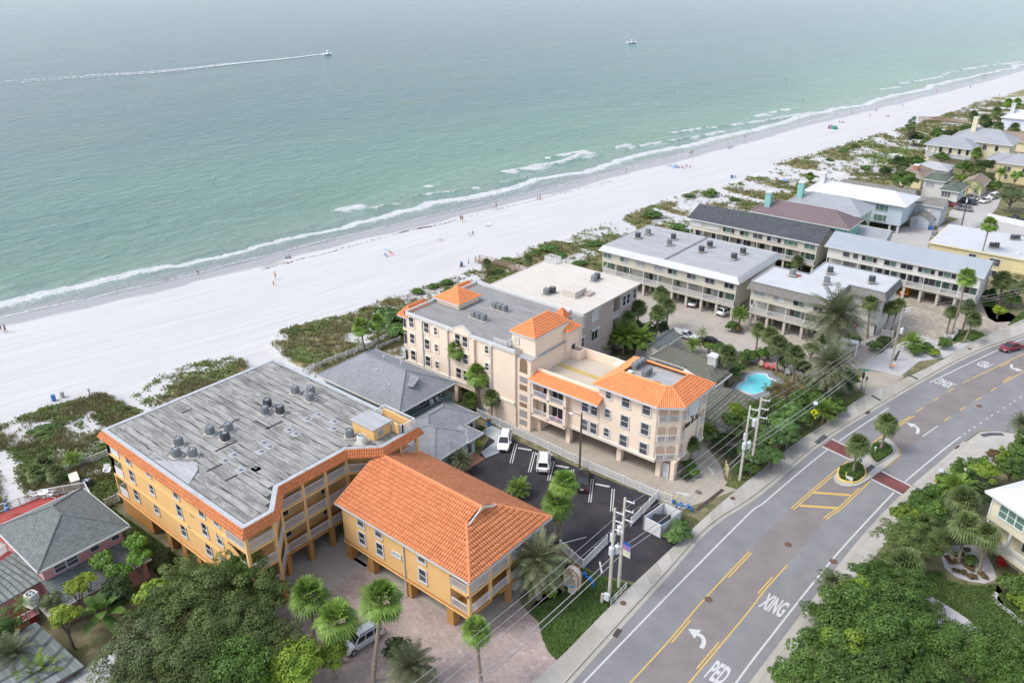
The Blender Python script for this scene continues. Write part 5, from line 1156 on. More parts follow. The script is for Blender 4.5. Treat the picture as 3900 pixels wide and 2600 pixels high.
stilts(B11,-50.5,-21.2,167.5,177.5,10,back=6); roof_hip(B11,-51.2,-20.6,166.9,178.2,7.85,1.9,METALB,axis='x',gable=(True,True),cap=False,seams=.55)
mb = MB(); mb.add([(-21.2,167.5,8),(-21.2,177.5,8),(-21.2,172.5,9.6)],[(0,1,2)]); B11.part('gable_wall',mb,CREAM2)
AQUA = mat_wall('aqua_stucco',(.22,.43,.39),.12); SKYB = mat_wall('pale_blue_board',(.43,.495,.56),.1,('Z',1.5)); GREYB = mat_wall('grey_board',(.42,.45,.48),.1,('Z',1.5)); YEL = mat_wall('yellow_stucco',(.58,.50,.29),.12); YELL = mat_wall('pale_yellow_board',(.58,.535,.38),.1,('Z',1.8)); OFFW = mat_wall('off_white_board',(.54,.53,.51),.1); TAN = mat_wall('tan_stucco',(.66,.56,.37),.1); SAGE = mat_wall('sage_board',(.42,.50,.44),.1)
def house(label, x0, x1, y0, y1, ze, rise, wall, roof, axis='x', gable=(False,False), inset=None, over=.6, seams=None, wins=(), base=0.0, trim=None, chim=None):
 B = Bld('house',label,'house',((x0+x1)/2,(y0+y1)/2)); mb = MB(); mb.box(x0,x1,y0,y1,base,ze); B.part('wall',mb,wall)
 roof_hip(B,x0-over,x1+over,y0-over,y1+over,ze,rise,roof,axis=axis,gable=gable,inset=inset,seams=seams,cap=True)
 if gable[1] and axis == 'x': mb = MB(); mb.add([(x1,y0,ze),(x1,y1,ze),(x1,(y0+y1)/2,ze+rise*.9)],[(0,1,2)]); B.part('gable_wall',mb,wall)
 if gable[0] and axis == 'y': mb = MB(); mb.add([(x0,y0,ze),(x1,y0,ze),((x0+x1)/2,y0,ze+rise*.9)],[(0,1,2)]); B.part('gable_wall',mb,wall)
 for f,u,z,w,h,st,g in wins: win(B,f,y0 if f == 'y' else x1,u,z,w,h,st,.1,g)
 if chim:
  for cx_,cy,z0,z1,m in chim:
   mb = MB(); mb.box(cx_-.7,cx_+.7,cy-.7,cy+.7,z0,z1); c = B.part('chimney',mb,m); mb = MB(); mb.box(cx_-.8,cx_+.8,cy-.8,cy+.8,z1,z1+.35); mb.build('chimney_cap',WHT,c);
 return B
h = house('aqua house with a dark brown metal hip roof and twin chimneys',-75.6,-52.2,184.9,193.6,7.0,2.6,AQUA,METALD,seams=.8,inset=5.5,chim=[(-72.5,187.2,7,11.6,AQUA)],wins=[('y',-67.3,5.4,1.5,1.4,'slide',3),('y',-57.6,5.2,1.5,1.4,'slide',3),('x',187,4.6,1.0,1.5,'hung',3)])
house('sage house with a grey standing-seam hip roof behind the aqua one',-71.5,-53.5,196.5,207.0,7.2,2.6,SAGE,METAL,seams=.7,chim=[(-69.2,199.3,7,12.2,AQUA)],inset=5,wins=[('x',203,5.6,1.4,1.6,'one',3)])
house('low sage annex with a grey metal gable roof',-53.5,-46.0,193.2,199.2,3.8,1.3,SAGE,METAL,gable=(True,True),seams=.6,wins=[('x',195,2.2,.8,1.2,'hung',1),('x',197.2,2.2,.8,1.2,'hung',1)])
h = house('pale blue three-storey house with a bright white metal hip roof',-72.0,-47.6,212.4,223.6,7.2,1.9,SKYB,METALW,inset=5,over=.9,base=1.9,chim=[(-70.3,218,7,10.8,WHT)],wins=[('y',x,5.8,w,1.5,st,2) for x,w,st in ((-66,2.2,'slide'),(-61.5,2.2,'slide'),(-57.5,2.4,'slide'),(-52.6,3.0,'triple'))]+[('y',-52.6,3.2,3.0,1.6,'triple',2),('x',214.6,3.4,.9,1.5,'hung',4),('x',219.8,5.2,.9,1.5,'hung',4)])
for x in (-71.5,-60,-50,-48): mb = MB(); mb.box(x-.25,x+.25,212.6,213.1,0,1.9); h.part('stilt',mb,WHT)
mb = MB(); n = 12; mb.add([(-59.4+.7*math.cos(2*math.pi*k/n),212.36,5.9+.6*math.sin(2*math.pi*k/n)) for k in range(n)],[tuple(range(n))]); h.part('round_window',mb,GLASS[0])
house('long grey shingle gabled house hidden behind the white-roofed one',-69.0,-50.5,229.5,237.5,5.0,1.5,OFFW,SHT,gable=(True,True))
h = house('small grey boarded house with porthole windows and grey shingle roof',-47.4,-41.2,224.2,231.4,5.4,1.2,GREYB,SHT,axis='x',gable=(False,True),over=.5,wins=[('y',-46.0,3.8,1.6,1.5,'slide',3),('x',226,3.9,.8,.9,'one',0),('x',228.6,3.9,.8,.9,'one',0),('x',226,1.6,.8,.9,'one',0)])
for (x,y,z) in ((-43.9,224.14,4.2),): mb = MB(); mb.tube([(x+.45*math.cos(2*math.pi*k/12),y,z+.45*math.sin(2*math.pi*k/12)) for k in range(13)],.1,5); mb.add([(x+.4*math.cos(2*math.pi*k/12),y,z+.4*math.sin(2*math.pi*k/12)) for k in range(12)],[tuple(range(12))]); h.part('porthole',mb,WHT)
house('low grey front wing with a single porthole',-47.0,-42.6,220.2,224.2,2.7,1.2,GREYB,SHT,axis='y',gable=(True,True),over=.35,wins=[('y',-45.8,1.6,1.2,1.3,'hung',3)])
h = house('off-white house with a green shingle upper roof',-53.0,-47.6,254.0,262.0,5.3,1.1,OFFW,SHGN,inset=2.5,wins=[('y',-51.2,3.9,2.2,1.3,'slide',3)])
house('off-white wing with a green shingle roof over parked cars',-46.6,-42.2,247.0,257.0,4.6,.9,OFFW,SHGN,axis='y',inset=2.0,base=1.6,wins=[('y',-45.2,3.4,2.2,1.3,'hung3',1),('x',249,3.6,.7,.7,'one',0),('x',254,3.6,.7,.7,'one',0)])
house('low house with a brown tile hip roof and brick chimney',-61.8,-55.6,263.0,275.0,3.4,1.7,TAN,SHB,axis='y',inset=3.2,chim=[(-58.6,267,4,6.0,M('red_brick',(.42,.15,.08),.9,.2,4))])
house('low house with a pale grey metal hip roof among shrubs',-62.0,-52.4,279.5,288.5,3.0,1.4,OFFW,FELT3,inset=4)
house('tan stucco garage with a brown gable roof and palms in front',-44.2,-39.2,263.0,272.0,3.6,1.7,TAN,SHB,axis='y',gable=(True,True),over=.5,wins=[('y',-40.6,2.0,.8,1.2,'one',0),('x',265,1.2,1.5,2.0,'one',4)])
h = house('cream two-storey house with a grey metal hip roof and open porch',-64.5,-50.6,302.0,313.0,6.3,2.4,YELL,METAL,seams=.8,inset=5.5,over=.9,wins=[('y',x,5.0,.9,1.7,'one',0) for x in (-60,-57,-54.2,-51.8)])
mb = MB(); t = slab_face([(-64,299.6,3.0),(-50.5,299.6,3.0),(-50.5,302,3.8),(-64,302,3.8)],.1); h.part('porch_roof',t,METAL)
for x in (-64.2,-62.2): mb = MB(); mb.box(x-.3,x+.3,301.6,302.0,3.8,6.3); h.part('porch_column',mb,WHT)
railing(h,[(-64.4,305),(-64.4,301.8),(-61.6,301.8)],3.8,1.0,2)
house('tall cream house with a grey metal hip roof and a large chimney',-59.5,-41.2,311.0,324.0,7.4,3.4,YELL,METAL,seams=.9,inset=6,over=.8,chim=[(-54.0,316,8,14.2,YELL)],wins=[('y',-48.6,5.8,1.1,1.7,'slide',0),('y',-45,5.8,1.0,1.7,'one',0)])
house('cream wing with a low grey metal roof',-45.0,-36.5,300.0,308.0,4.2,1.8,YELL,METAL,seams=.8,inset=3)
house('yellow two-storey house with a grey metal roof near the driveway',-40.2,-26.0,288.0,297.0,6.0,2.4,YEL,METAL,seams=.8,inset=4.5,wins=[('y',-37.4,4.3,1.9,1.4,'slide',1),('y',-32.6,4.3,1.6,1.3,'slide',1),('y',-37.2,1.8,.9,1.2,'hung',1)])
house('lavender-white house with metal roof half hidden by palms',-57,-40,388,402,4.6,2.6,mat_wall('lavender_board',(.56,.57,.66),.1),METALW,inset=5,chim=[(-54.5,392,5,9.6,METALW)])
house('low house with a brown hip roof beyond the cream house',-55,-38,342,354,3.6,2.2,TAN,SHB,inset=5)
B15 = Bld('apartment_block','yellow stucco block with a wide pale flat roof','building',(-25,199))
mb = MB(); mb.box(-35.8,-12.0,191.0,208,0,5.4); B15.part('wall',mb,YEL); mb = MB(); mb.box(-36.1,-11.7,190.7,208.3,5.4,5.62); B15.part('roof_edge',mb,YEL)
y = 190.9
while y < 208: mb = MB(); mb.box(-35.9,-12,y,y+.98,5.62,5.65); B15.part('roofing_sheet',mb,MATS['roof_pale']); y += 1.0
win(B15,'y',191,-27.0,4.2,1.3,1.2,'slide',.12,0); win(B15,'y',191,-22.6,3.9,2.0,1.5,'slide',.12,1); win(B15,'y',191,-22.6,1.4,1.8,1.3,'slide',.12,0)
mb = MB(); mb.box(-19.4,-18.8,194,195.4,5.65,5.85); B15.part('skylight',mb,WHT)
for k,z in enumerate((.2,2.9)): mb = MB(); mb.box(-19.0,-12.2,189.3,191,z,z+.18); B15.part('balcony_slab',mb,YEL); railing(B15,[(-19,189.4),(-12.2,189.4)],z+.18,1.0,2,YEL)
for p in (k4(1930,140),k4(2200,40)): q = zp(p,5.7); ac(q.x,q.y,5.8,'dark air conditioner on a stand on the yellow block roof','condensers on the yellow block roof','dark',.3,1.1); ac(q.x+.9,q.y+.6,5.8,'dark air conditioner on a stand on the yellow block roof','condensers on the yellow block roof','dark',.3,1.1)
for p in (k4(1150,165),k4(1570,240)): q = zp(p,.1); ac(q.x,q.y+1,3.0,'grey air conditioner on a tall stand behind the metal-roofed row','condensers behind the metal-roofed row','grey',0,1.5)
for o in list(bpy.data.objects):
 if o.get('label') == 'grey air conditioner on a tall stand behind the metal-roofed row':
  mb = MB(); mb.box(-.5,.5,-.45,.45,-3.0/1.5,0); mb.build('stand',ALU,o)
PINK = mat_wall('pink_stucco',(.55,.28,.285),.12); REDP = M('red_deck',(.32,.055,.045),.7,.15,2)
B17 = Bld('house','pink house with a slate shingle hip roof and white-railed red deck','house',(-83,23))
mb = MB(); mb.box(-88.5,-78.9,18.9,27.4,0,5.7); B17.part('wall',mb,PINK); roof_hip(B17,-89.4,-78.0,18.3,28.1,5.7,2.3,SHD,axis='x',inset=4.6)
win(B17,'x',-78.9,20.6,4.5,1.1,1.0,'hung',.08,1); win(B17,'x',-78.9,21.9,4.5,1.1,1.0,'hung',.08,1); win(B17,'x',-78.9,24.3,4.7,.9,.8,'one',.05,1); win(B17,'x',-78.9,26.6,4.7,.8,.7,'one',.05,1)
t = slab_face([(-79.2,18.6,3.75),(-79.2,28.2,3.75),(-74.8,28.2,2.7),(-74.8,18.6,2.7)],.15); B17.part('lean_roof',t,SHD); mb = MB(); mb.box(-79,-75.3,19,27.8,0,2.7); B17.part('lean_wall',mb,PINK)
t = slab_face([(-86,13.5,3.0),(-79.8,13.8,3.0),(-79.2,18.8,3.75),(-86,18.8,3.9)],.15); B17.part('wing_roof',t,SHD); mb = MB(); mb.box(-86,-80.5,14.2,18.9,0,3.0); B17.part('wing_wall',mb,PINK)
mb = MB(); mb.bar((-74.75,18.6,2.66),(-74.75,28.2,2.66),.1,.2); mb.bar((-86,13.4,2.95),(-79.8,13.7,2.95),.1,.2); B17.part('fascia',mb,WHT)
mb = MB(); mb.prism([(-96.5,19),(-88.4,18.9),(-88.4,28.4),(-92.8,29.2),(-96,25)],2.6,2.8); B17.part('deck',mb,REDP); railing(B17,[(-97,18.2),(-95.8,25.5),(-93.2,29.6),(-88.3,28.6)],2.8,1.05,2.2)
for p in ((-96.3,20),(-95.6,25),(-92.8,29)): mb = MB(); mb.box(p[0]-.12,p[0]+.12,p[1]-.12,p[1]+.12,0,2.6); B17.part('deck_post',mb,WHT)
mb = MB(); mb.box(-88.0,-84.0,14.2,18.8,2.9,3.0); B17.part('deck',mb,REDP); railing(B17,[(-88,18.6),(-86.1,14.0)],3.0,1.0,2)
mb = MB(); mb.box(-80.3,-77.8,15.4,17.0,1.0,1.2)
for k in range(5): mb.box(-79.8+k*.3,-79.5+k*.3,15.2,17.0,0,1.0-k*.2)
B17.part('red_steps',mb,REDP); railing(B17,[(-77.7,15.4),(-77.7,17.2)],1.2,.9,1); mb = MB(); mb.box(-77.8,-74.6,17.2,19,2.4,2.6); B17.part('equipment_deck',mb,SOFFIT)
q = zp(t5(300,850),2.7); ac(q.x,q.y,2.75,'white-topped air conditioner on the deck of the pink house','','white',.3,1.35)
B17b = Bld('house','low outbuilding with a slate shingle roof beside the pink house','house',(-70,14))
t = slab_face([(-74.0,15.9,3.4),(-65.2,16.5,3.0),(-65.4,8.0,3.0),(-74,8.0,3.6)],.16); B17b.part('roof',t,SHD); mb = MB(); mb.box(-73.5,-65.8,8.4,15.6,0,3.0); B17b.part('wall',mb,PINK)
B17c = Bld('shed','low shed with a weathered timber plank roof','shed',(-61,15))
mb = MB(); mb.box(-65,-57.4,11.5,19.6,0,2.2); B17c.part('wall',mb,CREAM)
WOOD = M('grey_planks',(.36,.36,.35),.85,.3,1.5,dirt=.4,dcol=(.14,.13,.12),stretch=(.3,3,1))
for k in range(18): a = 11.2+k*.49; mb = MB(); mb.add([(-65.6,a,2.3),(-56.9,a,2.45),(-56.9,a+.46,2.45),(-65.6,a+.46,2.3),(-65.6,a,2.2),(-56.9,a,2.35)],[(0,1,2,3),(4,5,1,0)]); B17c.part('plank',mb,WOOD)
h = house('low pool house with an olive shingle hip roof and white chimney box',-57.0,-46.5,107.2,111.6,2.8,1.5,OFFW,SHV,inset=2.6,over=.8,chim=[(-47.6,109.0,3,5.0,WHT)])
t = slab_face([(-52.4,107.0,3.0),(-44.4,103.4,2.9),(-44.4,109.2,2.9),(-50,110.6,4.1)],.14); h.part('wing_roof',t,SHV); mb = MB(); mb.bar((-44.3,103.4,2.85),(-44.3,109.2,2.85),.12,.3); h.part('fascia',mb,WHT); mb = MB(); mb.box(-51,-45.2,104.6,108.6,0,2.8); h.part('wing_wall',mb,OFFW)
h = house('long low pool house with a flat-pitched olive shingle roof',-45.0,-38.2,94.6,103.6,2.6,.55,OFFW,SHV,axis='y',gable=(True,True),over=.7)
house('small outbuilding with a slate green roof beside the white car',-60.6,-58.2,110.4,117.6,2.6,.9,OFFW,SHD,axis='y',gable=(True,True),over=.5)
B18 = Bld('house','pale yellow boarded house with white porch rail and pale metal roof','house',(0,0)); B18.root.location = (-4.7,90.6,0); B18.root.rotation_euler = (0,0,R(-31)); B18.o = Vector((0,0,0))
mb = MB(); mb.box(0,12,0,9,5.2,8.6); mb.box(0,12,1.9,9,2.4,5.2); mb.box(0,12,0,9,2.0,2.5); B18.part('wall',mb,mat_wall('yellow_lap',(.57,.53,.39),.08,('Z',2.6)))
mb = MB(); mb.box(.3,12,2,9,0,2.0); B18.part('lower_wall',mb,YELL)
for x in (.12,3.0,6.0,9.0): mb = MB(); mb.box(x-.13,x+.13,.02,.28,2.5,5.2); B18.part('porch_column',mb,WHT)
mb = MB(); mb.box(.0,.7,0,.7,0,2.0); B18.part('pier',mb,YELL); mb = MB(); mb.box(-.1,.1,-.06,.1,5.2,8.6); B18.part('corner_board',mb,WHT)
railing(B18,[(2.2,.1),(11.8,.1)],2.5,1.0,3.0); railing(B18,[(.2,.1),(1.6,.1)],2.5,1.0,3.0); win(B18,'y',0,2.6,7.1,3.0,1.5,'hung3',.14,2); win(B18,'y',0,8.2,7.1,3.0,1.5,'hung3',.14,2); win(B18,'y',1.9,4.5,3.7,2.0,1.9,'slide',.1,0); win(B18,'y',1.9,8,3.7,2.0,1.9,'slide',.1,0)
roof_hip(B18,-.7,12.7,-.7,9.7,8.6,3.0,METALW,axis='x',inset=5.2,seams=.7)
mb = MB(); mb.add([(3.4,.6,9.15),(7.4,.6,9.15),(5.4,.6,10.4),(5.4,4.0,11.1),(3.6,2.0,9.95),(7.2,2.0,9.95)],[(0,1,2),(1,5,3,2),(0,2,3,4)]); B18.part('dormer',mb,METALW)
# ================================================================ VEGETATION
def mat_leaf(name, c1, c2, tr=.25, rough=.55, nscale=.55, spec=.35):
 m, nt, b = new_mat(name); p = pos(nt); ge = nd(nt,'ShaderNodeNewGeometry'); oi = nd(nt,'ShaderNodeObjectInfo')
 r = ge.outputs['Random Per Island']; c = mix(nt, r, c1, c2)
 c = mix(nt, ramp(nt, ntex(nt,p,nscale,3,.6), [(.35,g1(0)),(.65,g1(1))]), mix(nt,.45,c,tuple(x*.5 for x in c1)), c)
 hv = nd(nt,'ShaderNodeHueSaturation'); nt.links.new(c, hv.inputs['Color'])
 mr = nd(nt,'ShaderNodeMapRange'); mr.inputs[3].default_value = .8; mr.inputs[4].default_value = 1.2; nt.links.new(oi.outputs['Random'], mr.inputs[0]); nt.links.new(mr.outputs[0], hv.inputs['Value'])
 nt.links.new(hv.outputs[0], b.inputs['Base Color']); b.inputs['Roughness'].default_value = rough; b.inputs['Specular IOR Level'].default_value = spec
 t = nd(nt,'ShaderNodeBsdfTranslucent'); nt.links.new(hv.outputs[0], t.inputs['Color']); mx = nd(nt,'ShaderNodeMixShader'); mx.inputs[0].default_value = tr
 nt.links.new(b.outputs[0], mx.inputs[1]); nt.links.new(t.outputs[0], mx.inputs[2]); nt.links.new(mx.outputs[0], nt.nodes['Material Output'].inputs[0]); return m
LF = dict(oak=mat_leaf('leaf_olive',(.078,.118,.026),(.17,.225,.065)), green=mat_leaf('leaf_green',(.052,.105,.016),(.125,.215,.038)), bright=mat_leaf('leaf_bright',(.12,.20,.018),(.24,.33,.035)),
     dark=mat_leaf('leaf_dark',(.03,.06,.014),(.07,.115,.028)), grape=mat_leaf('leaf_grape',(0.073,0.158,0.029),(0.152,0.264,0.059),spec=.5,rough=.45), gloss=mat_leaf('leaf_gloss',(0.079,0.172,0.016),(0.185,0.33,0.033),spec=.5,rough=.4),
     grey=mat_leaf('leaf_grey',(.105,.145,.05),(.19,.235,.10)), brown=mat_leaf('leaf_brown',(0.172,0.139,0.059),(0.264,0.224,0.086)), red=mat_leaf('leaf_red',(0.132,0.059,0.04),(0.211,0.172,0.053)), yellow=mat_leaf('leaf_yellow',(.20,.30,.02),(.34,.42,.045)),
     fan=mat_leaf('frond_green',(.095,.175,.026),(.23,.34,.065),nscale=1.2), sabal=mat_leaf('frond_sabal',(.09,.13,.04),(.20,.25,.09),nscale=1.2), date=mat_leaf('frond_date',(0.099,0.121,0.059),(0.198,0.224,0.112),nscale=1.2), areca=mat_leaf('frond_areca',(0.099,0.185,0.024),(0.251,0.356,0.053),nscale=1.0),
     dead=mat_leaf('frond_dead',(.22,.155,.085),(.34,.26,.16)), grass=mat_leaf('dune_grass',(.19,.19,.075),(.34,.30,.15),nscale=.3), creeper=mat_leaf('dune_creeper',(.10,.15,.036),(.19,.245,.07),nscale=.35), lawn=mat_leaf('lawn_grass',(.06,.12,.02),(.12,.19,.04),nscale=.5))
BARK = M('bark',(.20,.165,.125),.9,.3,3,bmp=.3); PBARK = M('palm_bark',(.24,.195,.15),.9,.3,4,bmp=.4,bscale=8)
def leaf_quads(C, Nn, size, rng, asp=.55, curl=.15):
 """leaf faces: centres C, facing Nn, per-leaf size"""
 n = len(C); r = rng.normal(size=(n,3)); u = np.cross(Nn, r); u /= np.linalg.norm(u,axis=1,keepdims=True)+1e-9; v = np.cross(Nn,u)
 s = size[:,None]; V = np.stack([C-u*s*.5, C+v*s*asp*.5-Nn*s*curl*.3, C+u*s*.5-Nn*s*curl, C-v*s*asp*.5-Nn*s*curl*.3],1).reshape(-1,3)
 return V, np.arange(4*n).reshape(n,4)
def crown_np(seed, nclump, nleaf, leaf, shape=(1,1,.8), cr=(.24,.40), hollow=.45, flat=.35, ragged=.25):
 rng = np.random.default_rng(seed)
 d = rng.normal(size=(nclump,3)); d /= np.linalg.norm(d,axis=1,keepdims=True); d[:,2] = np.where(d[:,2] < -.25, -d[:,2]*.5, d[:,2])
 rad = hollow+(1-hollow)*rng.random(nclump)**.6; rad *= 1+ragged*(rng.random(nclump)-.5)*1.6
 cc = d*rad[:,None]*np.array(shape)*.78; rr = cr[0]+(cr[1]-cr[0])*rng.random(nclump)
 w = rr**2; idx = rng.choice(nclump, nleaf, p=w/w.sum())
 e = rng.normal(size=(nleaf,3)); e /= np.linalg.norm(e,axis=1,keepdims=True); e[:,2] = np.abs(e[:,2])*.9+e[:,2]*.1
 q = cc[idx]+e*(rr[idx]*(.72+.38*rng.random(nleaf)))[:,None]*np.array([1,1,.8])
 nn = e*.8+d[idx]*.35+np.array([0,0,flat])+rng.normal(size=(nleaf,3))*.38; nn /= np.linalg.norm(nn,axis=1,keepdims=True)
 return leaf_quads(q, nn, leaf*(.65+.7*rng.random(nleaf)), rng)
CROWN = {}
def crown_mesh(kind, mat, var):
 k = (kind,mat,var)
 if k not in CROWN:
  if kind == 'big': V,Fq = crown_np(100+var,64,11000,.085,(1,1,.78),(.17,.30),ragged=.5)
  elif kind == 'fine': V,Fq = crown_np(200+var,80,13000,.060,(1,1,.72),(.13,.28),ragged=.8,flat=.2)
  elif kind == 'mid': V,Fq = crown_np(300+var,34,5200,.12,(1,1,.85),(.22,.36),ragged=.4)
  elif kind == 'shrub': V,Fq = crown_np(400+var,20,2200,.19,(1,1,.8),(.28,.45),ragged=.35)
  elif kind == 'grape': V,Fq = crown_np(500+var,40,3600,.17,(1,1,.85),(.18,.32),ragged=.4,flat=.6)
  elif kind == 'clump': V,Fq = crown_np(600+var,9,3000,.20,(1,1,.8),(.34,.50),ragged=.2,hollow=.6,flat=.1)
  elif kind == 'col': V,Fq = crown_np(700+var,60,6500,.10,(.42,.42,1.3),(.12,.24),ragged=.6)
  CROWN[k] = npmesh('crown',V,Fq,LF[mat])
 return CROWN[k]
TRUNK = {}
def trunk_mesh(var, tall):
 k = (var,tall)
 if k not in TRUNK:
  rng = random.Random(var*7+int(tall*10)); mb = MB(); L = tall
  pts = [(0,0,-.05),(rng.uniform(-.1,.1),rng.uniform(-.1,.1),L*.45),(rng.uniform(-.2,.2),rng.uniform(-.2,.2),L)]
  mb.tube(pts,[.10,.085,.06],7)
  for i in range(5):
   a = 2*math.pi*i/5+rng.random(); e = Vector((math.cos(a)*.6,math.sin(a)*.6,L+.15+rng.random()*.35)); mb.tube([(pts[1][0],pts[1][1],L*.5+i*.06*L),tuple(Vector(pts[1]).lerp(e,.5)+Vector((0,0,.05))),tuple(e)],[.055,.04,.02],5)
  TRUNK[k] = mb.mesh('trunk',BARK)
 return TRUNK[k]
def tree(px, py, r, kind, mat, label, group=None, h=None, cat='tree', name=None, sz=1.0, ground=None):
 """crown centre seen at photo pixel (px,py); h = height of the crown centre"""
 hc = h if h is not None else r*1.25; p = N(px,py,hc) if ground is None else Vector((ground[0],ground[1],hc))
 var = random.randrange(3); low = hc < r*.95
 t = thing(name or ('shrub' if cat == 'shrub' else 'tree'), label, cat, (p.x,p.y,0), random.uniform(0,6.28), group)
 c = link('crown', crown_mesh(kind,mat,var), t, loc=(0,0,hc)); c.scale = (r,r,r*sz)
 tr = link('stem' if cat == 'shrub' else 'trunk', trunk_mesh(var,.8), t); tr.scale = (r*.9 if r < 3 else r*.75,)*2+(hc*.95,)
 return t
def fan_geo(V, F, origin, dirv, up, R, nb=13, spread=2.0, droop=.35, rng=random):
 d = dirv.normalized(); s = d.cross(up).normalized() if abs(d.dot(up)) < .97 else Vector((1,0,0)); n = s.cross(d).normalized()
 for i in range(nb):
  a = -spread+2*spread*i/(nb-1); c, sn = math.cos(a), math.sin(a); L = R*(.62+.38*math.cos(a*.6))*(.9+.2*rng.random())
  v = d*c+s*sn; w = (s*c-d*sn)*R*.075*(1.1)
  base = origin; mid = origin+v*L*.6+n*R*.03; tip = origin+v*L+Vector((0,0,-1))*droop*L*(.45+.5*rng.random())
  o = len(V); V += [base, mid+w, tip, mid-w]; F.append((o,o+1,o+2,o+3))
def feather_geo(V, F, origin, azim, elev, L, nl=20, droop=.9, leaf=.55, rng=random, w=.045):
 d = Vector((math.cos(azim)*math.cos(elev),math.sin(azim)*math.cos(elev),math.sin(elev))); pts = []; p = origin.copy(); v = d.copy(); st = L/nl
 side = Vector((-math.sin(azim),math.cos(azim),0))
 for i in range(nl+1):
  pts.append(p.copy()); p = p+v*st; v = (v+Vector((0,0,-1))*droop/nl).normalized()
 for i in range(nl):
  a, b = pts[i], pts[i+1]; o = len(V); q = side*.03; V += [a-q,a+q,b+q,b-q]; F.append((o,o+1,o+2,o+3))
  if i < 2: continue
  t = i/nl; ll = leaf*(1.0-.55*abs(t-.45)/.55)*(.85+.3*rng.random()); ax = (b-a).normalized()
  for sg in (-1,1):
   dv = (side*sg*.85+ax*.6+Vector((0,0,.12-.35*rng.random()))).normalized(); ww = ax*w
   o = len(V); V += [a-ww*.4,a+dv*ll*.55+ww,a+dv*ll+Vector((0,0,-.12*ll)),a+dv*ll*.55-ww]; F.append((o,o+1,o+2,o+3))
PALM = {}
def palm_crown(kind, var):
 k = (kind,var)
 if k in PALM: return PALM[k]
 rng = random.Random(hash(kind)%1000+var*31 if False else (len(kind)*97+ord(kind[0])*13+var*31)); V = []; F = []; Vd = []; Fd = []
 if kind in ('fan','sabal','skirt'):
  nf = 40 if kind != 'sabal' else 54; RF = 1.05 if kind != 'sabal' else .95
  for i in range(nf):
   t = (i+.5)/nf; el = math.radians(88-t*125)+rng.uniform(-.15,.15); az = i*2.39996+rng.uniform(-.2,.2)
   d = Vector((math.cos(az)*math.cos(el),math.sin(az)*math.cos(el),math.sin(el))); pl = (.85+.25*rng.random())*(1.0 if kind != 'sabal' else .9)
   o = d*pl+Vector((0,0,-.15*max(0,math.cos(el))*pl)); V_ = len(V); s = Vector((-math.sin(az),math.cos(az),0))*.025; V += [s,-s,o-s,o+s]; F.append((V_,V_+1,V_+2,V_+3))
   fan_geo(V,F,o,(d+Vector((0,0,-.35 if t > .45 else -.1))).normalized(),Vector((0,0,1)),RF*(.85+.3*rng.random()),14,1.9 if kind != 'sabal' else 2.2,.38 if kind != 'sabal' else .55,rng)
  for i in range(16 if kind != 'skirt' else 40):
   az = rng.uniform(0,6.28); d = Vector((math.cos(az)*.45,math.sin(az)*.45,-.9)).normalized(); o = Vector((0,0,-.3-rng.random()*(1.0 if kind == 'skirt' else .35)))+d*.35
   fan_geo(Vd,Fd,o,d,Vector((math.cos(az),math.sin(az),.2)),.75,8,.9,.1,rng)
 elif kind == 'date':
  for i in range(66):
   t = (i+.5)/66; el = math.radians(84-t*105); az = i*2.39996; feather_geo(V,F,Vector((0,0,0)),az,el,2.5*(.85+.25*rng.random()),18,1.25,.50,rng)
  for i in range(10): feather_geo(Vd,Fd,Vector((0,0,-.2)),i*.63,-.9,1.4,9,.5,.35,rng)
 elif kind == 'areca':
  for i in range(46):
   t = (i+.5)/46; el = math.radians(85-t*70); az = i*2.39996; r0 = rng.random()*.5; feather_geo(V,F,Vector((math.cos(az)*r0,math.sin(az)*r0,-.6*rng.random())),az,el,2.0*(.8+.4*rng.random()),15,1.5,.55,rng,.06)
 elif kind == 'coco':
  for i in range(20):
   t = (i+.5)/20; el = math.radians(75-t*95); az = i*2.39996; feather_geo(V,F,Vector((0,0,0)),az,el,2.4*(.9+.2*rng.random()),14,1.3,.6,rng,.06)
 elif kind == 'banana':
  for i in range(14):
   az = i*2.39996; el = math.radians(75-i*5); d = Vector((math.cos(az)*math.cos(el),math.sin(az)*math.cos(el),math.sin(el))); s = Vector((-math.sin(az),math.cos(az),0)); n = s.cross(d)
   for k_ in range(5):
    a0,a1 = k_/5,(k_+1)/5; w0,w1 = .34*math.sin(math.pi*min(1,a0*.9+.08)),.34*math.sin(math.pi*min(1,a1*.9+.08))
    p0 = d*(.4+1.7*a0)+Vector((0,0,-.9*a0*a0)); p1 = d*(.4+1.7*a1)+Vector((0,0,-.9*a1*a1)); o = len(V); V += [p0-s*w0,p0+s*w0,p1+s*w1,p1-s*w1]; F.append((o,o+1,o+2,o+3))
 lm = dict(fan='fan',skirt='fan',sabal='sabal',date='date',areca='areca',coco='fan',banana='green')[kind]
 me = npmesh('fronds', np.array([tuple(v) for v in V]), np.array(F), LF[lm]); md = npmesh('dead_fronds', np.array([tuple(v) for v in Vd]), np.array(Fd), LF['dead']) if Vd else None
 PALM[k] = (me, md); return PALM[k]
PT = {}
def palm_trunk(r, rough):
 k = (r,rough)
 if k not in PT:
  mb = MB(); n = 15; rng = random.Random(5); pts = []; rs = []
  for i in range(n*2+1): t = i/(n*2); pts.append((.012*math.sin(t*6),.012*math.cos(t*5),t)); rs.append(r*(1.35-.45*min(1,t*3) if t < .34 else .9)*(1+rough*(i%2)*.35))
  mb.tube(pts,rs,9); PT[k] = mb.mesh('trunk',PBARK)
 return PT[k]
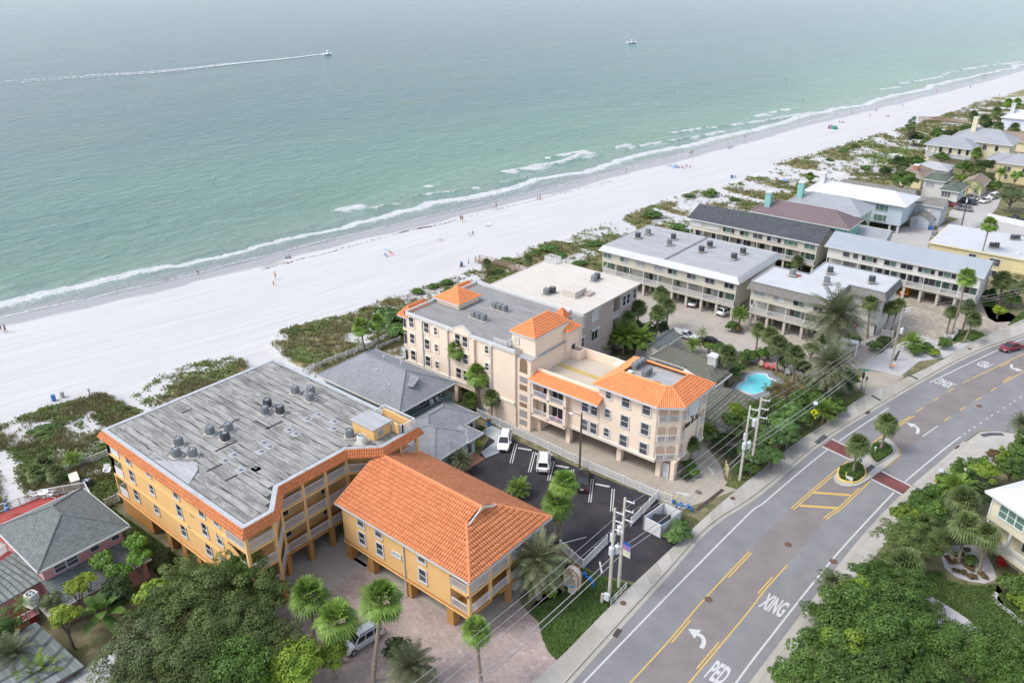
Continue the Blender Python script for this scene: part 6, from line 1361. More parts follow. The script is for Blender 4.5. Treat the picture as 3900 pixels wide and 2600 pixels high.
def palm(kind, top, h=None, base=None, s=1.0, label='', group=None, rough=.35, tr=.16):
 """top: photo pixel of crown centre; base: photo pixel of trunk foot, or height h of the crown"""
 if base is not None:
  b = N(*base); a = (top[0]-1950)/F_PX; c = (top[1]-1300)/F_PX; d = _r*a-_u*c+_f; t = (d.x*b.x+d.y*b.y)/(d.x**2+d.y**2); hh = max(1.0, CAM_H+d.z*t)
  tp = Vector((d.x*t,d.y*t,hh))
 else: hh = h; tp = N(top[0],top[1],hh); b = Vector((tp.x,tp.y,0))
 s *= dict(fan=.80,skirt=.80,sabal=.86).get(kind,1.0)
 var = random.randrange(3); th = thing('palm_tree',label,'palm',(b.x,b.y,0),0,group)
 me,md = palm_crown(kind,var); off = Vector((tp.x-b.x,tp.y-b.y,0))
 if off.length > 1.6: off = off.normalized()*1.6
 cr = link('fronds',me,th,loc=(off.x,off.y,hh)); cr.scale = (s,s,s); cr.rotation_euler = (0,0,random.uniform(0,6.28))
 if md: dd = link('dead_fronds',md,th,loc=(off.x,off.y,hh)); dd.scale = (s,s,s); dd.rotation_euler = (0,0,random.uniform(0,6.28))
 if kind not in ('banana',) and hh > 1.2:
  tk = link('trunk',palm_trunk(tr,rough),th); Lz = hh; tk.scale = (1+.12*(s-1),1+.12*(s-1),Lz)
  q = Vector((off.x,off.y,hh)); tk.rotation_mode = 'QUATERNION'; tk.rotation_quaternion = q.to_track_quat('Z','Y'); tk.scale = (1,1,q.length)
 return th
P_ = palm
P_('fan',(1745,1328),base=(1749,1530),s=1.25,label='tall slim fan palm against the peach wall')
P_('skirt',(1819,1425),base=(1824,1572),s=1.35,label='stout fan palm with hanging dead fronds beside the peach wall',tr=.24)
P_('fan',(1790,1518),h=2.4,s=.9,label='short young fan palm between the cottage and the peach wall')
P_('sabal',(1871,1513),base=(1873,1598),s=1.0,label='greyish cabbage palm by the electricity box of the peach building')
P_('fan',(1376,1246),base=(1386,1336),s=1.25,label='fan palm inside the white fence above the dunes')
P_('fan',(1436,1227),base=(1443,1321),s=1.15,label='slender fan palm next to the beach fence corner')
P_('fan',(1175,2268),h=6.2,s=1.45,label='large fan palm at the edge of the thicket over the clay drive')
P_('fan',(1282,2360),h=5.6,s=1.5,label='fan palm drooping over the silver suv')
P_('fan',(1452,2283),base=(1420,2597),s=1.45,label='tall fan palm with ringed trunk on the clay drive',tr=.2,rough=.5)
P_('skirt',(1813,2398),base=(1833,2612),s=1.0,label='fan palm with shaggy dry skirt on the clay drive',tr=.17,rough=.5)
P_('fan',(2150,1838),base=(2133,2062),s=1.2,label='taller of two fan palms rising beside the parking lot'); P_('skirt',(2122,1915),base=(2114,2062),s=1.35,label='lower of two fan palms rising beside the parking lot')
P_('sabal',(3270,1692),base=(3247,1806),s=1.2,label='cabbage palm in the traffic island planter with the yellow kerb'); P_('sabal',(3378,1612),base=(3353,1719),s=1.2,label='cabbage palm in the far planter of the traffic island')
P_('sabal',(3678,2000),base=(3649,2146),s=1.35,label='cabbage palm in the white shell bed of the yellow house'); P_('sabal',(3755,2035),base=(3729,2184),s=1.15,label='cabbage palm right against the porch rail of the yellow house')
P_('sabal',(3672,1905),h=6.0,s=1.4,label='cabbage palm behind the shell bed palms'); P_('areca',(3640,1850),h=3.4,s=1.1,label='feathery palm beside the yellow house corner'); P_('sabal',(3449,2150),h=3.6,s=1.55,label='pale low cabbage palm in the roadside thicket')
P_('date',(3890,1612),h=4.5,s=.8,label='date palm leaning over the side street mouth')
for i,(x,y,h,s) in enumerate(((2517,1120,7.0,1.25),(2506,1190,6.2,1.2),(2432,1172,6.6,1.2),(2395,1212,5.8,1.15),(2545,1165,6.2,1.1))): P_('sabal',(x,y),h=h,s=s,label='cabbage palm in the clump beside the mauve block',group='cabbage palms beside the mauve block')
P_('areca',(2377,1275),h=3.6,s=1.5,label='bright feathery palm clump behind the white lattice fence'); P_('areca',(2438,1287),h=3.2,s=1.4,label='arching feathery palm next to the slate-roofed outbuilding'); P_('areca',(2250,1290),h=3.2,s=1.2,label='yellow-green feathery palm under the mauve wall'); P_('banana',(2300,1330),h=1.2,s=1.1,label='broad-leaved banana plant at the peach terrace')
P_('coco',(2675,1265),base=(2675,1311),s=.6,label='small lone palm between the white and the black parked cars',tr=.09); P_('areca',(2640,1310),h=1.7,s=.75,label='small feathery palm in front of the white parked car')
P_('areca',(2820,1195),h=3.2,s=.9,label='feathery palm over the orange-flowered bush')
P_('sabal',(2770,1350),base=(2776,1462),s=1.35,label='shaggy cabbage palm beside the olive pool house roof',tr=.24); P_('sabal',(2966,1312),base=(2957,1415),s=1.35,label='cabbage palm behind the red pool chairs'); P_('sabal',(3029,1350),base=(3020,1460),s=1.25,label='cabbage palm beside the pool path')
P_('sabal',(2935,1275),h=5.0,s=1.2,label='cabbage palm in front of the L-roofed stilt block',group=None); P_('sabal',(2890,1255),h=4.6,s=1.0,label='small cabbage palm at the lot edge by the stilts')
P_('date',(3187,1208),h=8.2,s=2.35,label='huge date palm standing before the grey mansard',tr=.32); P_('date',(3164,1392),h=5.4,s=1.95,label='broad date palm under the power lines',tr=.3)
P_('sabal',(3315,1152),base=(3303,1287),s=1.1,label='slim cabbage palm beside the red hose reel'); P_('sabal',(3396,1172),base=(3363,1272),s=1.05,label='leaning cabbage palm of the pair by the white gate'); P_('sabal',(3424,1160),base=(3390,1272),s=1.0,label='upright cabbage palm of the pair by the white gate')
P_('fan',(3683,1056),base=(3620,1288),s=1.25,label='very tall leaning fan palm at the paver lot corner',tr=.14); P_('sabal',(3626,1186),h=4.6,s=1.0,label='cabbage palm at the foot of the tall leaning palm'); P_('sabal',(3690,1168),h=5.4,s=1.15,label='cabbage palm on the small lawn by the paver lot'); P_('sabal',(3712,1215),base=(3668,1305),s=1.05,label='leaning cabbage palm at the pavement edge')
P_('sabal',(3820,1065),base=(3808,1160),s=1.5,label='big round cabbage palm beside the yellow block',tr=.22)
P_('fan',(3769,856),h=11.5,s=1.3,label='solitary tall fan palm in front of the pale flat roof',tr=.15)
P_('sabal',(3038,992),h=3.6,s=1.0,label='cabbage palm between the stilt blocks'); P_('sabal',(3157,990),h=3.0,s=.9,label='low palm behind the L-shaped roof')
for x,y,h,l in ((3331,606,5.5,'coconut palm at the sandy lane by the sailing boat'),(3373,594,6.5,'dark coconut palm next to the dune scrub'),(3444,580,6,'coconut palm beside the cream house garden')): P_('coco',(x,y),h=h,s=1.25,label=l,tr=.13)
P_('skirt',(3721,582),h=8,s=1.3,label='tall shaggy fan palm between the cream houses')
P_('coco',(3689,708),h=4.2,s=.9,label='slim palm left of the garage door',tr=.08); P_('coco',(3724,716),h=4.0,s=.9,label='slim palm right of the garage door',tr=.08); P_('areca',(3814,655),h=4,s=1.0,label='weeping palm in front of the yellow two-storey house')
for x,y in ((3708,440),(3796,425),(3804,483),(3865,487),(3750,455)): P_('sabal',(x,y),h=6,s=1.6,label='cabbage palm in the far grove by the boardwalk',group='far grove of cabbage palms')
for x,y in ((3842,392),(3876,390)): P_('fan',(x,y),h=9,s=1.4,label='fan palm rising above the lavender-white roof',group='fan palms above the lavender roof')
P_('fan',(3085,672),h=2.2,s=1.0,label='short fan palm at the sandy path'); P_('areca',(3047,702),h=1.8,s=.9,label='yellowing palm by the white-roofed house'); P_('sabal',(3282,855),h=4.5,s=1.0,label='small palm beside the aqua house')
P_('sabal',(1854,1003),base=(1854,1049),s=.9,label='cabbage palm beside the timber beach walk'); P_('sabal',(2010,985),base=(2010,1030),s=.9,label='cabbage palm in the dunes past the timber walk')
P_('date',(1567,2545),h=2.6,s=1.15,label='silvery date palm at the front of the clay drive'); P_('date',(2054,2140),h=5.0,s=1.5,label='big date palm over the motel sign hedge',tr=.3)
P_('date',(45,2500),h=3.0,s=1.1,label='feathery palm over the slate outbuilding'); P_('areca',(150,2560),h=2.6,s=1.0,label='feathery palm in the corner by the planked shed'); P_('banana',(391,2335),h=2.6,s=1.7,label='banana-leaved plant between the outbuilding and thicket'); P_('coco',(85,2300),h=4.2,s=.5,label='thin young palm by the red steps',tr=.06)
for i,(x,y) in enumerate(((170,1770),(215,1800),(140,1800))): P_('sabal',(x,y),h=1.5,s=1.0,label='low fan palm scrub beside the pink house dune',group='low palms in the near dune')
P_('areca',(278,1745),h=1.6,s=.7,label='bright small palm at the white beach fence')
for i,(x,y) in enumerate(((1626,1690),(1698,1722),(1758,1752))): P_('date',(x,y),h=1.9,s=.75,label='pygmy date palm squeezed behind the terracotta roof',group='pygmy date palms behind the terracotta roof')
P_('areca',(1975,1855),h=1.3,s=.8,label='low palm poking over the terracotta eave')
P_('areca',(2690,1640),h=1.8,s=.8,label='palm fronds under the olive eave by the driveway'); P_('sabal',(2636,1688),base=(2625,1780),s=.85,label='small cabbage palm beneath the building lettering',tr=.12)
P_('areca',(3140,1560),h=2.2,s=1.0,label='yellow-green palm at the warning sign'); P_('areca',(3480,1300),h=1.7,s=1.0,label='spreading fern-like palm by the transformer pole')
G1 = 'thicket trees beside the clay drive'
for i,(x,y,r,h) in enumerate(((702,2235,3.0,4.4),(640,2330,3.4,4.2),(808,2310,3.8,5.0),(553,2480,4.0,4.4),(744,2450,4.2,5.2),(936,2400,3.8,5.0),(893,2550,4.0,5.0),(985,2290,3.2,4.6),(480,2560,3.4,3.8),(1030,2440,3.0,4.2),(680,2580,3.6,4.2))):
 tree(x,y,r*random.uniform(.85,1.1),'fine',('oak','green','oak','grey','oak')[i%5],'fine-leaved tree in the thicket beside the clay drive',G1,h*random.uniform(.85,1.2))
tree(905,2170,2.6,'fine','green','spindly tree screening the orange block stair corner',None,6.2); tree(600,2265,2.3,'grape','bright','lighter round-leaved tree among the olive thicket',None,4.0)
tree(985,2190,2.0,'mid','green','leafy tree in front of the lowest gallery rail',None,4.0); tree(800,2190,1.8,'fine','grey','thin grey tree against the orange wall',None,4.6)
tree(1130,2530,3.0,'mid','bright','bright green tree at the front of the thicket',None,4.2); tree(1270,2490,1.7,'mid','bright','bright bushy tree hiding the parked suv',None,3.2); tree(1010,2590,2.6,'mid','bright','bright leafy tree at the bottom of the thicket',None,3.6)
tree(1510,2475,1.5,'shrub','dark','clipped dark round shrub on the clay drive',None,1.1,'shrub')
for x,y,r in ((515,2065,1.5),(392,2135,1.5),(525,2130,1.4),(455,2185,1.4)): tree(x,y,r,'clump','gloss','glossy umbrella tree beside the pink house',"glossy umbrella trees beside the pink house",4.0)
tree(447,2255,2.1,'mid','dark','dark dense tree below the umbrella trees',None,3.4)
for x,y,r,l in ((290,2235,1.3,'yellow-green tree arching over the slate lean-to'),(245,2345,1.5,'yellow-green leafy tree beside the outbuilding roof'),(332,2205,1.0,'tip of a yellow-green tree beside the pink wall')): tree(x,y,r,'grape','yellow',l,None,4.4)
tree(195,2290,1.2,'fine','grey','bare-twigged shrub on the equipment deck',None,3.0); tree(20,2390,2.0,'fine','green','leafy tree over the red steps',None,3.6)
tree(600,2140,1.3,'fine','grey','grey-leaved shrub on the side lawn',None,1.2,'shrub'); tree(500,2030,.9,'shrub','grey','silvery shrub beside the pink wall',None,.8,'shrub'); tree(430,2560,1.3,'shrub','green','garden shrub between the outbuilding and shed',None,1.0,'shrub'); tree(630,2105,1.0,'fine','grey','silver shrub by the lower orange wall',None,.9,'shrub')
G2 = 'thicket trees beside the far pavement'
for x,y,r,h in ((3262,2340,3.6,4.6),(3389,2300,3.3,4.6),(3198,2425,3.5,4.4),(3347,2445,3.8,4.8),(3130,2530,3.2,3.8),(3262,2545,3.8,4.6),(3440,2560,3.0,4.0),(3180,2600,3.4,4.0)): tree(x,y,r,'big','green','dense green broadleaf tree in the thicket beside the far pavement',G2,h)
tree(3185,2235,2.1,'fine','grey','loose grey-green tree overhanging the far pavement',None,3.6); tree(3120,2450,1.6,'fine','grey','wispy shrub leaning over the pavement slabs',None,2.0,'shrub'); tree(2975,2575,1.3,'mid','green','isolated leafy bush at the pavement edge',None,1.4,'shrub'); tree(3110,2330,1.5,'fine','green','loose leafy bush on the verge',None,1.8,'shrub')
for x,y,r,h in ((3640,2490,3.4,4),(3751,2530,3.6,4),(3860,2480,3.4,4),(3560,2580,3.2,3.8),(3880,2590,3.5,4)): tree(x,y,r,'fine','green','dark green tree below the shell path lawn','trees below the shell path lawn',h)
tree(3432,2055,2.7,'fine','oak','dark fine-leaved tree beside the crossing pavement',None,3.6); tree(3525,2075,2.4,'fine','oak','olive tree next to the shell bed',None,3.4); tree(3453,1960,1.9,'grape','bright','bright upright bush near the crossing',None,2.4); tree(3857,2225,1.9,'shrub','green','rounded garden shrub on the shell-edged bed',None,1.3,'shrub'); tree(3890,2290,1.3,'shrub','bright','small bright shrub in the shell-edged bed',None,.8,'shrub')
for x,y,r,mt,kd,l in ((3644,1790,1.8,'green','col','upright green shrub behind the pedestrian sign'),(3729,1776,1.8,'green','grape','leafy hedge shrub at the yellow house'),(3814,1757,1.8,'bright','col','upright bright shrub at the corner pavement'),(3878,1705,2.2,'green','col','tall green shrub at the side street'),(3517,1900,1.8,'green','mid','leafy tree beside the sign post'),(3785,1732,1.1,'red','shrub','reddish round shrub on the concrete corner'),(3600,1830,1.6,'green','grape','green shrub under the feathery palm')):
 tree(x,y,r,kd,mt,l,None,r*1.05,'shrub')
tree(3880,1985,1.2,'shrub','green','shrub under the yellow house porch',None,.9,'shrub'); tree(3695,2135,.9,'shrub','green','green bush between the two shell bed palms',None,.7,'shrub')
G3 = 'sea grape hedge between pool garden and pavement'
for x,y,r in ((2935,1668,2.3),(2979,1608,2.3),(2890,1742,1.9),(3024,1572,2.1),(2940,1735,1.8),(2870,1680,1.9),(3000,1660,1.9)): tree(x,y,r,'grape','grape','large-leaved sea grape in the hedge along the pavement',G3,r*1.15)
tree(2805,1560,1.4,'mid','bright','bright tree top above the olive pool house roof',None,3.6); tree(2790,1600,1.5,'mid','green','green tree at the edge of the pool house roof',None,3.0); tree(2830,1650,1.9,'fine','oak','olive tree behind the utility poles',None,3.2)
tree(2950,1495,1.9,'fine','brown','brownish feathery shrub at the pool edge',None,2.0,'shrub'); tree(3005,1480,1.8,'fine','brown','straw-green shrub beside the pool',None,1.8,'shrub')
for x,y,r,mt,l in ((3069,1520,1.9,'green','mixed green hedge behind the warning sign'),(3136,1545,1.6,'bright','yellow-green hedge bush near the bin'),(3178,1512,1.7,'dark','dark hedge bush at the alley corner'),(3100,1480,1.7,'green','green hedge bush under the date palm'),(3215,1475,1.7,'dark','dark green hedge end by the litter bin')): tree(x,y,r,'mid',mt,l,None,r*.95,'shrub')
for x,y,r in ((2712,1640,1.2),(2756,1668,1.2),(2735,1690,1.1),(2780,1720,1.2)): tree(x,y,r,'grape','dark','dark broad-leaved shrub along the driveway','driveway shrubs',r*.9,'shrub')
tree(2624,1775,1.15,'shrub','green','leafy shrub bed at the peach building corner',None,.8,'shrub'); tree(2645,1800,.9,'shrub','gloss','lower shrub of the peach corner bed',None,.6,'shrub'); tree(2612,1815,.8,'shrub','dark','dark shrub at the driveway corner bed',None,.55,'shrub')
for x,y in ((2860,1355),(2895,1350),(2930,1345),(2830,1365)): tree(x,y,1.5,'shrub','green','clipped hedge bush behind the pool chairs','pool hedge',1.2,'shrub')
tree(2790,1243,1.4,'shrub','green','round bush with orange flowers on the lot island',None,1.0,'shrub'); tree(2808,1252,1.1,'shrub','red','orange-flowered half of the lot island bush',None,.7,'shrub')
for x,y,r,mt in ((3334,1320,1.5,'green'),(3365,1300,1.4,'dark'),(3483,1335,1.4,'green'),(3528,1328,1.4,'green'),(3560,1345,1.1,'bright'),(3600,1308,1.5,'green')): tree(x,y,r,'shrub',mt,'low spreading shrub on the white gravel bed by the pavement','shrubs on the white gravel bed',r*.6,'shrub')
tree(3805,1186,1.6,'mid','yellow','rounded yellow-leaved bush beside the mailbox',None,1.5,'shrub'); tree(3875,1095,3.0,'fine','grey','loose grey-green tree beside the yellow block',None,4.2); tree(3850,1140,2.0,'mid','green','green shrub mass behind the yellow bush',None,1.8,'shrub'); tree(3770,1120,1.6,'mid','dark','dark shrub at the end of the metal-roofed row',None,1.4,'shrub')
tree(2065,2225,1.9,'shrub','bright','bright hedge under the big date palm',None,.9,'shrub'); tree(2035,2210,1.5,'shrub','green','green hedge end by the gallery',None,.8,'shrub'); tree(2090,2190,1.5,'shrub','bright','bright hedge bush beside the motel sign',None,.8,'shrub')
tree(2590,2020,1.5,'grape','grape','round sea grape bush beside the bin enclosure',None,1.1,'shrub'); tree(2565,2045,1.2,'grape','grape','lower sea grape bush at the pavement',None,.8,'shrub')
for x,y in ((3010,1010),(3070,1005),(3130,1020)): tree(x,y,1.6,'shrub','green','bush between the stilt blocks','bushes between the stilt blocks',1.2,'shrub')
tree(3196,868,2.4,'mid','green','small round tree at the aqua house corner',None,3.4); tree(3300,890,1.6,'shrub','green','shrub row beside the sage annex',None,1.0,'shrub')
G5 = 'garden trees among the far houses'
for x,y,r,mt in ((3438,690,4.2,'green'),(3423,624,3.4,'dark'),(3490,620,3.2,'green'),(3587,603,2.8,'green'),(3632,600,2.6,'dark'),(3677,640,3.2,'green'),(3751,632,3.0,'dark'),(3662,680,2.2,'bright'),(3602,646,2.2,'green'),(3566,512,3.4,'green'),(3617,515,3.0,'dark'),(3677,492,2.8,'green'),(3483,528,3.2,'dark'),(3540,548,3.0,'green'),(3720,655,2.6,'oak'),(3700,520,3.0,'dark'),(3760,480,3.5,'dark'),(3830,455,3.5,'oak'),(3880,440,3.2,'dark'),(3370,655,2.4,'dark'),(3560,580,2.6,'oak'),(3760,690,2.6,'green')): tree(x,y,r,'big',mt,'garden tree among the far houses',G5,r*.95)
tree(3855,750,4.6,'fine','grey','broad weeping tree by the black pickup',None,4.2); tree(3790,712,2.4,'mid','green','green hedge tree behind the cream parked car',None,2.2); tree(3873,672,2.2,'mid','gloss','round glossy tree by the yellow two-storey house',None,3.4); tree(3465,500,3.6,'col','grey','tall feathery pine at the far boardwalk end',None,6.0,sz=1.3)
G6 = 'dune bushes'
for x,y,r,mt,l in ((1484,1208,3.0,'grape','big sea grape mass before the peach balconies'),(1510,1260,2.4,'grape','sea grape bush at the peach pool corner'),(1440,1190,1.6,'green','dune bush next to the fan palm pair')): tree(x,y,r,'grape',mt,l,None,r*.45,'shrub')
for x,y,r in ((2704,737,2.6),(2624,746,2.0),(2479,818,2.8),(2580,865,2.8),(2087,948,2.8),(2132,972,2.0),(2206,1005,2.0),(2258,928,2.2),(2040,965,1.8),(1700,1075,1.5),(1650,1090,1.4),(1590,1110,1.5),(1120,1262,1.5),(1900,1035,1.5),(160,1640,2.0),(210,1630,1.6),(190,1660,1.6),(2630,885,2.0),(2790,760,1.5),(3215,575,2.2),(3260,560,2.0),(3160,610,1.6),(3300,640,2.4)): tree(x,y,r,'grape','creeper' if False else 'green','low rounded bush in the dune growth',G6,r*.28,'shrub',sz=.55)
for x,y,r,h,kd,mt in ((3330,2200,2.4,3.2,'big','green'),(3290,2270,2.6,3.6,'big','bright'),(3380,2170,2.2,3.0,'fine','oak'),(3470,2230,2.4,3.2,'big','green'),(3500,2330,2.6,3.4,'fine','green'),(3490,2430,2.8,3.6,'big','green'),(3420,2390,3.2,4.4,'big','green'),(3060,2560,2.6,3.2,'big','green'),(3340,2590,3.6,4.6,'big','green'),(3230,2490,3.2,4.6,'big','bright'),(3520,2500,2.8,3.4,'fine','oak'),(3110,2590,2.8,3.4,'fine','oak')): tree(x,y,r,kd,mt,'leafy tree filling the roadside thicket opposite the motel','roadside thicket fillers',h)
for x,y,r,h,kd,mt in ((3470,2010,1.9,2.6,'mid','green'),(3560,1960,2.0,2.6,'grape','green'),(3600,2030,1.9,2.8,'mid','dark'),(3560,1880,1.7,2.2,'mid','green'),(3690,1840,1.9,2.6,'col','green'),(3760,1800,2.0,2.6,'grape','bright'),(3850,1790,2.0,2.6,'mid','green'),(3620,1930,2.0,2.6,'mid','green'),(3480,1940,1.6,2.0,'grape','green'),(3720,1880,2.0,2.6,'mid','dark'),(3890,1740,2.2,2.8,'grape','green'),(3540,2010,1.9,2.6,'fine','oak')): tree(x,y,r,kd,mt,'dense garden shrub between the crossing and the yellow house','garden shrubs at the yellow house',h,'shrub')
for x,y,r,h,kd,mt in ((2860,1600,2.0,2.8,'mid','green'),(2900,1560,2.2,2.8,'fine','oak'),(2960,1550,2.0,2.4,'grape','green'),(3040,1530,2.0,2.6,'mid','green'),(3110,1530,1.8,2.2,'grape','green'),(2840,1720,1.6,1.8,'grape','grape'),(3060,1590,1.8,2.0,'grape','green'),(3190,1550,1.4,1.4,'mid','green'),(3140,1450,1.8,2.2,'mid','dark'),(3230,1440,1.7,2.2,'mid','green'),(2860,1780,1.2,1.2,'grape','green'),(2820,1780,1.0,1.0,'grape','green')): tree(x,y,r,kd,mt,'bushy growth filling the garden between pool and pavement','pool garden growth',h,'shrub')
for x,y,r,h,kd,mt in ((2780,1420,1.5,1.6,'mid','green'),(2810,1400,1.4,1.4,'grape','green'),(2990,1380,1.6,1.8,'mid','green'),(3060,1400,1.7,2.0,'mid','dark'),(2740,1330,1.5,1.6,'mid','green'),(2700,1320,1.3,1.4,'grape','bright'),(3000,1330,1.6,2.0,'mid','green'),(3090,1330,1.8,2.2,'fine','oak'),(3250,1290,1.5,1.5,'mid','green'),(3140,1300,1.6,2,'mid','green')): tree(x,y,r,kd,mt,'green shrub crowding the back of the pool garden','shrubs behind the pool',h,'shrub')
for x,y,r,h,kd,mt in ((2330,1290,1.8,2.6,'mid','green'),(2290,1300,1.6,2.2,'grape','green'),(2420,1250,1.9,3.0,'mid','green'),(2470,1260,1.8,2.4,'mid','dark'),(2520,1250,1.7,2.0,'mid','dark'),(2360,1240,1.8,3.4,'fine','oak'),(2260,1330,1.3,1.5,'mid','green')): tree(x,y,r,kd,mt,'lush shrub under the palms beside the mauve block','shrubs under the mauve block palms',h,'shrub')
def scatter(area, n, seed):
 rng = np.random.default_rng(seed); xs = np.array([p[0] for p in area]); ys = np.array([p[1] for p in area])
 x = rng.uniform(xs.min(),xs.max(),n); y = rng.uniform(ys.min(),ys.max(),n); return x,y,rng
def clip_build(x, y):
 k = np.ones(x.shape,bool)
 for (a,b,c,d) in ((-89.6,-60,31.5,56.3),(-91.5,-72.5,63.5,76),(-87.5,-38,78,96),(-88.7,-65,97,116.8),(-87,-55,134,154.5),(-84,-52,166.5,178.6)): k &= ~((x > a)&(x < b)&(y > c)&(y < d))
 return k
def tufts(name, x, y, rng, hgt, rad, nb, mat, wid, lean=.5, s=None):
 n = len(x); z0 = ZLAND(x-SHORE(y))+dune_z(x,y); s = np.ones(n) if s is None else s
 a = rng.uniform(0,6.28,(n,nb)); r = rad*rng.random((n,nb))*s[:,None]; bx = x[:,None]+r*np.cos(a); by = y[:,None]+r*np.sin(a); bz = np.repeat(z0[:,None],nb,1)-.03
 h = hgt*(.6+.7*rng.random((n,nb)))*s[:,None]; ln = lean*(.3+rng.random((n,nb))); a2 = a+rng.normal(size=(n,nb))*.6
 tx = bx+np.cos(a2)*h*ln; ty = by+np.sin(a2)*h*ln; tz = bz+h*np.sqrt(np.clip(1-(ln*.6)**2,.1,1)); w = wid*(.7+.6*rng.random((n,nb)))*s[:,None]; px = -np.sin(a2)*w; py = np.cos(a2)*w
 mx = (bx*.45+tx*.55); my = (by*.45+ty*.55); mz = bz*.35+tz*.65
 V = np.stack([np.stack([bx,by,bz],-1),np.stack([mx+px,my+py,mz],-1),np.stack([tx,ty,tz],-1),np.stack([mx-px,my-py,mz],-1)],2).reshape(-1,3)
 return link(name, npmesh(name,V,np.arange(len(V)).reshape(-1,4),mat), kind='stuff')
gx = []; gy = []; gs = []; cx_ = []; cy_ = []; cs = []
for di,P in enumerate(DUNES):
 ar = [(p[0],p[1]) for p in P]
 if di == 2: subs = [(60,135,34000,1.0),(135,230,26000,1.15),(230,470,22000,1.7)]
 else: subs = [(-50,80,26000 if di == 0 else 6000,1.0)]
 for (ya,yb,n,sc) in subs:
  rng = np.random.default_rng(50+di*10+int(ya)); xs = [p[0] for p in ar]; y = rng.uniform(max(ya,min(p[1] for p in ar)),min(yb,max(p[1] for p in ar)),n); x = rng.uniform(-150 if ya > 100 else -125,max(xs),n) if di else rng.uniform(min(xs),max(xs),n)
  ok = inside(ar,x,y)&clip_build(x,y); x = x[ok]; y = y[ok]; v = veg_amount(x,y); k = rng.random(len(x)) < v*1.15+.03*(1-path_mask(x,y)); x = x[k]; y = y[k]
  typ = fbm(x*.22,y*.22,90,3)+rng.normal(size=len(x))*.07; c = typ > .52
  gx.append(x[~c]); gy.append(y[~c]); gs.append(np.full((~c).sum(),sc)); cx_.append(x[c]); cy_.append(y[c]); cs.append(np.full(c.sum(),sc))
rg = np.random.default_rng(5)
tufts('dune_grass',np.concatenate(gx),np.concatenate(gy),rg,.55,.30,7,LF['grass'],.05,.7,np.concatenate(gs))['label'] = 'straw-green beach grass'
tufts('dune_creeper',np.concatenate(cx_),np.concatenate(cy_),rg,.30,.45,8,LF['creeper'],.13,1.4,np.concatenate(cs))['label'] = 'low green creeping dune plants'
LAWN = M('lawn_soil',(.075,.115,.026),.95,.35,.8,dirt=.55,dcol=(.20,.16,.07),dscale=.5,dlo=.52,dhi=.72)
def lawn(name, poly, n, z=.03, seed=1, label=None, mat='lawn'):
 sheet(name,poly,z,LAWN,label=label); ar = arr(poly); x,y,rng = scatter(ar,n,seed); k = inside(ar,x,y); x = x[k]; y = y[k]; m = len(x)
 a = rng.uniform(0,6.28,m); h = .10+.10*rng.random(m); w = .05+.04*rng.random(m); z0 = np.full(m,z-.005)
 V = np.stack([np.stack([x-np.sin(a)*w,y+np.cos(a)*w,z0],-1),np.stack([x+np.sin(a)*w,y-np.cos(a)*w,z0],-1),np.stack([x+np.cos(a)*h*.9,y+np.sin(a)*h*.9,z0+h],-1)],1).reshape(-1,3)
 link('grass',npmesh('grass',V,np.arange(3*m).reshape(-1,3),LF[mat]),kind='stuff')
lawn('lawn',[t7(375,930),t7(700,760),t7(740,490),t7(870,545),t7(1010,605),t7(1310,690),t7(1210,760),t7(1110,890),t7(640,1365),t7(560,1290),t7(505,1160),t7(470,1020)],16000,.03,1,'roadside lawn around the motel sign')
lawn('lawn',[(-92.5,31.2),(-82,31.6),(-62,31.6),(-62,28.4),(-75,28.6),(-77.5,28.6),(-88,29.2)],12000,.03,2,'narrow side lawn below the orange wall')
lawn('lawn',[(-73.6,77.1),(-64.3,77.2),(-64.3,78.8),(-72.4,78.4)],2500,.03,3,'strip of lawn at the peach wall')
lawn('lawn',[t8(1400,560),t8(1600,570),t8(1660,640),t8(1800,690),t8(2000,700),t8(2110,680),t8(2080,790),t8(2120,850),t8(2351,1040),t8(2500,1300),t8(2200,1260),t8(1750,930),t8(1450,740)],14000,.03,4,'lawn of the yellow house')
lawn('lawn',[t8(2120,780),t8(2351,700),t8(2500,900),t8(2400,1040),t8(2180,880)],5000,.034,5,'planted bed lawn right of the shell edging')
lawn('lawn',[k4(1460,1340),k4(1510,1220),k4(1680,1190),k4(1830,1240),k4(1860,1280),k4(1700,1340),k4(1560,1370)],3000,.03,6,'small kerbed lawn at the paver lot entrance'); lawn('lawn',[k4(2140,1140),k4(2260,1020),k4(2450,900),k4(2450,1040),k4(2260,1160)],4000,.03,7,'lawn beside the yellow bush'); lawn('lawn',[k4(1790,790),k4(1990,820),k4(1980,900),k4(1830,900)],1500,.03,8,'lawn at the end of the metal-roofed row')
lawn('verge',[N(2800,1800),N(2760,1850),N(2810,1862),N(2890,1790),N(3030,1680),N(3170,1588),N(3278,1512),N(3298,1480),N(3270,1490),N(3120,1590),N(2980,1700),N(2870,1770)],7000,.03,9,'dry grass verge along the hedge','grass')
lawn('verge',[k6(1920,1260),k6(2000,1190),k6(2450,1230),k6(2450,1330),k6(2200,1300)],3000,.03,10,'dry grass beside the black pickup','grass')
lawn('verge',[t7(1640,210),t7(1700,90),t7(1780,60),t7(1930,120),t7(1800,260)],1500,.03,11,'rough ground beside the bin enclosure','grass')
sheet('shell_path',[t8(1440,740),t8(1750,930),t8(2110,1170),t8(1900,1165),t8(1760,1090),t8(1510,1040),t8(1300,900)],.036,SHELL,label='white shell path across the lawn')
sheet('shell_bed',[t8(1610,440),t8(1640,540),t8(1740,620),t8(1860,660),t8(2000,680),t8(2110,640),t8(2070,520),t8(2000,400),t8(1900,330),t8(1700,340)],.036,SHELL,label='white shell palm bed')
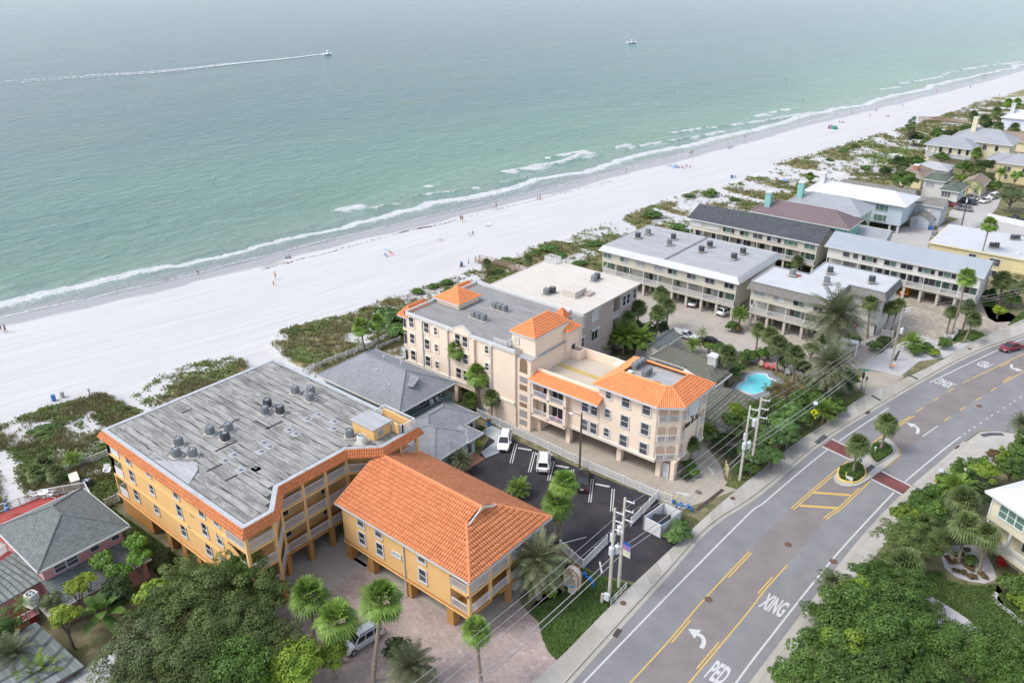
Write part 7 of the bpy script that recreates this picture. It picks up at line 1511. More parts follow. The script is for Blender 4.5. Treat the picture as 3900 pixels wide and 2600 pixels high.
sheet('gravel_bed',[t4(900,240),t4(1250,310),t4(1410,180),t4(1700,90),t4(1620,20),t4(1400,-60),t4(1150,60),t4(990,150)],.036,SHELL,label='white gravel bed round the leaning pole');
sheet('gravel_strip',[t4(1410,180),N(3600,1362),N(3706,1300),N(3680,1290),N(3590,1330),N(3510,1370)],.034,SHELL,label='gravel strip along the pavement')
sheet('corner_drive',[t4(840,400),t4(930,255),t4(1280,310),t4(1120,430),t4(1000,450),t4(940,480)],.03,CONCD,label='concrete drive beside the litter bin')
edge = resample([t8(2110,760),t8(2080,800),t8(2110,850),t8(2240,950),t8(2351,1060)],.6)
mb = MB(); ribbon(mb,offset(edge,.28),offset(edge,-.28),.045); mb.build('shell_edging',SHELL,kind='structure',label='curved white shell edging')
G7 = 'bromeliads in the shell bed'
for p in ((1660,460),(1720,430),(1690,500),(1740,490),(1800,490),(1790,430),(1840,390),(1830,530),(1800,590),(1870,560),(1880,520),(1900,630),(1990,630),(1860,625),(1735,575),(1960,600)):
 q = t8(*p); tree(0,0,.42,'shrub','red','reddish-brown bromeliad in the white shell bed',G7,.22,'shrub',name='bromeliad',ground=(q.x,q.y))
# ================================================================ OBJECTS
def car_mat(name, col, met=.0): return M('paint_'+name, col, .28, 0, metal=met, spec=.6)
CARP = dict(white=car_mat('white',(.72,.72,.71)), black=car_mat('black',(.012,.012,.014)), silver=car_mat('silver',(.52,.53,.54),.3), maroon=car_mat('maroon',(.17,.02,.035)), orange=car_mat('orange',(.78,.28,.02)), navy=car_mat('navy',(.02,.035,.07)), grey=car_mat('grey',(.20,.215,.22),.3), pearl=car_mat('pearl',(.68,.66,.60)))
CGL = mat_glass('car_glass',(.018,.022,.026),.06); TYRE = M('tyre',(.018,.018,.018),.85,0); RIM = M('wheel_rim',(.48,.48,.49),.3,0,metal=.8); LAMP_R = M('tail_lamp',(.40,.02,.02),.25,0); LAMP_W = M('head_lamp',(.70,.71,.70),.15,0); CHR = M('dark_trim',(.035,.035,.037),.5,0); PLATE = M('number_plate',(.66,.66,.62),.5,0)
CARMESH = {}
def car_parts(kind):
 """x forward. returns list of (name, mesh builder, material key, children)"""
 if kind in CARMESH: return CARMESH[kind]
 sp = dict(suv=(4.7,1.88,.30,.98,1.74,-2.15,-1.85,.55,1.25), sedan=(4.75,1.82,.24,.86,1.44,-1.55,-.75,.35,1.20), wagon=(4.75,1.84,.27,.92,1.62,-2.15,-1.75,.5,1.28), hatch=(3.75,1.72,.24,.86,1.42,-1.70,-1.35,.35,1.02), pickup=(5.6,1.95,.38,1.05,1.86,-.75,-.55,.65,1.30))[kind]
 L,W,zb,zw,zr,xr0,xr1,xf1,xf0 = sp; h = L/2; w = W/2; parts = []
 st = [(-h,.80,zb+.14,zw*.86),(-h+.10,.93,zb+.02,zw*.97),(-h+.55,1.0,zb,zw),(-.6,1.0,zb,zw+.02),(.5,1.0,zb,zw+.01),(xf0,.99,zb,zw-.02),(h-.5,.96,zb,zw-.14),(h-.12,.86,zb+.03,zw-.24),(h,.70,zb+.12,zw-.36)]
 mb = MB(); rings = []
 for x,ws,z0,z1 in st:
  ww = w*ws; zm = z0+(z1-z0)*.55
  ring = [(x,-ww*.86,z0),(x,-ww,z0+.14),(x,-ww,zm),(x,-ww*.93,z1-.05),(x,-ww*.80,z1),(x,ww*.80,z1),(x,ww*.93,z1-.05),(x,ww,zm),(x,ww,z0+.14),(x,ww*.86,z0)]; rings.append(ring)
 n = 10; V = [p for r in rings for p in r]; F = []
 for i in range(len(rings)-1):
  for j in range(n): F.append((i*n+j,i*n+(j+1)%n,(i+1)*n+(j+1)%n,(i+1)*n+j))
 F += [tuple(range(n)),tuple(reversed(range((len(rings)-1)*n,len(rings)*n)))]; mb.add(V,[tuple(reversed(f)) for f in F])
 wr = w*.72; wb = w*.90; cb = [(xr0,-wb,zw-.02),(xf0,-wb,zw-.04),(xf0,wb,zw-.04),(xr0,wb,zw-.02)]; ct = [(xr1,-wr,zr-.05),(xf1,-wr,zr-.03),(xf1,wr,zr-.03),(xr1,wr,zr-.05)]
 cm = [(xr1+.12,-wr*.86,zr),((xr1+xf1)/2,-wr*.9,zr+.03),(xf1-.12,-wr*.86,zr),(xf1-.12,wr*.86,zr),((xr1+xf1)/2,wr*.9,zr+.03),(xr1+.12,wr*.86,zr)]
 o = MB(); o.add(cb+ct+cm,[(0,1,5,4),(1,2,6,5),(2,3,7,6),(3,0,4,7),(4,5,10,9,8),(5,6,11,10),(6,7,13,12,11),(7,4,8,13),(8,9,10,11,12,13)]); mb.add(o.v,o.f)
 if kind == 'pickup':
  pass
 parts.append(('body',mb,'paint'))
 def lerp3(a,b,t): return tuple(a[i]+(b[i]-a[i])*t for i in range(3))
 def pane(a,b,c,d,mx=.08,my=.1,off=.012):
  """quad a,b bottom; c,d top, inset and pushed out"""
  A = [Vector(q) for q in (a,b,c,d)]; nrm = (A[1]-A[0]).cross(A[3]-A[0]).normalized(); ctr = sum(A,Vector())/4
  if nrm.dot(ctr-Vector((0,0,.7))) < 0: nrm = -nrm
  def P(u,v): return A[0].lerp(A[1],u).lerp(A[3].lerp(A[2],u),v)+nrm*off
  m_ = MB(); m_.add([P(mx,my),P(1-mx,my),P(1-mx,1-my),P(mx,1-my)],[(0,1,2,3)]); return m_
 parts.append(('windscreen',pane(cb[1],cb[2],ct[2],ct[1],.07,.08),'glass')); parts.append(('rear_window',pane(cb[3],cb[0],ct[0],ct[3],.09,.14),'glass'))
 for s in (0,1):
  a,b,c,d = (cb[0],cb[1],ct[1],ct[0]) if s == 0 else (cb[3],cb[2],ct[2],ct[3]); k = 2 if kind in ('sedan','hatch','pickup') else 3
  for i in range(k): t0,t1 = i/k,(i+1)/k; parts.append(('side_window',pane(lerp3(a,b,t0),lerp3(a,b,t1),lerp3(d,c,t1),lerp3(d,c,t0),.07,.16),'glass'))
 for s in (-1,1):
  m_ = MB(); m_.box(h-.30,h-.08,s*w*.62-.16,s*w*.62+.16,zw-.40,zw-.24); parts.append(('headlight',m_,'lampw')); m_ = MB(); m_.box(-h-.015,-h+.14,s*w*.74-.13,s*w*.74+.13,zw-.34,zw-.10); parts.append(('tail_light',m_,'lampr'))
  m_ = MB(); m_.box(xf0-.35,xf0-.15,s*(w+.09)-.09,s*(w+.09)+.09,zw,zw+.13); parts.append(('mirror',m_,'paint'))
 m_ = MB(); m_.box(-h-.02,-h+.02,-.22,.22,zb+.34,zb+.48); parts.append(('number_plate',m_,'plate')); m_ = MB(); m_.box(h-.06,h+.02,-.45,.45,zb+.14,zb+.30); parts.append(('grille',m_,'trim')); m_ = MB(); m_.box(-h-.03,-h+.1,-w*.78,w*.78,zb+.06,zb+.2); parts.append(('bumper',m_,'trim'))
 if kind in ('suv','wagon'):
  for s in (-1,1): m_ = MB(); m_.bar((xr1+.1,s*wr*.9,zr+.05),(xf1-.1,s*wr*.9,zr+.05),.05,.05); parts.append(('roof_rail',m_,'trim'))
 if kind == 'pickup':
  m_ = MB(); m_.box(-h+.12,-.85,-w*.78,w*.78,zw-.0,zw+.045); parts.append(('bed',m_,'trim'))
 r = .34 if kind not in ('pickup','suv') else .38; wh = []
 for x in (-h*.60,h*.62):
  for s in (-1,1):
   t_ = MB(); pts = [(x,s*(w-.21),r),(x,s*(w-.19),r),(x,s*(w+.0),r),(x,s*(w+.02),r)]; t_.tube(pts,[r*.85,r,r,r*.85],16); m_ = MB(); m_.tube([(x,s*(w-.02),r),(x,s*(w+.03),r)],r*.62,12); wh.append((t_,m_))
 CARMESH[kind] = (parts,wh,{}); return CARMESH[kind]
def car(kind, col, rear, front, label, z=.03, mid=None, rzd=None, name=None):
 parts,wh,cache = car_parts(kind); c = (rear+front)/2; d = front-rear; rz = math.atan2(d.y,d.x) if rzd is None else rzd
 t = thing(name or {'suv':'parked_suv','sedan':'parked_car','wagon':'parked_wagon','hatch':'parked_hatchback','pickup':'parked_pickup'}[kind],label,'truck' if kind == 'pickup' else 'car',(c.x,c.y,z),rz)
 ms = dict(paint=CARP[col],glass=CGL,lampw=LAMP_W,lampr=LAMP_R,plate=PLATE,trim=CHR)
 for i,(nm,mb,mk) in enumerate(parts):
  key = (i,col if mk == 'paint' else mk)
  if key not in cache:
   cache[key] = mb.mesh(nm,ms[mk],smooth=(nm == 'body'))
   if nm == 'body':
    me = cache[key];
    try: me.set_sharp_from_angle(angle=R(38))
    except Exception: pass
  link(nm,cache[key],t)
 for i,(a,b) in enumerate(wh):
  if ('w',i) not in cache: cache[('w',i)] = (a.mesh('wheel',TYRE),b.mesh('rim',RIM))
  o = link('wheel',cache[('w',i)][0],t); link('rim',cache[('w',i)][1],o)
 return t
car('wagon','white',t3(185,845),t3(150,995),'white wagon in the first parking bay by the white picket fence'); car('suv','white',t3(512,1175),t3(525,1040),'white suv parked nose to the fence in the middle bay'); car('sedan','black',t3(862,1345),t3(885,1195),'black car parked below the street lamp')
car('suv','silver',t6(1100,1150),t6(910,1270),'silver suv parked under the palms on the clay drive')
car('sedan','white',k2(1120,1400),k2(1290,1450),'white car beside the slate-roofed outbuilding'); car('sedan','black',k2(1385,1490),k2(1570,1525),'black car behind the small lone palm'); car('sedan','silver',k2(1285,1075),k2(1330,1030),'silver car under the white-edged stilt block'); car('suv','white',k2(1610,1180),k2(1720,1140),'white suv half under the stilt block end')
car('hatch','orange',k4(800,770),k4(860,710),'bright orange hatchback under the metal-roofed row'); car('sedan','maroon',k4(2300,1420),k4(2040,1480),'maroon car driving on the road',name='moving_car')
car('suv','white',k6(1720,1055),k6(1590,1035),'white suv under the green-roofed wing'); car('sedan','navy',k6(1710,1110),k6(1560,1075),'dark blue car parked next to the grey hatchback'); car('wagon','grey',k6(1630,1190),k6(1500,1170),'grey car with tailgate by the alley wall'); car('sedan','maroon',k6(1500,1150),k6(1430,1130),'red car tucked beside the grey house'); car('sedan','pearl',k6(1900,1060),k6(1790,1095),'cream car parked in the alley'); car('suv','white',k6(2000,1015),k6(1900,1045),'white suv at the far end of the alley'); car('pickup','black',k6(2400,1350),k6(2070,1300),'black pickup truck beside the white wall')
def fence(label, pts, h=1.25, z=0.0, post=2.4, mat=None, gap=.17, bw=.08, solid=False):
 P = [Vector((p[0],p[1],0)) for p in pts]; t = thing('fence',label,'fence',(P[0].x,P[0].y,0)); o = P[0]; mat = mat or WHT2
 for i in range(len(P)-1):
  a,b = P[i]-o,P[i+1]-o; L = (b-a).length; n = max(1,round(L/post))
  for k in range(n+(i == len(P)-2)):
   q = a.lerp(b,k/n); mb = MB(); mb.box(q.x-.07,q.x+.07,q.y-.07,q.y+.07,z,z+h+.1); mb.add([(q.x-.09,q.y-.09,z+h+.1),(q.x+.09,q.y-.09,z+h+.1),(q.x+.09,q.y+.09,z+h+.1),(q.x-.09,q.y+.09,z+h+.1),(q.x,q.y,z+h+.2)],[(0,1,4),(1,2,4),(2,3,4),(3,0,4)]); mb.build('post',mat,t)
  d = (b-a).normalized(); mb = MB(); mb.bar((a.x,a.y,z+h),(b.x,b.y,z+h),.06,.1); mb.build('rail',mat,t); mb = MB(); mb.bar((a.x,a.y,z+.15),(b.x,b.y,z+.15),.06,.1); mb.build('rail',mat,t); pk = MB()
  if solid: pk.bar((a.x,a.y,z+h/2+.05),(b.x,b.y,z+h/2+.05),.04,h-.2)
  else:
   m = int(L/gap)
   for k in range(1,m): q = a.lerp(b,k/m); pk.bar((q.x,q.y,z+.12),(q.x,q.y,z+h-.02),bw,.03,up=(-d.y,d.x,0))
  pk.build('pickets',mat,t,kind='stuff')
 return t
fence('long white picket fence between the parking lot and the peach building',[N(1819,1584),N(2190,1762),N(2504,1899),N(2556,1917)]); fence('white sliding gate fence beside the bin enclosure',[N(2403,2003),N(2505,1897)]); fence('white picket fence at the parking lot foot near the motel sign',[N(2133,2090),N(2220,2165),N(2311,2073)])
fence('white picket fence between dune and side lawn',[N(255,1808),N(293,1789),N(413,1742)]); fence('short white gate beside the orange wall',[N(406,1934),N(457,1908)]); fence('white beach fence behind the blue-grey roof',[N(1154,1430),N(1280,1378),N(1400,1332),N(1524,1268)],1.2); fence('inner white fence of the peach pool deck',[N(1435,1340),N(1524,1305)],1.2); fence('white fence behind the cottage beside palms',[N(1790,1548),N(1860,1583)],1.2)
fence('grey wire fence beside the cottage',[N(1686,1483),N(1780,1530)],1.2,mat=ALU,gap=.3,bw=.02); fence('white lattice fence behind the peach terrace',[k8(770,640),k8(1040,720)],1.6,solid=True); fence('white stepped fence beside the olive pool house',[k8(1240,610),k8(1370,640),k8(1500,560)],1.4); fence('white gate fence by the leaning palm pair',[k3(1870,1270),k3(2010,1290)],1.2); fence('white rail fence along the gravel bed',[k4(1040,1340),k4(1120,1370),k4(1230,1390)],1.0); fence('white corner fence at the paver lot',[k4(1320,1330),k4(1420,1340),k4(1500,1240)],1.2)
fence('white wall fence between alley and small grey house',[k6(930,1370),k6(1230,1400)],1.8,solid=True); fence('white wall fence at the parked cars',[k6(1390,1260),k6(1540,1300)],1.6,solid=True); fence('long white wall fence beside the black pickup',[k6(1870,1290),k6(2450,1420)],1.6,solid=True); fence('white fence behind the yellow block',[k6(1640,1440),k6(1800,1370)],1.4)
lot = bpy.data.objects['parking_lot']
for a,b in (((95,880),(60,1010)),((270,915),(225,1090)),((435,990),(390,1170)),((605,1070),(560,1245)),((780,1145),(750,1220)),((955,1230),(930,1440)),((1140,1320),(1125,1520))):
 for dx in (-9,11): seg(t3(a[0]+dx,a[1]),t3(b[0]+dx,b[1]),.12,.026,'bay_line',WHITE_P,lot)
seg(t7(680,320),t7(900,262),.14,.026,'bay_line',WHITE_P,lot)
for i,(a,b) in enumerate((((290,958),(410,978)),((625,1115),(745,1135)),((980,1280),(1110,1305)))):
 p,q = t3(*a),t3(*b); mb = MB(); mb.bar((p.x,p.y,.09),(q.x,q.y,.09),.2,.14); o = mb.build('wheel_stop',WHT,None,label='white concrete wheel stop in an empty parking bay',cat='wheel stop',group='wheel stops in empty bays')
p,q = t7(1020,490),t7(1040,590); mb = MB(); mb.bar((p.x,p.y,.09),(q.x,q.y,.09),.2,.14); mb.build('wheel_stop',WHT,None,label='white wheel stop lying near the power poles',cat='wheel stop')
cl = bpy.data.objects['concrete_lot']
def straight_arrow(a,b,w=.35,hw=.9):
 d = (b-a).normalized(); n = Vector((-d.y,d.x,0)); m_ = a.lerp(b,.55); z = .024; mb = MB(); mb.face([(*(a-n*w/2)[:2],z),(*(m_-n*w/2)[:2],z),(*(m_+n*w/2)[:2],z),(*(a+n*w/2)[:2],z)]); mb.face([(*(m_-n*hw/2)[:2],z),(*b[:2],z),(*(m_+n*hw/2)[:2],z)]); mb.build('floor_arrow',WHITE_P,cl)
straight_arrow(t3(1705,1350),t3(1830,1375)); straight_arrow(t3(2040,1195),t3(1995,1120));
for a,b in (((450,785),(730,900)),((1200,1065),(1510,1185))): seg(t3(*a),t3(*b),.12,.024,'bay_line',WHITE_P,cl)
RUST = M('rusty_iron',(.13,.075,.055),.8,.25,4); GRATE = M('drain_grate',(.06,.045,.038),.85,.2,5); TACT = M('tactile_pad',(.07,.075,.085),.8,.2,3)
p,q = t3(1890,1510),t3(2125,1325); mb = MB(); mb.bar((p.x,p.y,.02),(q.x,q.y,.02),.5,.03); mb.build('trench_drain',GRATE,cl)
for p,par,z in ((t3(1905,1350),cl,.022),(t8(240,330),road,.018),(t8(645,480),road,.018),(t4(1950,578),road,.018),(t7(1995,820),road,.018)):
 mb = MB(); mb.cyl(p[:2],.38,z-.01,z+.008,18); mb.tube([(p.x+.42*math.cos(k*math.pi/10),p.y+.42*math.sin(k*math.pi/10),z) for k in range(21)],.03,4); mb.build('manhole_cover',RUST,par)
pv = [o for o in bpy.data.objects if o.name.startswith('pavement') and o.parent is None]
for p in (t3(2210,1410),t7(1230,860),k4(1650,1445)): mb = MB(); mb.cyl(p[:2],.36,.12,.145,18); mb.build('manhole_cover',RUST,pv[0])
for q in (((470,908),(555,840),(592,858),(505,922)),((975,490),(990,484),(1075,530),(1060,540)),((1305,305),(1320,298),(1405,340),(1390,348))): mb = MB(); mb.prism([t4(*p)[:2] for p in q],.10,.152); mb.build('tactile_pad',TACT,pv[0])
mb = MB(); mb.prism([t4(*p)[:2] for p in ((1312,1398),(1390,1312),(1432,1330),(1355,1415))],.10,.152); mb.build('tactile_pad',TACT,pv[1])
cp = bpy.data.objects['corner_pavement']; mb = MB(); pts = resample([t4(1970,850),t4(2060,835),t4(2165,838)],.5); mb2 = MB(); ribbon(mb2,offset(pts,.4),offset(pts,-.4),.142); mb2.build('tactile_pad',TACT,cp)
for c,d in ((t7(1178,1120),t7(1290,960)),(t4(950,637),t4(1010,590)),(t4(1762,950),t4(1800,920))):
 d = (d-c).normalized(); mb = MB(); mb.bar((*(c-d*.6)[:2],.03),(*(c+d*.6)[:2],.03),.55,.03); o = mb.build('storm_grate',GRATE,road)
ISL = [t4(*p) for p in ((640,1215),(660,1262),(720,1295),(790,1305),(860,1296),(925,1262),(990,1222),(1100,1140),(1235,1030),(1228,985),(1195,925),(1135,868),(1060,895),(1000,935),(930,990),(800,1068),(700,1150))]
mb = MB(); mb.prism(arr(ISL),.0,.15); isl = mb.build('traffic_island',SLABS[0],kind='structure',label='raised concrete traffic island')
YK = M('yellow_kerb',(.70,.50,.13),.7,.12,2)
for poly,seed,lb in (([(700,1145),(688,1190),(700,1235),(770,1262),(850,1262),(920,1205),(905,1140),(865,1100),(800,1105)],1,'clipped hedge filling the near planter of the traffic island'),([(995,935),(1040,922),(1100,928),(1160,970),(1163,1012),(1030,1098),(990,1065),(965,1010)],2,'clipped hedge filling the far planter of the traffic island')):
 P = [t4(*p) for p in poly]; ctr = sum(P,Vector())/len(P); big = [ctr+(p-ctr)*1.12 for p in P]
 mb = MB(); R_ = resample([*big,big[0]],.4); A = R_; B_ = [ctr+(p-ctr)*.9 for p in R_]
 for i in range(len(A)-1): mb.prism([(A[i].x,A[i].y),(A[i+1].x,A[i+1].y),(B_[i+1].x,B_[i+1].y),(B_[i].x,B_[i].y)],.15,.30)
 mb.build('planter_kerb',YK if seed == 1 else KERB,isl)
 x = np.array([p.x for p in P]); y = np.array([p.y for p in P]); rng = np.random.default_rng(seed); n = 9000; X_ = rng.uniform(x.min(),x.max(),n); Y_ = rng.uniform(y.min(),y.max(),n); k = inside(arr(P),X_,Y_); X_ = X_[k]; Y_ = Y_[k]; m_ = len(X_)
 C_ = np.stack([X_,Y_,.25+.35*rng.random(m_)+.15*fbm(X_*1.5,Y_*1.5,seed,2)],-1); nn = rng.normal(size=(m_,3))*.5+np.array([0,0,1]); nn /= np.linalg.norm(nn,axis=1,keepdims=True); V,Fq = leaf_quads(C_,nn,.13+.08*rng.random(m_),rng,.7)
 t = thing('hedge',lb,'hedge',(ctr.x,ctr.y,.15)); me = npmesh('foliage',V-np.array([ctr.x,ctr.y,.15]),Fq,LF['green']); link('foliage',me,t); mb = MB(); mb.prism([((p.x-ctr.x)*.9,(p.y-ctr.y)*.9) for p in P],0,.25); mb.build('stems',M('hedge_stems',(.03,.035,.015),.95),t)
for q in (((860,1065),(885,1050),(905,1075),(875,1110)),((920,1155),(985,1105),(1018,1130),(950,1190))): mb = MB(); mb.prism([t4(*p)[:2] for p in q],.1,.156); mb.build('tactile_pad',TACT,isl)
p = t4(748,1240); t = thing('road_sign','yellow post with small white notice in the island planter','sign',(p.x,p.y,.15)); mb = MB(); mb.cyl((0,0),.07,0,1.1,8); mb.build('post',YK,t); mb = MB(); mb.box(.1,1.0,-.3,-.26,.25,.8); mb.build('notice',WHT,t)
p = t4(1010,1010); t = thing('garden_light','small white lamp standing in the far island planter','lamp',(p.x,p.y,.3)); mb = MB(); mb.cyl((0,0),.08,0,.7,8); mb.build('post',WHT,t); mb = MB(); mb.ball((0,0,.8),.16); mb.build('globe',WHT,t)
CPOLE = M('concrete_pole',(.47,.44,.37),.85,.15,1.5,dirt=.3,dcol=(.3,.27,.2)); WPOLE = M('wood_pole',(.105,.085,.07),.9,.25,2); INS = M('insulator',(.62,.62,.63),.4,0); WIRE = M('power_cable',(.30,.30,.31),.5,0); TRF = M('transformer_grey',(.52,.54,.55),.5,.08,3)
def hgt_of(base,top):
 a = (top[0]-1950)/F_PX; c = (top[1]-1300)/F_PX; d = _r*a-_u*c+_f; t = (d.x*base.x+d.y*base.y)/(d.x**2+d.y**2); return CAM_H+d.z*t
ROADD = (N(2790,1880)-N(2322,2311)).normalized(); SIDE = Vector((ROADD.y,-ROADD.x,0))
def pole(base, h, label, mat=None, arms=(.4,1.5,2.6), cans=(), w=.17, rot=None):
 t = thing('power_pole',label,'pole',(base.x,base.y,0)); mb = MB(); mb.tube([(0,0,-.1),(0,0,h)],[w*1.25,w*.8],8 if mat else 4); mb.build('shaft',mat or CPOLE,t); tips = []
 sd_ = rot or SIDE
 for a in arms:
  e = sd_*1.1; mb = MB(); mb.bar((0,0,h-a),(e.x,e.y,h-a+.15),.09,.1); arm = mb.build('crossarm',INS,t); mb = MB(); mb.tube([(e.x,e.y,h-a+.12),(e.x,e.y,h-a+.45)],[.09,.06],7); mb.build('insulator',INS,arm); tips.append(Vector((base.x+e.x,base.y+e.y,h-a+.45)))
 for i,(zc,az) in enumerate(cans):
  c = Vector((math.cos(az)*.5,math.sin(az)*.5,0)); mb = MB(); mb.tube([(c.x,c.y,zc),(c.x,c.y,zc+.06),(c.x,c.y,zc+.95),(c.x,c.y,zc+1.05)],[.2,.29,.29,.18],12); o = mb.build('transformer',TRF,t); mb = MB(); mb.cyl((c.x+.08,c.y),.05,zc+1.0,zc+1.35,6); mb.build('bushing',INS,o); mb = MB(); mb.bar((0,0,zc+.6),(c.x*.5,c.y*.5,zc+.6),.08,.12); mb.build('bracket',ALU,o)
 return t,tips
pa = N(2320,2273); pb = N(2356,2237); pc = N(2816.5,1829); pd = N(2857,1800); pe = N(3389,1402)
ha = hgt_of(pa,(2335,1934)); hb = hgt_of(pb,(2382,1895)); hc = hgt_of(pc,(2866,1546)); hd = hgt_of(pd,(2915,1515)); he = hgt_of(pe,(3459,1175))
_,ta = pole(pa,ha,'concrete power pole with three transformer cans by the motel lawn',cans=((ha-5.6,.3),(ha-5.6,-1.2),(ha-4.6,2.2))); _,tb = pole(pb,hb,'taller concrete power pole at the motel lawn with a banner',cans=((hb-5.0,2.8),),arms=(.3,1.5,2.7))
_,tc = pole(pc,hc,'concrete power pole with transformer cans on the driveway verge',cans=((hc-6.2,.2),(hc-6.2,-1.3),(hc-5.4,2.0)),arms=(.4,1.7)); _,td = pole(pd,hd,'taller bare concrete power pole against the sea grape hedge',arms=(.3,1.6,2.9),cans=((hd-4.6,2.9),))
_,te = pole(pe,he,'weathered pole with a single transformer on the white gravel bed',M('grey_pole',(.33,.31,.28),.9,.2,2),cans=((he-4.6,.4),),arms=(.2,.7),rot=Vector((.8,.6,0)))
pz = pa-ROADD*42; pzb = pb-ROADD*42; _,tz = pole(pzb,hb,'concrete power pole further down the road',arms=(.3,1.5,2.7))
pf = pe+Vector((16,30,0)); _,tf = pole(pf,11,'power pole beyond the paver lot entrance',M('grey_pole',(.33,.31,.28),.9,.2,2),arms=(.2,.9,1.6),rot=Vector((.9,-.4,0)))
def wire(a,b,sag,label,r=.022,n=14):
 t = []
 for k in range(n+1): u = k/n; p = a.lerp(b,u); p.z -= sag*4*u*(1-u); t.append(tuple(p-a))
 mb = MB(); mb.tube(t,r,5); mb.build('power_line',WIRE,None,label=label,cat='cable',group='overhead power lines',loc=a)
for i in range(3): wire(tb[i],td[i],.8,'overhead line strung between the two pairs of concrete poles'); wire(tz[i],tb[i],.8,'overhead line running from the motel lawn pole down the road'); wire(td[i],te[min(i,1)]+Vector((0,0,-.3*(i == 2))),.9,'overhead line from the hedge pole to the gravel bed pole'); wire(te[min(i,1)]+Vector((0,0,-.3*(i == 2))),tf[i],.6,'overhead line crossing above the paver lot')
for dz,dx in ((-6.5,0),(-7.3,.1)):
 wire(pb+Vector((dx,0,hb+dz)),pd+Vector((dx,0,hd+dz)),.9,'thick lower cable between the concrete pole pairs',.045); wire(pzb+Vector((dx,0,hb+dz)),pb+Vector((dx,0,hb+dz)),.9,'thick lower cable beside the clay drive',.045); wire(pd+Vector((dx,0,hd+dz)),pe+Vector((dx,0,he+dz*.8)),.9,'thick lower cable past the hedge',.045)
lb_ = N(2207,1787); lh = hgt_of(lb_,(2214,1572)); t = thing('street_lamp','wooden street lamp post with a curved arm beside the picket fence','street lamp',(lb_.x,lb_.y,0)); mb = MB(); mb.tube([(0,0,0),(0,0,lh)],[.16,.11],8); mb.build('post',WPOLE,t)
e = (N(2177,1576,lh)-N(2214,1572,lh)); mb = MB(); mb.tube([tuple(e*(k/6)+Vector((0,0,lh-.6+.75*math.sin(math.pi*.5*k/6)))) for k in range(7)],.05,6); arm = mb.build('arm',ALU,t); mb = MB(); q = e*1.12; mb.ball((q.x,q.y,lh+.12),.34,.2,.13); mb.build('lamp_head',INS,arm)
for base,top,lb in ((N(3659,870),(3691.5,739),'leaning timber pole in the crushed shell alley'),):
 h_ = hgt_of(base,top); t = thing('power_pole',lb,'pole',(base.x,base.y,0)); mb = MB(); tp = N(top[0],top[1],h_)-base; mb.tube([(0,0,0),(tp.x,tp.y,h_)],[.17,.12],8); mb.build('shaft',WPOLE,t); mb = MB(); mb.box(tp.x-.3,tp.x+.05,tp.y-.35,tp.y-.1,h_-2.2,h_-1.3); mb.build('meter_box',TRF,t)
def face_cam(p): return math.atan2(p.y,p.x)+math.pi/2+math.pi
SG = M('sign_brown',(.34,.13,.07),.6,.1,3); SCR = M('sign_cream',(.58,.52,.43),.6,.06,2)
p = N(2178,2256); t = thing('motel_sign','cream rounded motel sign with a brown sun emblem on the lawn','sign',(p.x,p.y,0),R(6))
mb = MB(); mb.box(-.35,.35,-.3,.3,0,1.3); mb.build('pedestal',SCR,t)
def pill(w,h,d,z0,n=10): return [(-w,z0),(w,z0)]+[(w*math.cos(math.pi*k/n),z0+h-w+w*math.sin(math.pi*k/n)) for k in range(n+1)]
def extr(pts,y0,y1):
 mb = MB(); k = len(pts); mb.add([(x,y0,z) for x,z in pts]+[(x,y1,z) for x,z in pts],[tuple(range(k)),tuple(reversed(range(k,2*k)))]+[((i+1)%k,i,k+i,k+(i+1)%k) for i in range(k)]); return mb
extr(pill(.9,2.5,0,1.0),-.38,.38).build('panel',SCR,t); ed = pill(.92,2.54,0,.98); mb = MB()
for yy in (-.38,.38): mb.tube([(x,yy,z) for x,z in ed[1:]+ed[:1]],.07,5)
rim_ = mb.build('trim',SG,t)
mb = MB(); n = 24; pts = []
for k in range(n): a = 2*math.pi*k/n; r = .42 if k%2 else .24; pts.append((r*math.cos(a),-.40,2.85+r*math.sin(a)))
mb.add(pts,[tuple(range(n))]); mb.ball((0,-.39,2.85),.2,.05,.2); mb.build('sun_emblem',M('emblem_rust',(.36,.12,.04),.6,.1),t)
for tx,z in (('Casa',2.15),('Dawn',1.72)): me = text_mesh(tx,.55,.015,0,.01); me.materials.append(M('sign_text',(.30,.26,.20),.6)); o = link('lettering',me,t,loc=(0,-.40,z)); o.rotation_euler = (math.pi/2,0,0)
mb = MB(); mb.tube([(-.55+.11*k,-.41,1.28+.1*math.sin(k*.9)) for k in range(11)],.08,5); mb.build('wave_emblem',M('emblem_blue',(.04,.28,.55),.6),t)
BLUEP = M('blue_pipe',(.02,.15,.42),.5,.1,3)
def pipes(p, label, rz):
 t = thing('backflow_valve',label,'valve',(p.x,p.y,0),rz); mb = MB(); mb.tube([(-1.0,0,0),(-1.0,0,.55),(-.85,0,.7),(.85,0,.7),(1.0,0,.55),(1.0,0,0)],.12,8); mb.build('pipe',BLUEP,t)
 for x in (-.45,.45): mb = MB(); mb.cyl((x,0),.22,.55,.95,8); mb.build('valve_body',BLUEP,t); mb = MB(); mb.tube([(x+.18*math.cos(k*.7),.18*math.sin(k*.7),1.05) for k in range(10)],.025,4); mb.build('hand_wheel',BLUEP,t)
pipes(N(2237,2216),'blue water backflow pipe on the motel lawn',R(-12)); pipes(N(2606,1943),'blue water valve assembly beside the bin enclosure',R(20))
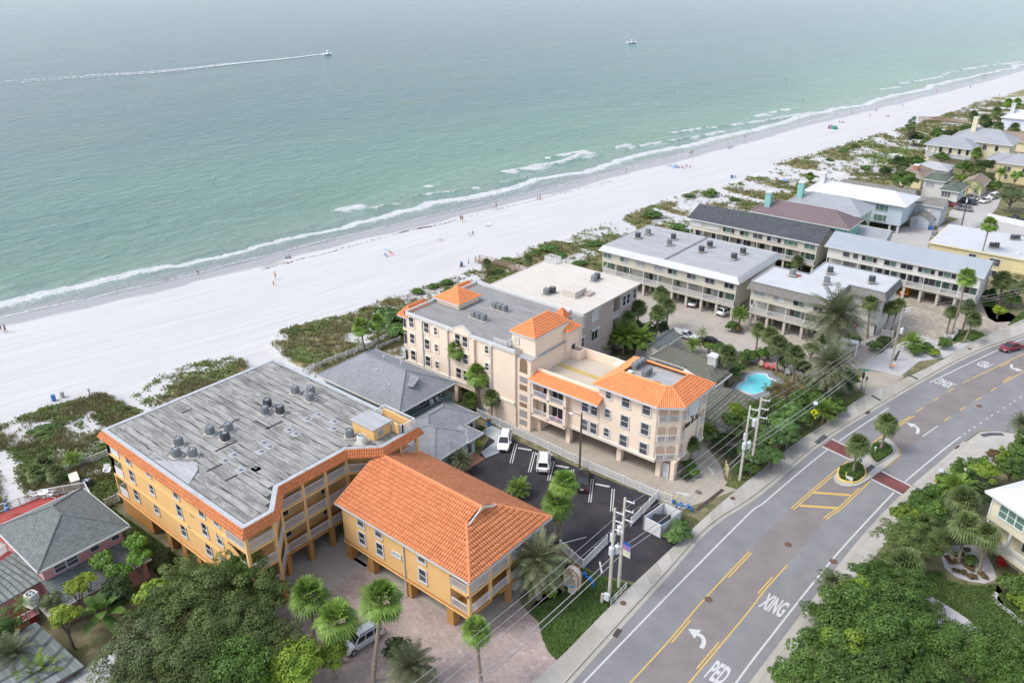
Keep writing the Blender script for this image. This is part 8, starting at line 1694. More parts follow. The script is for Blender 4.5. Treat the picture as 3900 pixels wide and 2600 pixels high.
p = N(2566,1920); t = thing('fire_hydrant','small blue hydrant at the fence end','hydrant',(p.x,p.y,0)); mb = MB(); mb.cyl((0,0),.13,0,.6,10); mb.ball((0,0,.62),.14); mb.build('barrel',BLUEP,t); mb = MB(); mb.bar((-.25,0,.42),(.25,0,.42),.12,.12); mb.build('outlet',BLUEP,t)
p = pb; t = thing('banner','vertical event banner hung on the power pole','banner',(p.x,p.y,hb*.42)); q = SIDE*.2
for zz,h_,mt in ((1.15,.35,M('banner_blue',(.03,.12,.45),.7)),(.5,.65,M('banner_purple',(.38,.22,.50),.7)),(-.35,.85,M('banner_cream',(.72,.68,.55),.7))): mb = MB(); mb.bar((q.x,q.y,zz+h_/2),(SIDE*1.15)[:2]+(zz+h_/2,),.03,h_); mb.build('panel',mt,t)
me = text_mesh('ISLES',.26,.01); me.materials.append(WHT); o = link('lettering',me,t); o.location = SIDE*.68+Vector((0,0,.85))-Vector((-SIDE.y,SIDE.x,0))*-.03; o.rotation_euler = (math.pi/2,0,math.atan2(SIDE.y,SIDE.x));
HV = M('hi_vis_yellow',(.70,.72,.02),.5,0)
def ped_sign(base, top, label, rz):
 h_ = hgt_of(base,top); t = thing('crossing_sign',label,'sign',(base.x,base.y,.1),rz); mb = MB(); mb.cyl((0,0),.06,0,h_-.3,8); mb.build('post',ALU,t); s = .62
 mb = MB(); zc = h_-1.4; mb.add([(0,-.09,zc-s),(s,-.09,zc),(0,-.09,zc+s),(-s,-.09,zc),(0,-.06,zc-s),(s,-.06,zc),(0,-.06,zc+s),(-s,-.06,zc)],[(0,1,2,3),(7,6,5,4),(0,4,5,1),(1,5,6,2),(2,6,7,3),(3,7,4,0)]); sg = mb.build('diamond',HV,t)
 mb = MB(); mb.ball((.04,-.10,zc+.3),.08,.01,.08); mb.bar((0,-.10,zc+.2),(-.02,-.10,zc-.05),.02,.14,up=(1,0,0)); mb.bar((-.02,-.1,zc-.05),(.16,-.1,zc-.34),.02,.08,up=(1,0,0)); mb.bar((-.02,-.1,zc-.05),(-.16,-.1,zc-.34),.02,.08,up=(1,0,0)); mb.bar((0,-.1,zc+.17),(.18,-.1,zc),.02,.06,up=(1,0,0)); mb.bar((0,-.1,zc+.17),(-.18,-.1,zc+.02),.02,.06,up=(1,0,0)); mb.build('walker_symbol',BLACK,sg)
 mb = MB(); mb.box(-.4,.4,-.09,-.06,zc-1.15,zc-.75); ar = mb.build('arrow_plate',HV,t); mb = MB(); mb.bar((.22,-.1,zc-.88),(-.1,-.1,zc-1.02),.02,.08,up=(0,0,1)); mb.add([(-.06,-.1,zc-.92),(-.24,-.1,zc-1.08),(-.02,-.1,zc-1.1)],[(0,1,2)]); mb.build('arrow',BLACK,ar)
 mb = MB(); mb.add([(-.3,-.25,h_-.05),(.3,-.25,h_-.05),(.3,.25,h_+.25),(-.3,.25,h_+.25)],[(0,1,2,3)]); mb.bar((0,0,h_-.3),(0,0,h_+.1),.05,.05); mb.build('solar_panel',M('solar',(.42,.45,.50),.3,0),t)
ped_sign(t4(440,790),(3102,1538),'yellow-green crossing sign with solar panel beside the hedge',R(25)); ped_sign(t4(1555,1345),(3577,1793),'yellow-green crossing sign half hidden by the corner shrubs',R(35))
p = t4(888,428); t = thing('street_sign','green street name sign on a dark post by the litter bin','sign',(p.x,p.y,0)); h_ = hgt_of(p,(3291,1411)); mb = MB(); mb.cyl((0,0),.06,0,h_,8); mb.build('post',WPOLE,t); mb = MB(); mb.bar((-.55,-.2,h_+.1),(.55,.2,h_+.1),.04,.25); mb.build('name_plate',M('sign_green',(.04,.32,.17),.5),t); mb = MB(); mb.box(-.2,.2,-.05,.05,h_-1.3,h_-.35); mb.build('plate_back',BLACK,t); mb = MB(); mb.cyl((.55,.25),.05,0,h_*.72,8); mb.box(.35,.75,.2,.26,h_*.5,h_*.72); mb.build('second_sign',ALU,t)
p = t4(905,452); t = thing('litter_bin','slatted concrete litter bin at the alley corner','bin',(p.x,p.y,0)); mb = MB(); mb.cyl((0,0),.32,0,.85,12); mb.build('body',CONC,t); mb = MB(); mb.tube([(.3*math.cos(k*.35),.3*math.sin(k*.35),.92) for k in range(19)],.06,5); mb.build('rim',ALU,t);
for k in range(14): a = 2*math.pi*k/14; mb = MB(); mb.bar((.34*math.cos(a),.34*math.sin(a),.02),(.34*math.cos(a),.34*math.sin(a),.85),.05,.04); mb.build('slat',M('bin_slat',(.40,.35,.28),.8),t)
YB = M('bollard_yellow',(.68,.60,.26),.6,.12,2)
for i,p in enumerate((N(2762,1787),N(2766,1800),N(2770,1812))): t = thing('bollard','pale yellow bollard along the driveway verge','bollard',(p.x,p.y,0),group='driveway verge bollards'); mb = MB(); mb.cyl((0,0),.11,0,1.35,8); mb.build('post',YB,t); mb = MB(); mb.ball((0,0,1.35),.11); mb.build('cap',YB,t)
for i,p in enumerate((t3(1598,1412),t3(1646,1428),t3(1700,1452))): t = thing('bollard','pale yellow bollard at the end of the picket fence','bollard',(p.x,p.y,0),group='bollards at the fence end'); mb = MB(); mb.cyl((0,0),.1,0,1.1,8); mb.build('post',YB,t); mb = MB(); mb.ball((0,0,1.1),.1); mb.build('cap',YB,t)
a,b,c = N(2450,2014),N(2516.5,2049),N(2590,1994); d = a+(c-b); t = thing('bin_enclosure','white panelled bin enclosure at the parking lot exit','enclosure',(a.x,a.y,0))
for p,q in ((a,b),(b,c),(c,d),(d,a)): mb = MB(); u = p-a; v = q-a; mb.bar((u.x,u.y,.95),(v.x,v.y,.95),.08,1.9); mb.build('panel',WHT2,t); mb = MB(); mb.box(u.x-.09,u.x+.09,u.y-.09,u.y+.09,0,2.05); mb.build('post',ALU,t)
ctr = (a+c)/2; mb = MB(); t = thing('dumpster','black-lidded blue dumpster inside the white enclosure','dumpster',(ctr.x,ctr.y,.03),R(35)); mb = MB(); mb.box(-1.0,1.0,-.6,.6,.1,1.1); mb.build('tub',BLUEP,t); mb = MB(); mb.add([(-1.05,-.65,1.1),(1.05,-.65,1.1),(1.05,.65,1.3),(-1.05,.65,1.3)],[(0,1,2,3)]); mb.build('lid',BLACK,t)
p = t7(1040,850); t = thing('electric_meter','grey meter box on short posts at the motel lawn','meter box',(p.x,p.y,0)); mb = MB(); mb.box(-.12,.12,-.12,.12,0,1.3); mb.build('post',CPOLE,t); mb = MB(); mb.box(.2,.8,-.1,.25,.7,1.5); mb.build('cabinet',TRF,t)
t = thing('handrail','low white handrail beside the pavement','railing',t7(1120,872)); q = t7(1255,725)-t7(1120,872)
for z in (.35,.85): mb = MB(); mb.bar((0,0,z),(q.x,q.y,z),.06,.08); mb.build('rail',WHT,t)
for k in range(4): mb = MB(); e = q*(k/3); mb.box(e.x-.05,e.x+.05,e.y-.05,e.y+.05,0,.9); mb.build('post',WHT,t)
p = t4(1170,262); t = thing('notice_board','orange and white notice on a stake by the gravel bed pole','sign',(p.x,p.y,0)); mb = MB(); mb.cyl((0,0),.04,0,1.0,6); mb.build('stake',WPOLE,t); mb = MB(); mb.box(-.3,.3,-.05,0,.9,1.5); mb.build('board',WHT,t); mb = MB(); mb.box(-.3,.3,-.06,-.051,.9,1.25); mb.build('print',M('sign_orange',(.75,.22,.12),.6),t)
p = t4(1190,170); t = thing('tree_stump','leaning dark stump with a coil of white rope','stump',(p.x,p.y,0)); mb = MB(); mb.tube([(0,0,0),(.25,.2,1.2),(.4,.3,2.0)],[.22,.2,.16],8); mb.build('trunk',WPOLE,t); mb = MB(); mb.tube([(.5+.45*math.cos(k*.6),.3+.15*math.sin(k*.3),2.4+.4*math.sin(k*.6)) for k in range(26)],.05,5); mb.build('rope',WHT,t)
p = N(3225,1345); t = thing('storage_shed','small white open shed beside the date palm','shed',(p.x,p.y,0),R(10))
for u in ((-1.5,1.5,1.2,1.35),(1.35,1.5,-1.2,1.2)): mb = MB(); mb.box(*u,0,2.1); mb.build('panel',WHT2,t)
mb = MB(); mb.box(-1.5,1.5,-.2,1.35,2.1,2.2); mb.build('top',WHT2,t)
p = k3(1725,1245); t = thing('hose_reel','red hose ring hung on the pale block wall','hose',(-36.4,144.42,1.5)); mb = MB(); mb.tube([(.45*math.cos(k*math.pi/8),-.1,.55*math.sin(k*math.pi/8)) for k in range(17)],.11,6); mb.build('hose',M('hose_red',(.40,.05,.06),.5),t); mb = MB(); mb.box(-.1,.1,-.08,.08,-.1,.1); mb.build('bracket',ALU,t)
POOLW = mat_glass('pool_water',(.14,.55,.60),.08); GDECK = mat_concrete('slate_deck',(.22,.235,.26),.3)
nn_ = tile(2600,1250,2.24)
KP = [nn_(*p) for p in ((445,515),(500,470),(535,455),(535,425),(575,400),(640,390),(715,398),(730,425),(790,450),(785,480),(700,540),(600,568),(520,545))]
pc_ = sum(KP,Vector())/len(KP); dk = [pc_+(p-pc_)*1.45 for p in KP]; o = sheet('pool_deck',dk,.04,GDECK,label='slate blue pool surround')
KR = resample([*KP,KP[0]],.4); t = thing('swimming_pool','kidney-shaped turquoise pool with a white coping','pool',(pc_.x,pc_.y,0)); mb = MB(); mb.face([(p.x-pc_.x,p.y-pc_.y,.07) for p in reversed(KR[:-1])] if True else []); mb.build('water',POOLW,t)
mb = MB(); mb.tube([(p.x-pc_.x,p.y-pc_.y,.08) for p in KR],.16,6); mb.build('coping',WHT,t)
PP = [N(*p) for p in ((1488,1364),(1537,1336),(1560,1360),(1560,1400),(1530,1385))]; dk = [N(*p) for p in ((1440,1352),(1530,1300),(1560,1310),(1600,1420),(1520,1400))]; sheet('pool_terrace',dk,.03,M('brick_terrace',(.42,.25,.19),.85,.25,3),label='brick terrace of the peach pool')
c_ = sum(PP,Vector())/5; t = thing('swimming_pool','straight-sided turquoise pool at the peach beach corner','pool',(c_.x,c_.y,0)); mb = MB(); mb.prism([(p.x-c_.x,p.y-c_.y) for p in PP],.02,.07); mb.build('water',POOLW,t); mb = MB(); mb.tube([(p.x-c_.x,p.y-c_.y,.08) for p in PP+PP[:1]],.12,5); mb.build('coping',WHT,t)
def adirondack(p, mat, label, rz, group=None, s=1.0):
 t = thing('garden_chair',label,'chair',(p.x,p.y,p.z if p.z else .04),rz,group); t.scale = (s,s,s)
 for k in range(5): mb = MB(); x = -.26+k*.13; mb.bar((x,-.05,.36),(x,.35,1.05-abs(k-2)*.05),.11,.03); mb.build('back_slat',mat,t)
 for k in range(4): mb = MB(); y = -.5+k*.14; mb.bar((-.28,y,.40-k*.02),(.28,y,.40-k*.02),.12,.03); mb.build('seat_slat',mat,t)
 for s_ in (-1,1):
  mb = MB(); mb.bar((s_*.34,-.55,.6),(s_*.34,.25,.56),.13,.03); mb.build('arm',mat,t); mb = MB(); mb.box(s_*.34-.03,s_*.34+.03,-.52,-.44,0,.6); mb.build('leg',mat,t); mb = MB(); mb.bar((s_*.3,-.5,.34),(s_*.3,.45,.02),.05,.1); mb.build('leg',mat,t)
 return t
CRED = M('chair_red',(.50,.08,.10),.6,.08); CTAN = M('chair_tan',(.42,.33,.24),.7,.1); CWH = M('chair_white',(.75,.75,.74),.5,.05)
adirondack(N(2896,1395),CTAN,'tan slatted chair beside the pool hedge',R(10)); adirondack(N(2918,1400),CRED,'red slatted chair next to the tan one','') if False else adirondack(N(2918,1402),CRED,'red slatted chair in the middle of the pool row',R(0)); adirondack(N(2942,1407),CRED,'red slatted chair at the palm end of the pool row',R(-20)); adirondack(N(2996,1425),CWH,'white chair beyond the pool',R(30))
adirondack(N(412,1800),CWH,'white slatted chair on the side lawn',R(60),s=1.2); adirondack(Vector((-74.1,71.6,2.95)),CWH,'white chair on the teal house balcony facing its twin',R(60)); adirondack(Vector((-74.1,72.9,2.95)),CWH,'second white chair on the teal house balcony by the corner',R(120)); adirondack(N(3808,2150),M('chair_crimson',(.42,.02,.03),.5,.05),'crimson chair under the yellow house porch',R(40))
def table_set(p,label,z):
 t = thing('patio_table',label,'table',(p.x,p.y,z)); mb = MB(); mb.cyl((0,0),.6,.68,.73,14); mb.build('top',CWH,t); mb = MB(); mb.cyl((0,0),.05,0,.68,8); mb.build('stem',CWH,t); mb = MB(); mb.cyl((0,0),.3,0,.04,10); mb.build('foot',CWH,t)
q = zp(t1(400,1390),2.8); table_set(q,'round white table on the red deck of the pink house',2.8); adirondack(Vector((q.x-.9,q.y-.9,2.8)),CWH,'white chair west of the red deck table',R(130)); adirondack(Vector((q.x+.8,q.y+.7,2.8)),CWH,'white chair at the red deck corner',R(-50))
q = zp(t1(85,1560),2.8); t = thing('parasol','closed blue and white striped parasol on the red deck','parasol',(q.x,q.y,2.8)); mb = MB(); mb.cyl((0,0),.04,0,2.6,6); mb.build('pole',WHT,t)
for k in range(6): mb = MB(); z0 = .9+k*.28; r0 = .30-.045*k; mb.tube([(0,0,z0),(0,0,z0+.28)],[r0,r0-.045],10); mb.build('stripe',BLUEP if k%2 == 0 else M('stripe_pale',(.40,.52,.62),.7),t)
p = N(289,1845); t = thing('equipment_box','beige plastic equipment box behind the pink roof','box',(p.x,p.y,0),R(-15)); mb = MB(); mb.box(-1.1,1.1,-.5,.5,0,1.2); mb.build('cabinet',M('beige_box',(.62,.58,.48),.6,.08),t); mb = MB(); mb.box(-1.15,1.15,-.55,.55,1.2,1.28); mb.build('lid',M('beige_box',(.62,.58,.48),.6,.08),t)
p = N(338,1856); ac(p.x,p.y,.02,'round white-topped air conditioner on the side lawn','','dark',0,1.35)
p = N(352,1808); p = N(376,1805); t = thing('boulder','pale boulder lying on the side lawn','rock',(p.x,p.y,0)); mb = MB(); mb.ball((0,0,.2),.7,.55,.35,9,6); mb.build('stone',CONC,t)
q = N(2569,1320); t = thing('basketball_hoop','basketball hoop and white backboard by the olive roof','basketball hoop',(q.x,q.y,0)); mb = MB(); mb.cyl((0,0),.07,0,3.2,8); mb.build('post',ALU,t); mb = MB(); mb.box(-.2,1.3,-.3,-.26,2.9,3.9); mb.build('backboard',mat_glass('backboard',(.6,.62,.62),.2),t); mb = MB(); mb.tube([(.6+.23*math.cos(k*.52),-.55+.23*math.sin(k*.52),3.05) for k in range(13)],.025,5); mb.build('rim',M('hoop_red',(.6,.08,.05),.5),t); mb = MB(); mb.tube([(.6,-.55,2.55),(.6,-.55,3.05)],[.13,.22],8,cap=False); mb.build('net',WHT,t)
mb = MB(); p = N(1862,1621); t = thing('flower_pot','blue glazed pot with a dark plant beside the picket fence','pot',(p.x,p.y,0)); mb.tube([(0,0,0),(0,0,.3),(0,0,.6)],[.2,.34,.28],10); mb.build('pot',BLUEP,t); c = link('plant',crown_mesh('shrub','red',0),t,loc=(0,0,.85)); c.scale = (.4,.4,.45)
for x,y,r,mt,l in ((1830,1637,.75,'green','clipped green shrub at the cottage wall'),(1817,1690,.8,'yellow','yellow croton shrub at the cottage corner')): tree(x,y,r,'shrub',mt,l,None,.6,'shrub')
for x,z,col,l in ((-57.0,3.05,(.65,.08,.22),'pink beach bag on the lower peach balcony'),(-59.8,6.1,(.10,.10,.45),'blue beach towel hung on the upper peach balcony')):
 t = thing('beach_gear',l,'beach gear',(x,79.4,z)); mb = MB(); mb.ball((0,0,.5),.4,.3,.5,8,6); mb.build('bag',M('gear_%d'%int(col[0]*100),col,.7),t); mb = MB(); mb.bar((-.2,0,.9),(.2,0,1.3),.06,.06); mb.build('strap',CTAN,t)
TIMB = M('weathered_timber',(.30,.22,.16),.9,.25,2)
def boardwalk(label, pts, w=1.6, z=.5, rail=True):
 P = resample(pts,.28); t = thing('boardwalk',label,'boardwalk',(P[0].x,P[0].y,0)); o = P[0]; A = offset(P,w/2); B_ = offset(P,-w/2)
 for i in range(len(P)-1):
  mb = MB(); mb.prism([((q-o).x,(q-o).y) for q in (A[i].lerp(A[i+1],.04),A[i].lerp(A[i+1],.92),B_[i].lerp(B_[i+1],.92),B_[i].lerp(B_[i+1],.04))],z-.05,z); mb.build('plank',TIMB,t)
 for S_ in (A,B_):
  for k in range(0,len(S_),8): q = S_[k]-o; mb = MB(); mb.box(q.x-.07,q.x+.07,q.y-.07,q.y+.07,-.3,z+1.0); mb.build('post',TIMB,t)
  for zz in (.5,.95):
   mb = MB()
   for k in range(0,len(S_)-8,8): a_,b_ = S_[k]-o,S_[k+8]-o; mb.bar((a_.x,a_.y,z+zz),(b_.x,b_.y,z+zz),.05,.14)
   if mb.v: mb.build('rail',TIMB,t)
 return t
boardwalk('brown timber boardwalk from the beach through the dunes',[kp(1080,140),kp(1250,180),kp(1450,225),kp(1640,290)]); boardwalk('far timber boardwalk over the dunes by the palm grove',[k7(1300,810),k7(1550,820),k7(1830,860)],1.8,.7)
def barrel(p, col, label):
 t = thing('beach_bin',label,'bin',(p.x,p.y,float(ZLAND(p.x-SHORE(p.y))))); m_ = M('barrel_%s'%col,dict(blue=(.02,.14,.50),cream=(.60,.56,.46),grey=(.38,.42,.38),black=(.03,.035,.03),green=(.05,.09,.04))[col],.5,.08); mb = MB(); mb.tube([(0,0,0),(0,0,.3),(0,0,.6),(0,0,1.0)],[.30,.33,.33,.30],12); mb.build('drum',m_,t); mb = MB(); mb.tube([(.31*math.cos(k*.524),.31*math.sin(k*.524),1.0) for k in range(13)],.035,5); mb.build('rim',m_,t); mb = MB(); mb.cyl((.42,0),.05,0,1.15,6); mb.build('stake',TIMB,t)
barrel(N(206,1525),'blue','blue beach bin near the first dune'); barrel(N(239,1512),'grey','grey wire beach bin near the first dune'); barrel(N(1757,1013),'blue','blue beach bin at the timber boardwalk'); barrel(N(1750,1015),'cream','cream beach bin at the timber boardwalk'); barrel(N(2786,677),'blue','blue beach bin above the mounded dune'); barrel(N(2796,677),'cream','cream beach bin above the mounded dune'); barrel(N(3461,464),'blue','blue beach bin at the far boardwalk'); barrel(N(3483,458),'blue','second blue bin at the far boardwalk end'); barrel(N(3805,365),'grey','grey bin on the far beach')
barrel(k6(1110,1420),'blue','blue wheelie bin against the alley wall'); barrel(k6(1155,1430),'blue','second blue bin at the alley wall end'); barrel(k6(1215,1430),'green','dark green bin at the alley wall corner')
for p,l in ((N(345,1511),'short dark post on the sand'),(N(1784,1004),'sign post on the sand by the boardwalk'),(k5(1250,250),'sign post at the dune path')):
 t = thing('beach_post',l,'post',(p.x,p.y,-.2)); mb = MB(); mb.box(-.08,.08,-.08,.08,0,1.7); mb.build('post',TIMB,t); mb = MB(); mb.box(-.25,.25,-.12,-.08,1.2,1.65); mb.build('plate',WHT if 'sign' in l else TIMB,t)
g0 = N(1004,1009,-.3); g1_ = N(1066,994,-.3); dr = (g1_-g0).normalized(); up_ = Vector((-dr.y,dr.x,0))
for txt,dy,w_ in (('HAPPY',.9,3.6),('THANKSGIVING',-.6,6.6)):
 me = text_mesh(txt,1.0,.0); co = [v.co.copy() for v in me.vertices]; x0 = min(v.x for v in co); x1 = max(v.x for v in co); y0 = min(v.y for v in co); y1 = max(v.y for v in co)
 for v in me.vertices:
  q = (g0+g1_)/2+dr*((v.co.x-x0)/(x1-x0)-.5)*w_+up_*(dy+((v.co.y-y0)/(y1-y0)-.5)*1.1); v.co = (q.x,q.y,float(ZLAND(q.x-SHORE(q.y)))+.13)
 me.materials.append(M('dark_sand',(.34,.31,.28),.95,.2,3)); link('sand_writing',me,land)  # drawn letters are flat meshes in a darker sand tone
rng = np.random.default_rng(8); wy = np.concatenate([rng.uniform(95,215,420),rng.normal(141,1.5,130),rng.normal(136,1.0,90)]); wx = SHORE(wy)+8.4+(fbm(wy*.15,wy*0,5,3)-.5)*2.4+rng.normal(size=len(wy))*.25
tufts('seaweed',wx,wy,rng,.10,.22,5,M('wrack',(.055,.038,.03),.9,.3,3),.10,1.8)['label'] = 'dark seaweed strung along the tide line'
def skin_mesh(verts, edges, radii, name, mat):
 me = bpy.data.meshes.new('sk'); me.from_pydata(verts,edges,[]); ob = bpy.data.objects.new('sk',me); md = ob.modifiers.new('s','SKIN'); ob.modifiers.new('u','SUBSURF').levels = 1
 sv = me.skin_vertices[0].data
 for i,r in enumerate(radii): sv[i].radius = (r,r); sv[i].use_root = (i == 0)
 out = evald(ob); bpy.data.objects.remove(ob); out.name = name; out.materials.clear(); out.materials.append(mat); out.polygons.foreach_set('use_smooth',[True]*len(out.polygons)); return out
SKIN = [M('skin_light',(.55,.33,.24),.6,0),M('skin_tan',(.36,.19,.12),.6,0),M('skin_dark',(.12,.065,.045),.6,0)]
POSE = {}
def pose_data(p):
 if p == 'walk': return [(0,0,.95),(0,0,1.1),(0,.02,1.33),(0,.03,1.47),(0,.05,1.58),(0,.05,1.70),(-.17,.02,1.38),(-.22,-.12,1.12),(-.2,-.08,.88),(.17,.02,1.38),(.22,.12,1.12),(.2,.25,.92),(-.09,0,.90),(-.1,.2,.50),(-.1,.16,.08),(-.1,.32,.04),(.09,0,.90),(.1,-.02,.48),(.1,-.28,.12),(.1,-.18,.03)]
 if p == 'stand': return [(0,0,.95),(0,0,1.1),(0,0,1.33),(0,.0,1.47),(0,.02,1.58),(0,.02,1.70),(-.17,0,1.38),(-.23,-.03,1.10),(-.22,.05,.84),(.17,0,1.38),(.23,-.03,1.10),(.22,.05,.84),(-.09,0,.90),(-.11,.02,.48),(-.11,0,.08),(-.12,.14,.03),(.09,0,.90),(.11,.02,.48),(.11,0,.08),(.12,.14,.03)]
 if p == 'sit': return [(0,0,.14),(0,-.05,.30),(0,-.05,.52),(0,-.03,.66),(0,0,.77),(0,0,.89),(-.17,-.04,.57),(-.24,.1,.36),(-.16,.3,.38),(.17,-.04,.57),(.24,.1,.36),(.16,.3,.38),(-.1,.05,.13),(-.13,.42,.42),(-.12,.60,.08),(-.12,.74,.05),(.1,.05,.13),(.13,.42,.42),(.12,.60,.08),(.12,.74,.05)]
 return [(0,0,.12),(0,-.18,.14),(0,-.42,.15),(0,-.56,.15),(0,-.68,.17),(0,-.80,.17),(-.17,-.46,.14),(-.3,-.3,.10),(-.22,-.12,.08),(.17,-.46,.14),(.32,-.62,.1),(.2,-.8,.1),(-.09,.05,.11),(-.12,.45,.16),(-.12,.85,.08),(-.14,.95,.12),(.09,.05,.11),(.1,.45,.12),(.11,.87,.08),(.13,.97,.12)]
PE = [(0,1),(1,2),(2,3),(3,4),(4,5),(2,6),(6,7),(7,8),(2,9),(9,10),(10,11),(0,12),(12,13),(13,14),(14,15),(0,16),(16,17),(17,18),(18,19)]; PR = [.125,.115,.14,.055,.085,.07,.065,.045,.032,.065,.045,.032,.095,.062,.042,.035,.095,.062,.042,.035]
def person(px, pose, label, skin=0, top=None, bottom=(.05,.06,.10), hair=(.05,.035,.025), rz=None, s=1.0, zoff=0.0, group=None, ground=None):
 p = N(px[0],px[1],-.2) if ground is None else Vector(ground); z = float(ZLAND(p.x-SHORE(p.y)))+zoff if ground is None else ground[2]
 if p.x-SHORE(p.y) < 0: z = max(z,WL-.75)
 key = ('b',pose,skin)
 if key not in POSE: POSE[key] = skin_mesh(pose_data(pose),PE,PR,'person',SKIN[skin])
 o = link('person',POSE[key],None,label,'person',group,None,(p.x,p.y,z),random.uniform(0,6.28) if rz is None else rz); o.scale = (s,s,s); d = pose_data(pose)
 def cloth(nm,ix,ed,rr,col):
  k = (nm,pose,col)
  if k not in POSE: POSE[k] = skin_mesh([d[i] for i in ix],ed,rr,nm,M('cloth_%d_%d_%d'%tuple(int(c*100) for c in col),col,.85,0))
  link(nm,POSE[k],o)
 if pose == 'lie': cloth('shorts',[0,12,16],[(0,1),(0,2)],[.14,.115,.115],bottom)
 else:
  e = [tuple(Vector(d[12]).lerp(Vector(d[13]),.75)),tuple(Vector(d[16]).lerp(Vector(d[17]),.75))]; k = ('sh',pose,bottom)
  if k not in POSE: POSE[k] = skin_mesh([d[0],d[12],e[0],d[16],e[1],d[1]],[(0,1),(1,2),(0,3),(3,4),(0,5)],[.14,.11,.09,.11,.09,.125],'shorts',M('cloth_%d_%d_%d'%tuple(int(c*100) for c in bottom),bottom,.85,0))
  link('shorts',POSE[k],o)
 if top: cloth('shirt',[1,2,6,7,9,10],[(0,1),(1,2),(2,3),(1,4),(4,5)],[.135,.16,.085,.065,.085,.065],top)
 k = ('hair',pose,hair)
 if k not in POSE: mb = MB(); h_ = Vector(d[4]).lerp(Vector(d[5]),.45); mb.ball(tuple(h_+Vector((0,-.015,.02))),.105,.11,.12,8,6); POSE[k] = mb.mesh('hair',M('hair_%d'%int(hair[0]*100),hair,.8,0),True)
 link('hair',POSE[k],o); return o
person((4,1258),'walk','walker in purple shorts with a dark blue top by the tide line',1,(.02,.04,.12),(.10,.02,.08),rz=2.2); person((22,1262),'walk','second walker in dark clothes near the left tide line',1,(.03,.03,.05),(.02,.02,.03),rz=2.3)
t_ = person((752,1036),'walk','shirtless runner in black shorts at the water edge',0,None,(.02,.02,.03),rz=-.5)
person((1090,977),'sit','person in a turquoise shirt sitting at the tide line',0,(.15,.55,.58),(.04,.05,.1),rz=.8); person((1102,977),'sit','person in a navy shirt sitting at the tide line',0,(.03,.04,.12),(.25,.1,.1),rz=.8); person((1050,1060),'walk','man in an orange top and patterned shorts walking on the sand',0,(.75,.25,.14),(.08,.09,.14),rz=3.0); person((1043,1088),'walk','child with dark hair playing on the sand',0,None,(.03,.03,.03),s=.75)
person((1484,958),'lie','sunbather lying on a tan towel',0,None,(.02,.02,.03),rz=1.1); person((1490,963),'lie','sunbather lying on a pink towel',1,(.55,.35,.33),(.06,.02,.08),rz=1.1)
person((1676,910),'lie','sunbather lying alone near a bag',0,None,(.3,.08,.05),rz=1.3); person((1755,839),'stand','tall person in black by the seaweed line',0,(.02,.02,.025),(.03,.03,.035)); person((1762,841),'stand','long-haired person in a dark top beside the tall one',0,(.05,.03,.04),(.12,.03,.03)); person((1878,787),'walk','person in a white shirt walking along the water',0,(.75,.76,.78),(.55,.45,.30)); person((1890,789),'walk','person in dark clothes walking along the water',0,(.03,.03,.05),(.02,.03,.06)); person((1800,891),'sit','dark-dressed person in a low beach seat',0,(.04,.03,.05),(.4,.5,.45)); person((2048,759),'walk','person in a light blue top walking in a pair',0,(.25,.45,.62),(.1,.12,.2)); person((2057,760),'walk','person in an orange swimsuit walking in a pair',1,(.6,.14,.08),(.6,.14,.08))
person((2271,683),'stand','person in white at the wet sand',0,(.78,.78,.78),(.7,.7,.68)); person((2384,656),'walk','lone walker in grey on the wet sand',0,(.35,.36,.36),(.4,.4,.38)); person((2628,584),'stand','bather in dark shorts standing in a pair',0,None,(.05,.04,.06)); person((2636,584),'stand','bather in a black swimsuit standing in a pair',1,(.03,.03,.035),(.03,.03,.035)); person((2836,524),'stand','person in a black shirt wading at the edge',0,(.02,.02,.02),(.5,.4,.35),zoff=.1); person((2792,514),'stand','bather standing in the surf',0,None,(.3,.15,.1)); person((3243,431),'walk','dark walker near the far water line',0,(.06,.06,.06),(.05,.05,.06)); person((3313,446),'walk','walker on the far dry sand',0,(.5,.45,.42),(.2,.2,.25)); person((3566,351),'stand','person in a red outfit at the far water edge',0,(.65,.10,.10),(.6,.12,.1)); person((3634,330),'stand','person with a white shirt far along the shore',0,(.75,.75,.75),(.05,.05,.06)); person((3695,338),'walk','dark walker far up the beach',0,(.05,.05,.05),(.06,.05,.05)); person((3748,289),'walk','wader in red far along the shore',1,(.5,.12,.12),(.3,.05,.08)); person((3756,287),'walk','wader in navy far along the shore',1,(.1,.12,.3),(.1,.1,.2))
for i,(x,y,po,l,tp) in enumerate(((2588,637,'sit','sunbather in pink in the tent group',(.55,.25,.25)),(2597,637,'sit','sunbather in dark red in the tent group',(.3,.06,.06)),(2606,639,'lie','person lying in front of the tent group',None),(2613,632,'sit','person in a green top in the tent group',(.1,.3,.2)),(2627,636,'sit','person in pale pink at the end of the tent group',(.6,.45,.42)),(2550,630,'lie','person lying beside the blue tent',None),(3197,465,'sit','person in red sitting near the striped shelter',(.6,.15,.15)),(3209,466,'sit','person in green sitting near the striped shelter',(.1,.35,.22)),(3217,465,'lie','person lying near the striped shelter',None),(3338,421,'sit','sitter in grey by a low far chair',(.15,.16,.18)),(3376,443,'sit','sitter in maroon on the far beach',(.3,.08,.08)),(3385,444,'sit','sitter in brown on the far beach',(.2,.12,.08)))): person((x,y),po,l,i%2,tp,(.12,.08,.1))
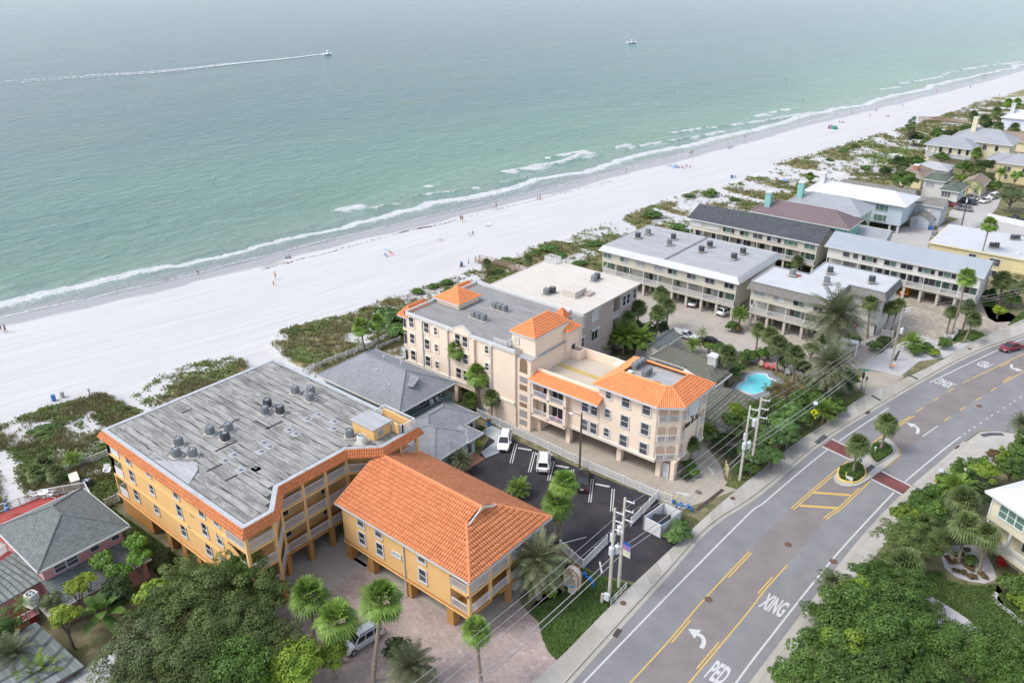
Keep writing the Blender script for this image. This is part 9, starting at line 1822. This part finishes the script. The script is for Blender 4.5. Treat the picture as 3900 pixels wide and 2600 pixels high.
def towel(p, col, label, rz): t = thing('beach_towel',label,'towel',(p.x,p.y,float(ZLAND(p.x-SHORE(p.y)))+.06),rz); mb = MB(); mb.box(-.45,.45,-1.0,1.0,0,.03); mb.build('cloth',M('towel_%d'%int(col[0]*100),col,.9,.1,4),t); mb = MB(); mb.box(-.45,.45,-.8,-.7,.03,.034); mb.build('stripe',WHT,t)
towel(N(1484,958),(.55,.42,.28),'tan towel under a sunbather',1.1); towel(N(1491,964),(.60,.35,.38),'pink towel under a sunbather',1.1); towel(N(1676,911),(.45,.42,.40),'grey towel under the lone sunbather',1.3); towel(N(1474,946),(.30,.42,.52),'empty blue towel beside the sunbathers',1.2)
def beach_chair(p, col, label, rz):
 t = thing('beach_chair',label,'chair',(p.x,p.y,float(ZLAND(p.x-SHORE(p.y)))),rz); m_ = M('canvas_%d_%d'%(int(col[0]*100),int(col[1]*100)),col,.8,0); mb = MB(); mb.add([(-.28,-.25,.22),(.28,-.25,.22),(.28,.25,.18),(-.28,.25,.18)],[(0,1,2,3)]); mb.build('seat',m_,t); mb = MB(); mb.add([(-.28,.25,.18),(.28,.25,.18),(.28,.6,.80),(-.28,.6,.80)],[(0,1,2,3)]); mb.build('backrest',m_,t)
 for s_ in (-1,1): mb = MB(); mb.tube([(s_*.3,-.3,0),(s_*.3,-.25,.22),(s_*.3,.25,.18),(s_*.3,.62,.82)],.018,5); mb.build('frame',ALU,t); mb = MB(); mb.tube([(s_*.3,.4,0),(s_*.3,.05,.4),(s_*.3,.4,.45)],.018,5); mb.build('arm',ALU,t)
 return t
beach_chair(N(1852,856),(.45,.62,.50),'pale green beach chair on the empty sand',.5); beach_chair(N(1860,857),(.65,.55,.60),'pale pink beach chair on the empty sand',.5); beach_chair(N(1474,972),(.15,.25,.45),'blue folding chair beside the sunbathers',2.0); beach_chair(N(1792,893),(.65,.62,.45),'cream beach chair beside the dark sitter',2.1); beach_chair(N(3440,402),(.25,.38,.50),'blue canopy chair on the far beach',1.0)
for x,y in ((2776,562),(2782,560),(2788,558)): beach_chair(N(x,y),(.3,.3,.32),'dark low chair in the row at the wet sand',1.0)['group'] = 'row of low dark chairs'
def dome(p, cols, label, r=1.1):
 t = thing('beach_tent',label,'tent',(p.x,p.y,float(ZLAND(p.x-SHORE(p.y)))),random.uniform(0,6)); n = 10
 for k in range(n):
  mb = MB(); a0,a1 = math.pi*1.45*k/n,math.pi*1.45*(k+1)/n; V = []
  for i in range(5): e = math.pi/2*i/4; V += [(r*math.cos(e)*math.cos(a0),r*math.cos(e)*math.sin(a0),r*.95*math.sin(e)),(r*math.cos(e)*math.cos(a1),r*math.cos(e)*math.sin(a1),r*.95*math.sin(e))]
  mb.add(V,[(2*i,2*i+1,2*i+3,2*i+2) for i in range(4)]); mb.build('panel',cols[k%len(cols)],t)
dome(N(2570,633),[M('tent_blue',(.08,.35,.65),.7,0),M('tent_purple',(.35,.25,.60),.7,0)],'small blue and purple pop-up beach tent'); dome(N(3163,486),[M('tent_navy',(.05,.08,.22),.7,0),M('tent_red',(.45,.15,.18),.7,0)],'navy and red half-dome shelter on the sand',1.5); dome(N(3178,488),[M('tent_green',(.04,.18,.13),.7,0)],'dark green half-dome shelter beside the navy one',1.4)
for p,l,c1 in ((k5(1260,495),'pink beach umbrella at the dune path',(.65,.35,.42)),(k5(1290,510),'blue beach umbrella at the dune path',(.15,.28,.45))):
 t = thing('beach_umbrella',l,'umbrella',(p.x,p.y,-.1)); mb = MB(); mb.cyl((0,0),.03,0,1.8,6); mb.build('pole',ALU,t); mb = MB(); n = 8; mb.add([(math.cos(2*math.pi*k/n),math.sin(2*math.pi*k/n),1.5) for k in range(n)]+[(0,0,1.95)],[(k,(k+1)%n,n) for k in range(n)]); mb.build('canopy',M('umb_%d'%int(c1[0]*100),c1,.8,0),t)
HULL = M('gelcoat',(.80,.80,.79),.25,0,spec=.6)
def motor_boat(p, rz, label, L=8.0):
 t = thing('motor_boat',label,'boat',(p.x,p.y,WL),rz); st = [(-.5,.36,.0),(-.2,.38,.0),(.15,.36,.02),(.35,.25,.08),(.5,.02,.22)]; V = []; F = []
 for x,w_,k in st: V += [(x*L,-w_*L*.42,.95+k*1.6),(x*L,-w_*L*.30,.05+k*2),(x*L,0,-.25+k*2.6),(x*L,w_*L*.30,.05+k*2),(x*L,w_*L*.42,.95+k*1.6)]
 for i in range(4):
  for j in range(4): F.append((i*5+j,(i+1)*5+j,(i+1)*5+j+1,i*5+j+1))
 F += [(0,1,2,3,4)]; mb = MB(); mb.add(V,F); mb.add([V[i*5] for i in range(5)]+[V[i*5+4] for i in range(5)],[(i,i+1,6+i,5+i) for i in range(4)]); mb.build('hull',HULL,t)
 mb = MB(); mb.box(-.6,.9,-.5,.5,.9,1.9); mb.build('console',HULL,t); mb = MB(); mb.box(-1.3,1.1,-1.0,1.0,2.9,3.02); top = mb.build('hard_top',HULL,t)
 for x in (-1.0,.8):
  for y in (-.8,.8): mb = MB(); mb.bar((x,y,.9),(x,y,2.95),.06,.06); mb.build('top_post',ALU,t)
 for y in (-.4,.4): mb = MB(); mb.box(-.5*L-.5,-.5*L-.05,y-.22,y+.22,.4,1.5); mb.build('outboard',HULL,t)
 mb = MB(); mb.add([(.95,-.5,1.6),(.95,.5,1.6),(.75,.45,2.3),(.75,-.45,2.3)],[(0,1,2,3)]); mb.build('windscreen',CGL,t)
q0 = N(1180,213,WL); q1 = N(1240,205,WL); motor_boat(N(1248,209,WL),math.atan2((q1-q0).y,(q1-q0).x),'white motor boat speeding ahead of a long wake',9.0); a_ = N(2390,165,WL); b_ = N(2425,163,WL); motor_boat(N(2407,165,WL),math.atan2((b_-a_).y,(b_-a_).x),'white motor boat drifting without a wake',9.5)
q = k6(190,700); t = thing('sailing_catamaran','beached white catamaran with a bare mast in the dunes','boat',(q.x,q.y,.3),R(200))
for s_ in (-1,1): mb = MB(); mb.tube([(-2.6,s_*1.1,.35),(-1.5,s_*1.1,.25),(1.2,s_*1.1,.25),(2.6,s_*1.1,.5)],[.12,.28,.26,.05],8); mb.build('hull',HULL,t)
mb = MB(); mb.box(-1.2,1.0,-1.1,1.1,.5,.54); mb.build('trampoline',BLACK,t); mb = MB(); mb.tube([(.4,0,.5),(.5,0,8.2)],.06,6); mb.build('mast',ALU,t)
for p,l,zz in (((813,680),'small marker buoy off the near beach',1.1),((2582,363),'white marker buoy off the breakers',2.0)):
 q = N(*p,WL); t = thing('buoy',l,'buoy',(q.x,q.y,WL)); mb = MB(); mb.tube([(0,0,-.3),(0,0,.2),(0,0,.3),(0,0,zz)],[.3,.35,.12,.10],8); mb.build('float',WHT,t); mb = MB(); mb.cyl((0,0),.13,zz*.6,zz*.75,8); mb.build('band',M('band_orange',(.7,.25,.05),.6,0),t)
for p,l in (((2996,312),'paddler standing on a board off shore'),):
 q = N(*p,WL); t = thing('paddle_board','dark paddle board far off the surf','board',(q.x,q.y,WL)); mb = MB(); mb.tube([(-1.6,0,.06),(-.8,0,.06),(.8,0,.06),(1.6,0,.12)],[.1,.36,.36,.06],8); bo = mb.build('board',HULL,t); bo.scale = (1,1,.25); person(p,'stand',l,1,(.03,.03,.04),(.03,.03,.04),ground=(q.x,q.y,WL+.1))
q = N(3058,383,WL); person((0,0),'stand','swimmer with only head and shoulders above water',1,None,(.05,.05,.1),ground=(q.x,q.y,WL-1.2))
bpy.data.scenes.remove(TMP)
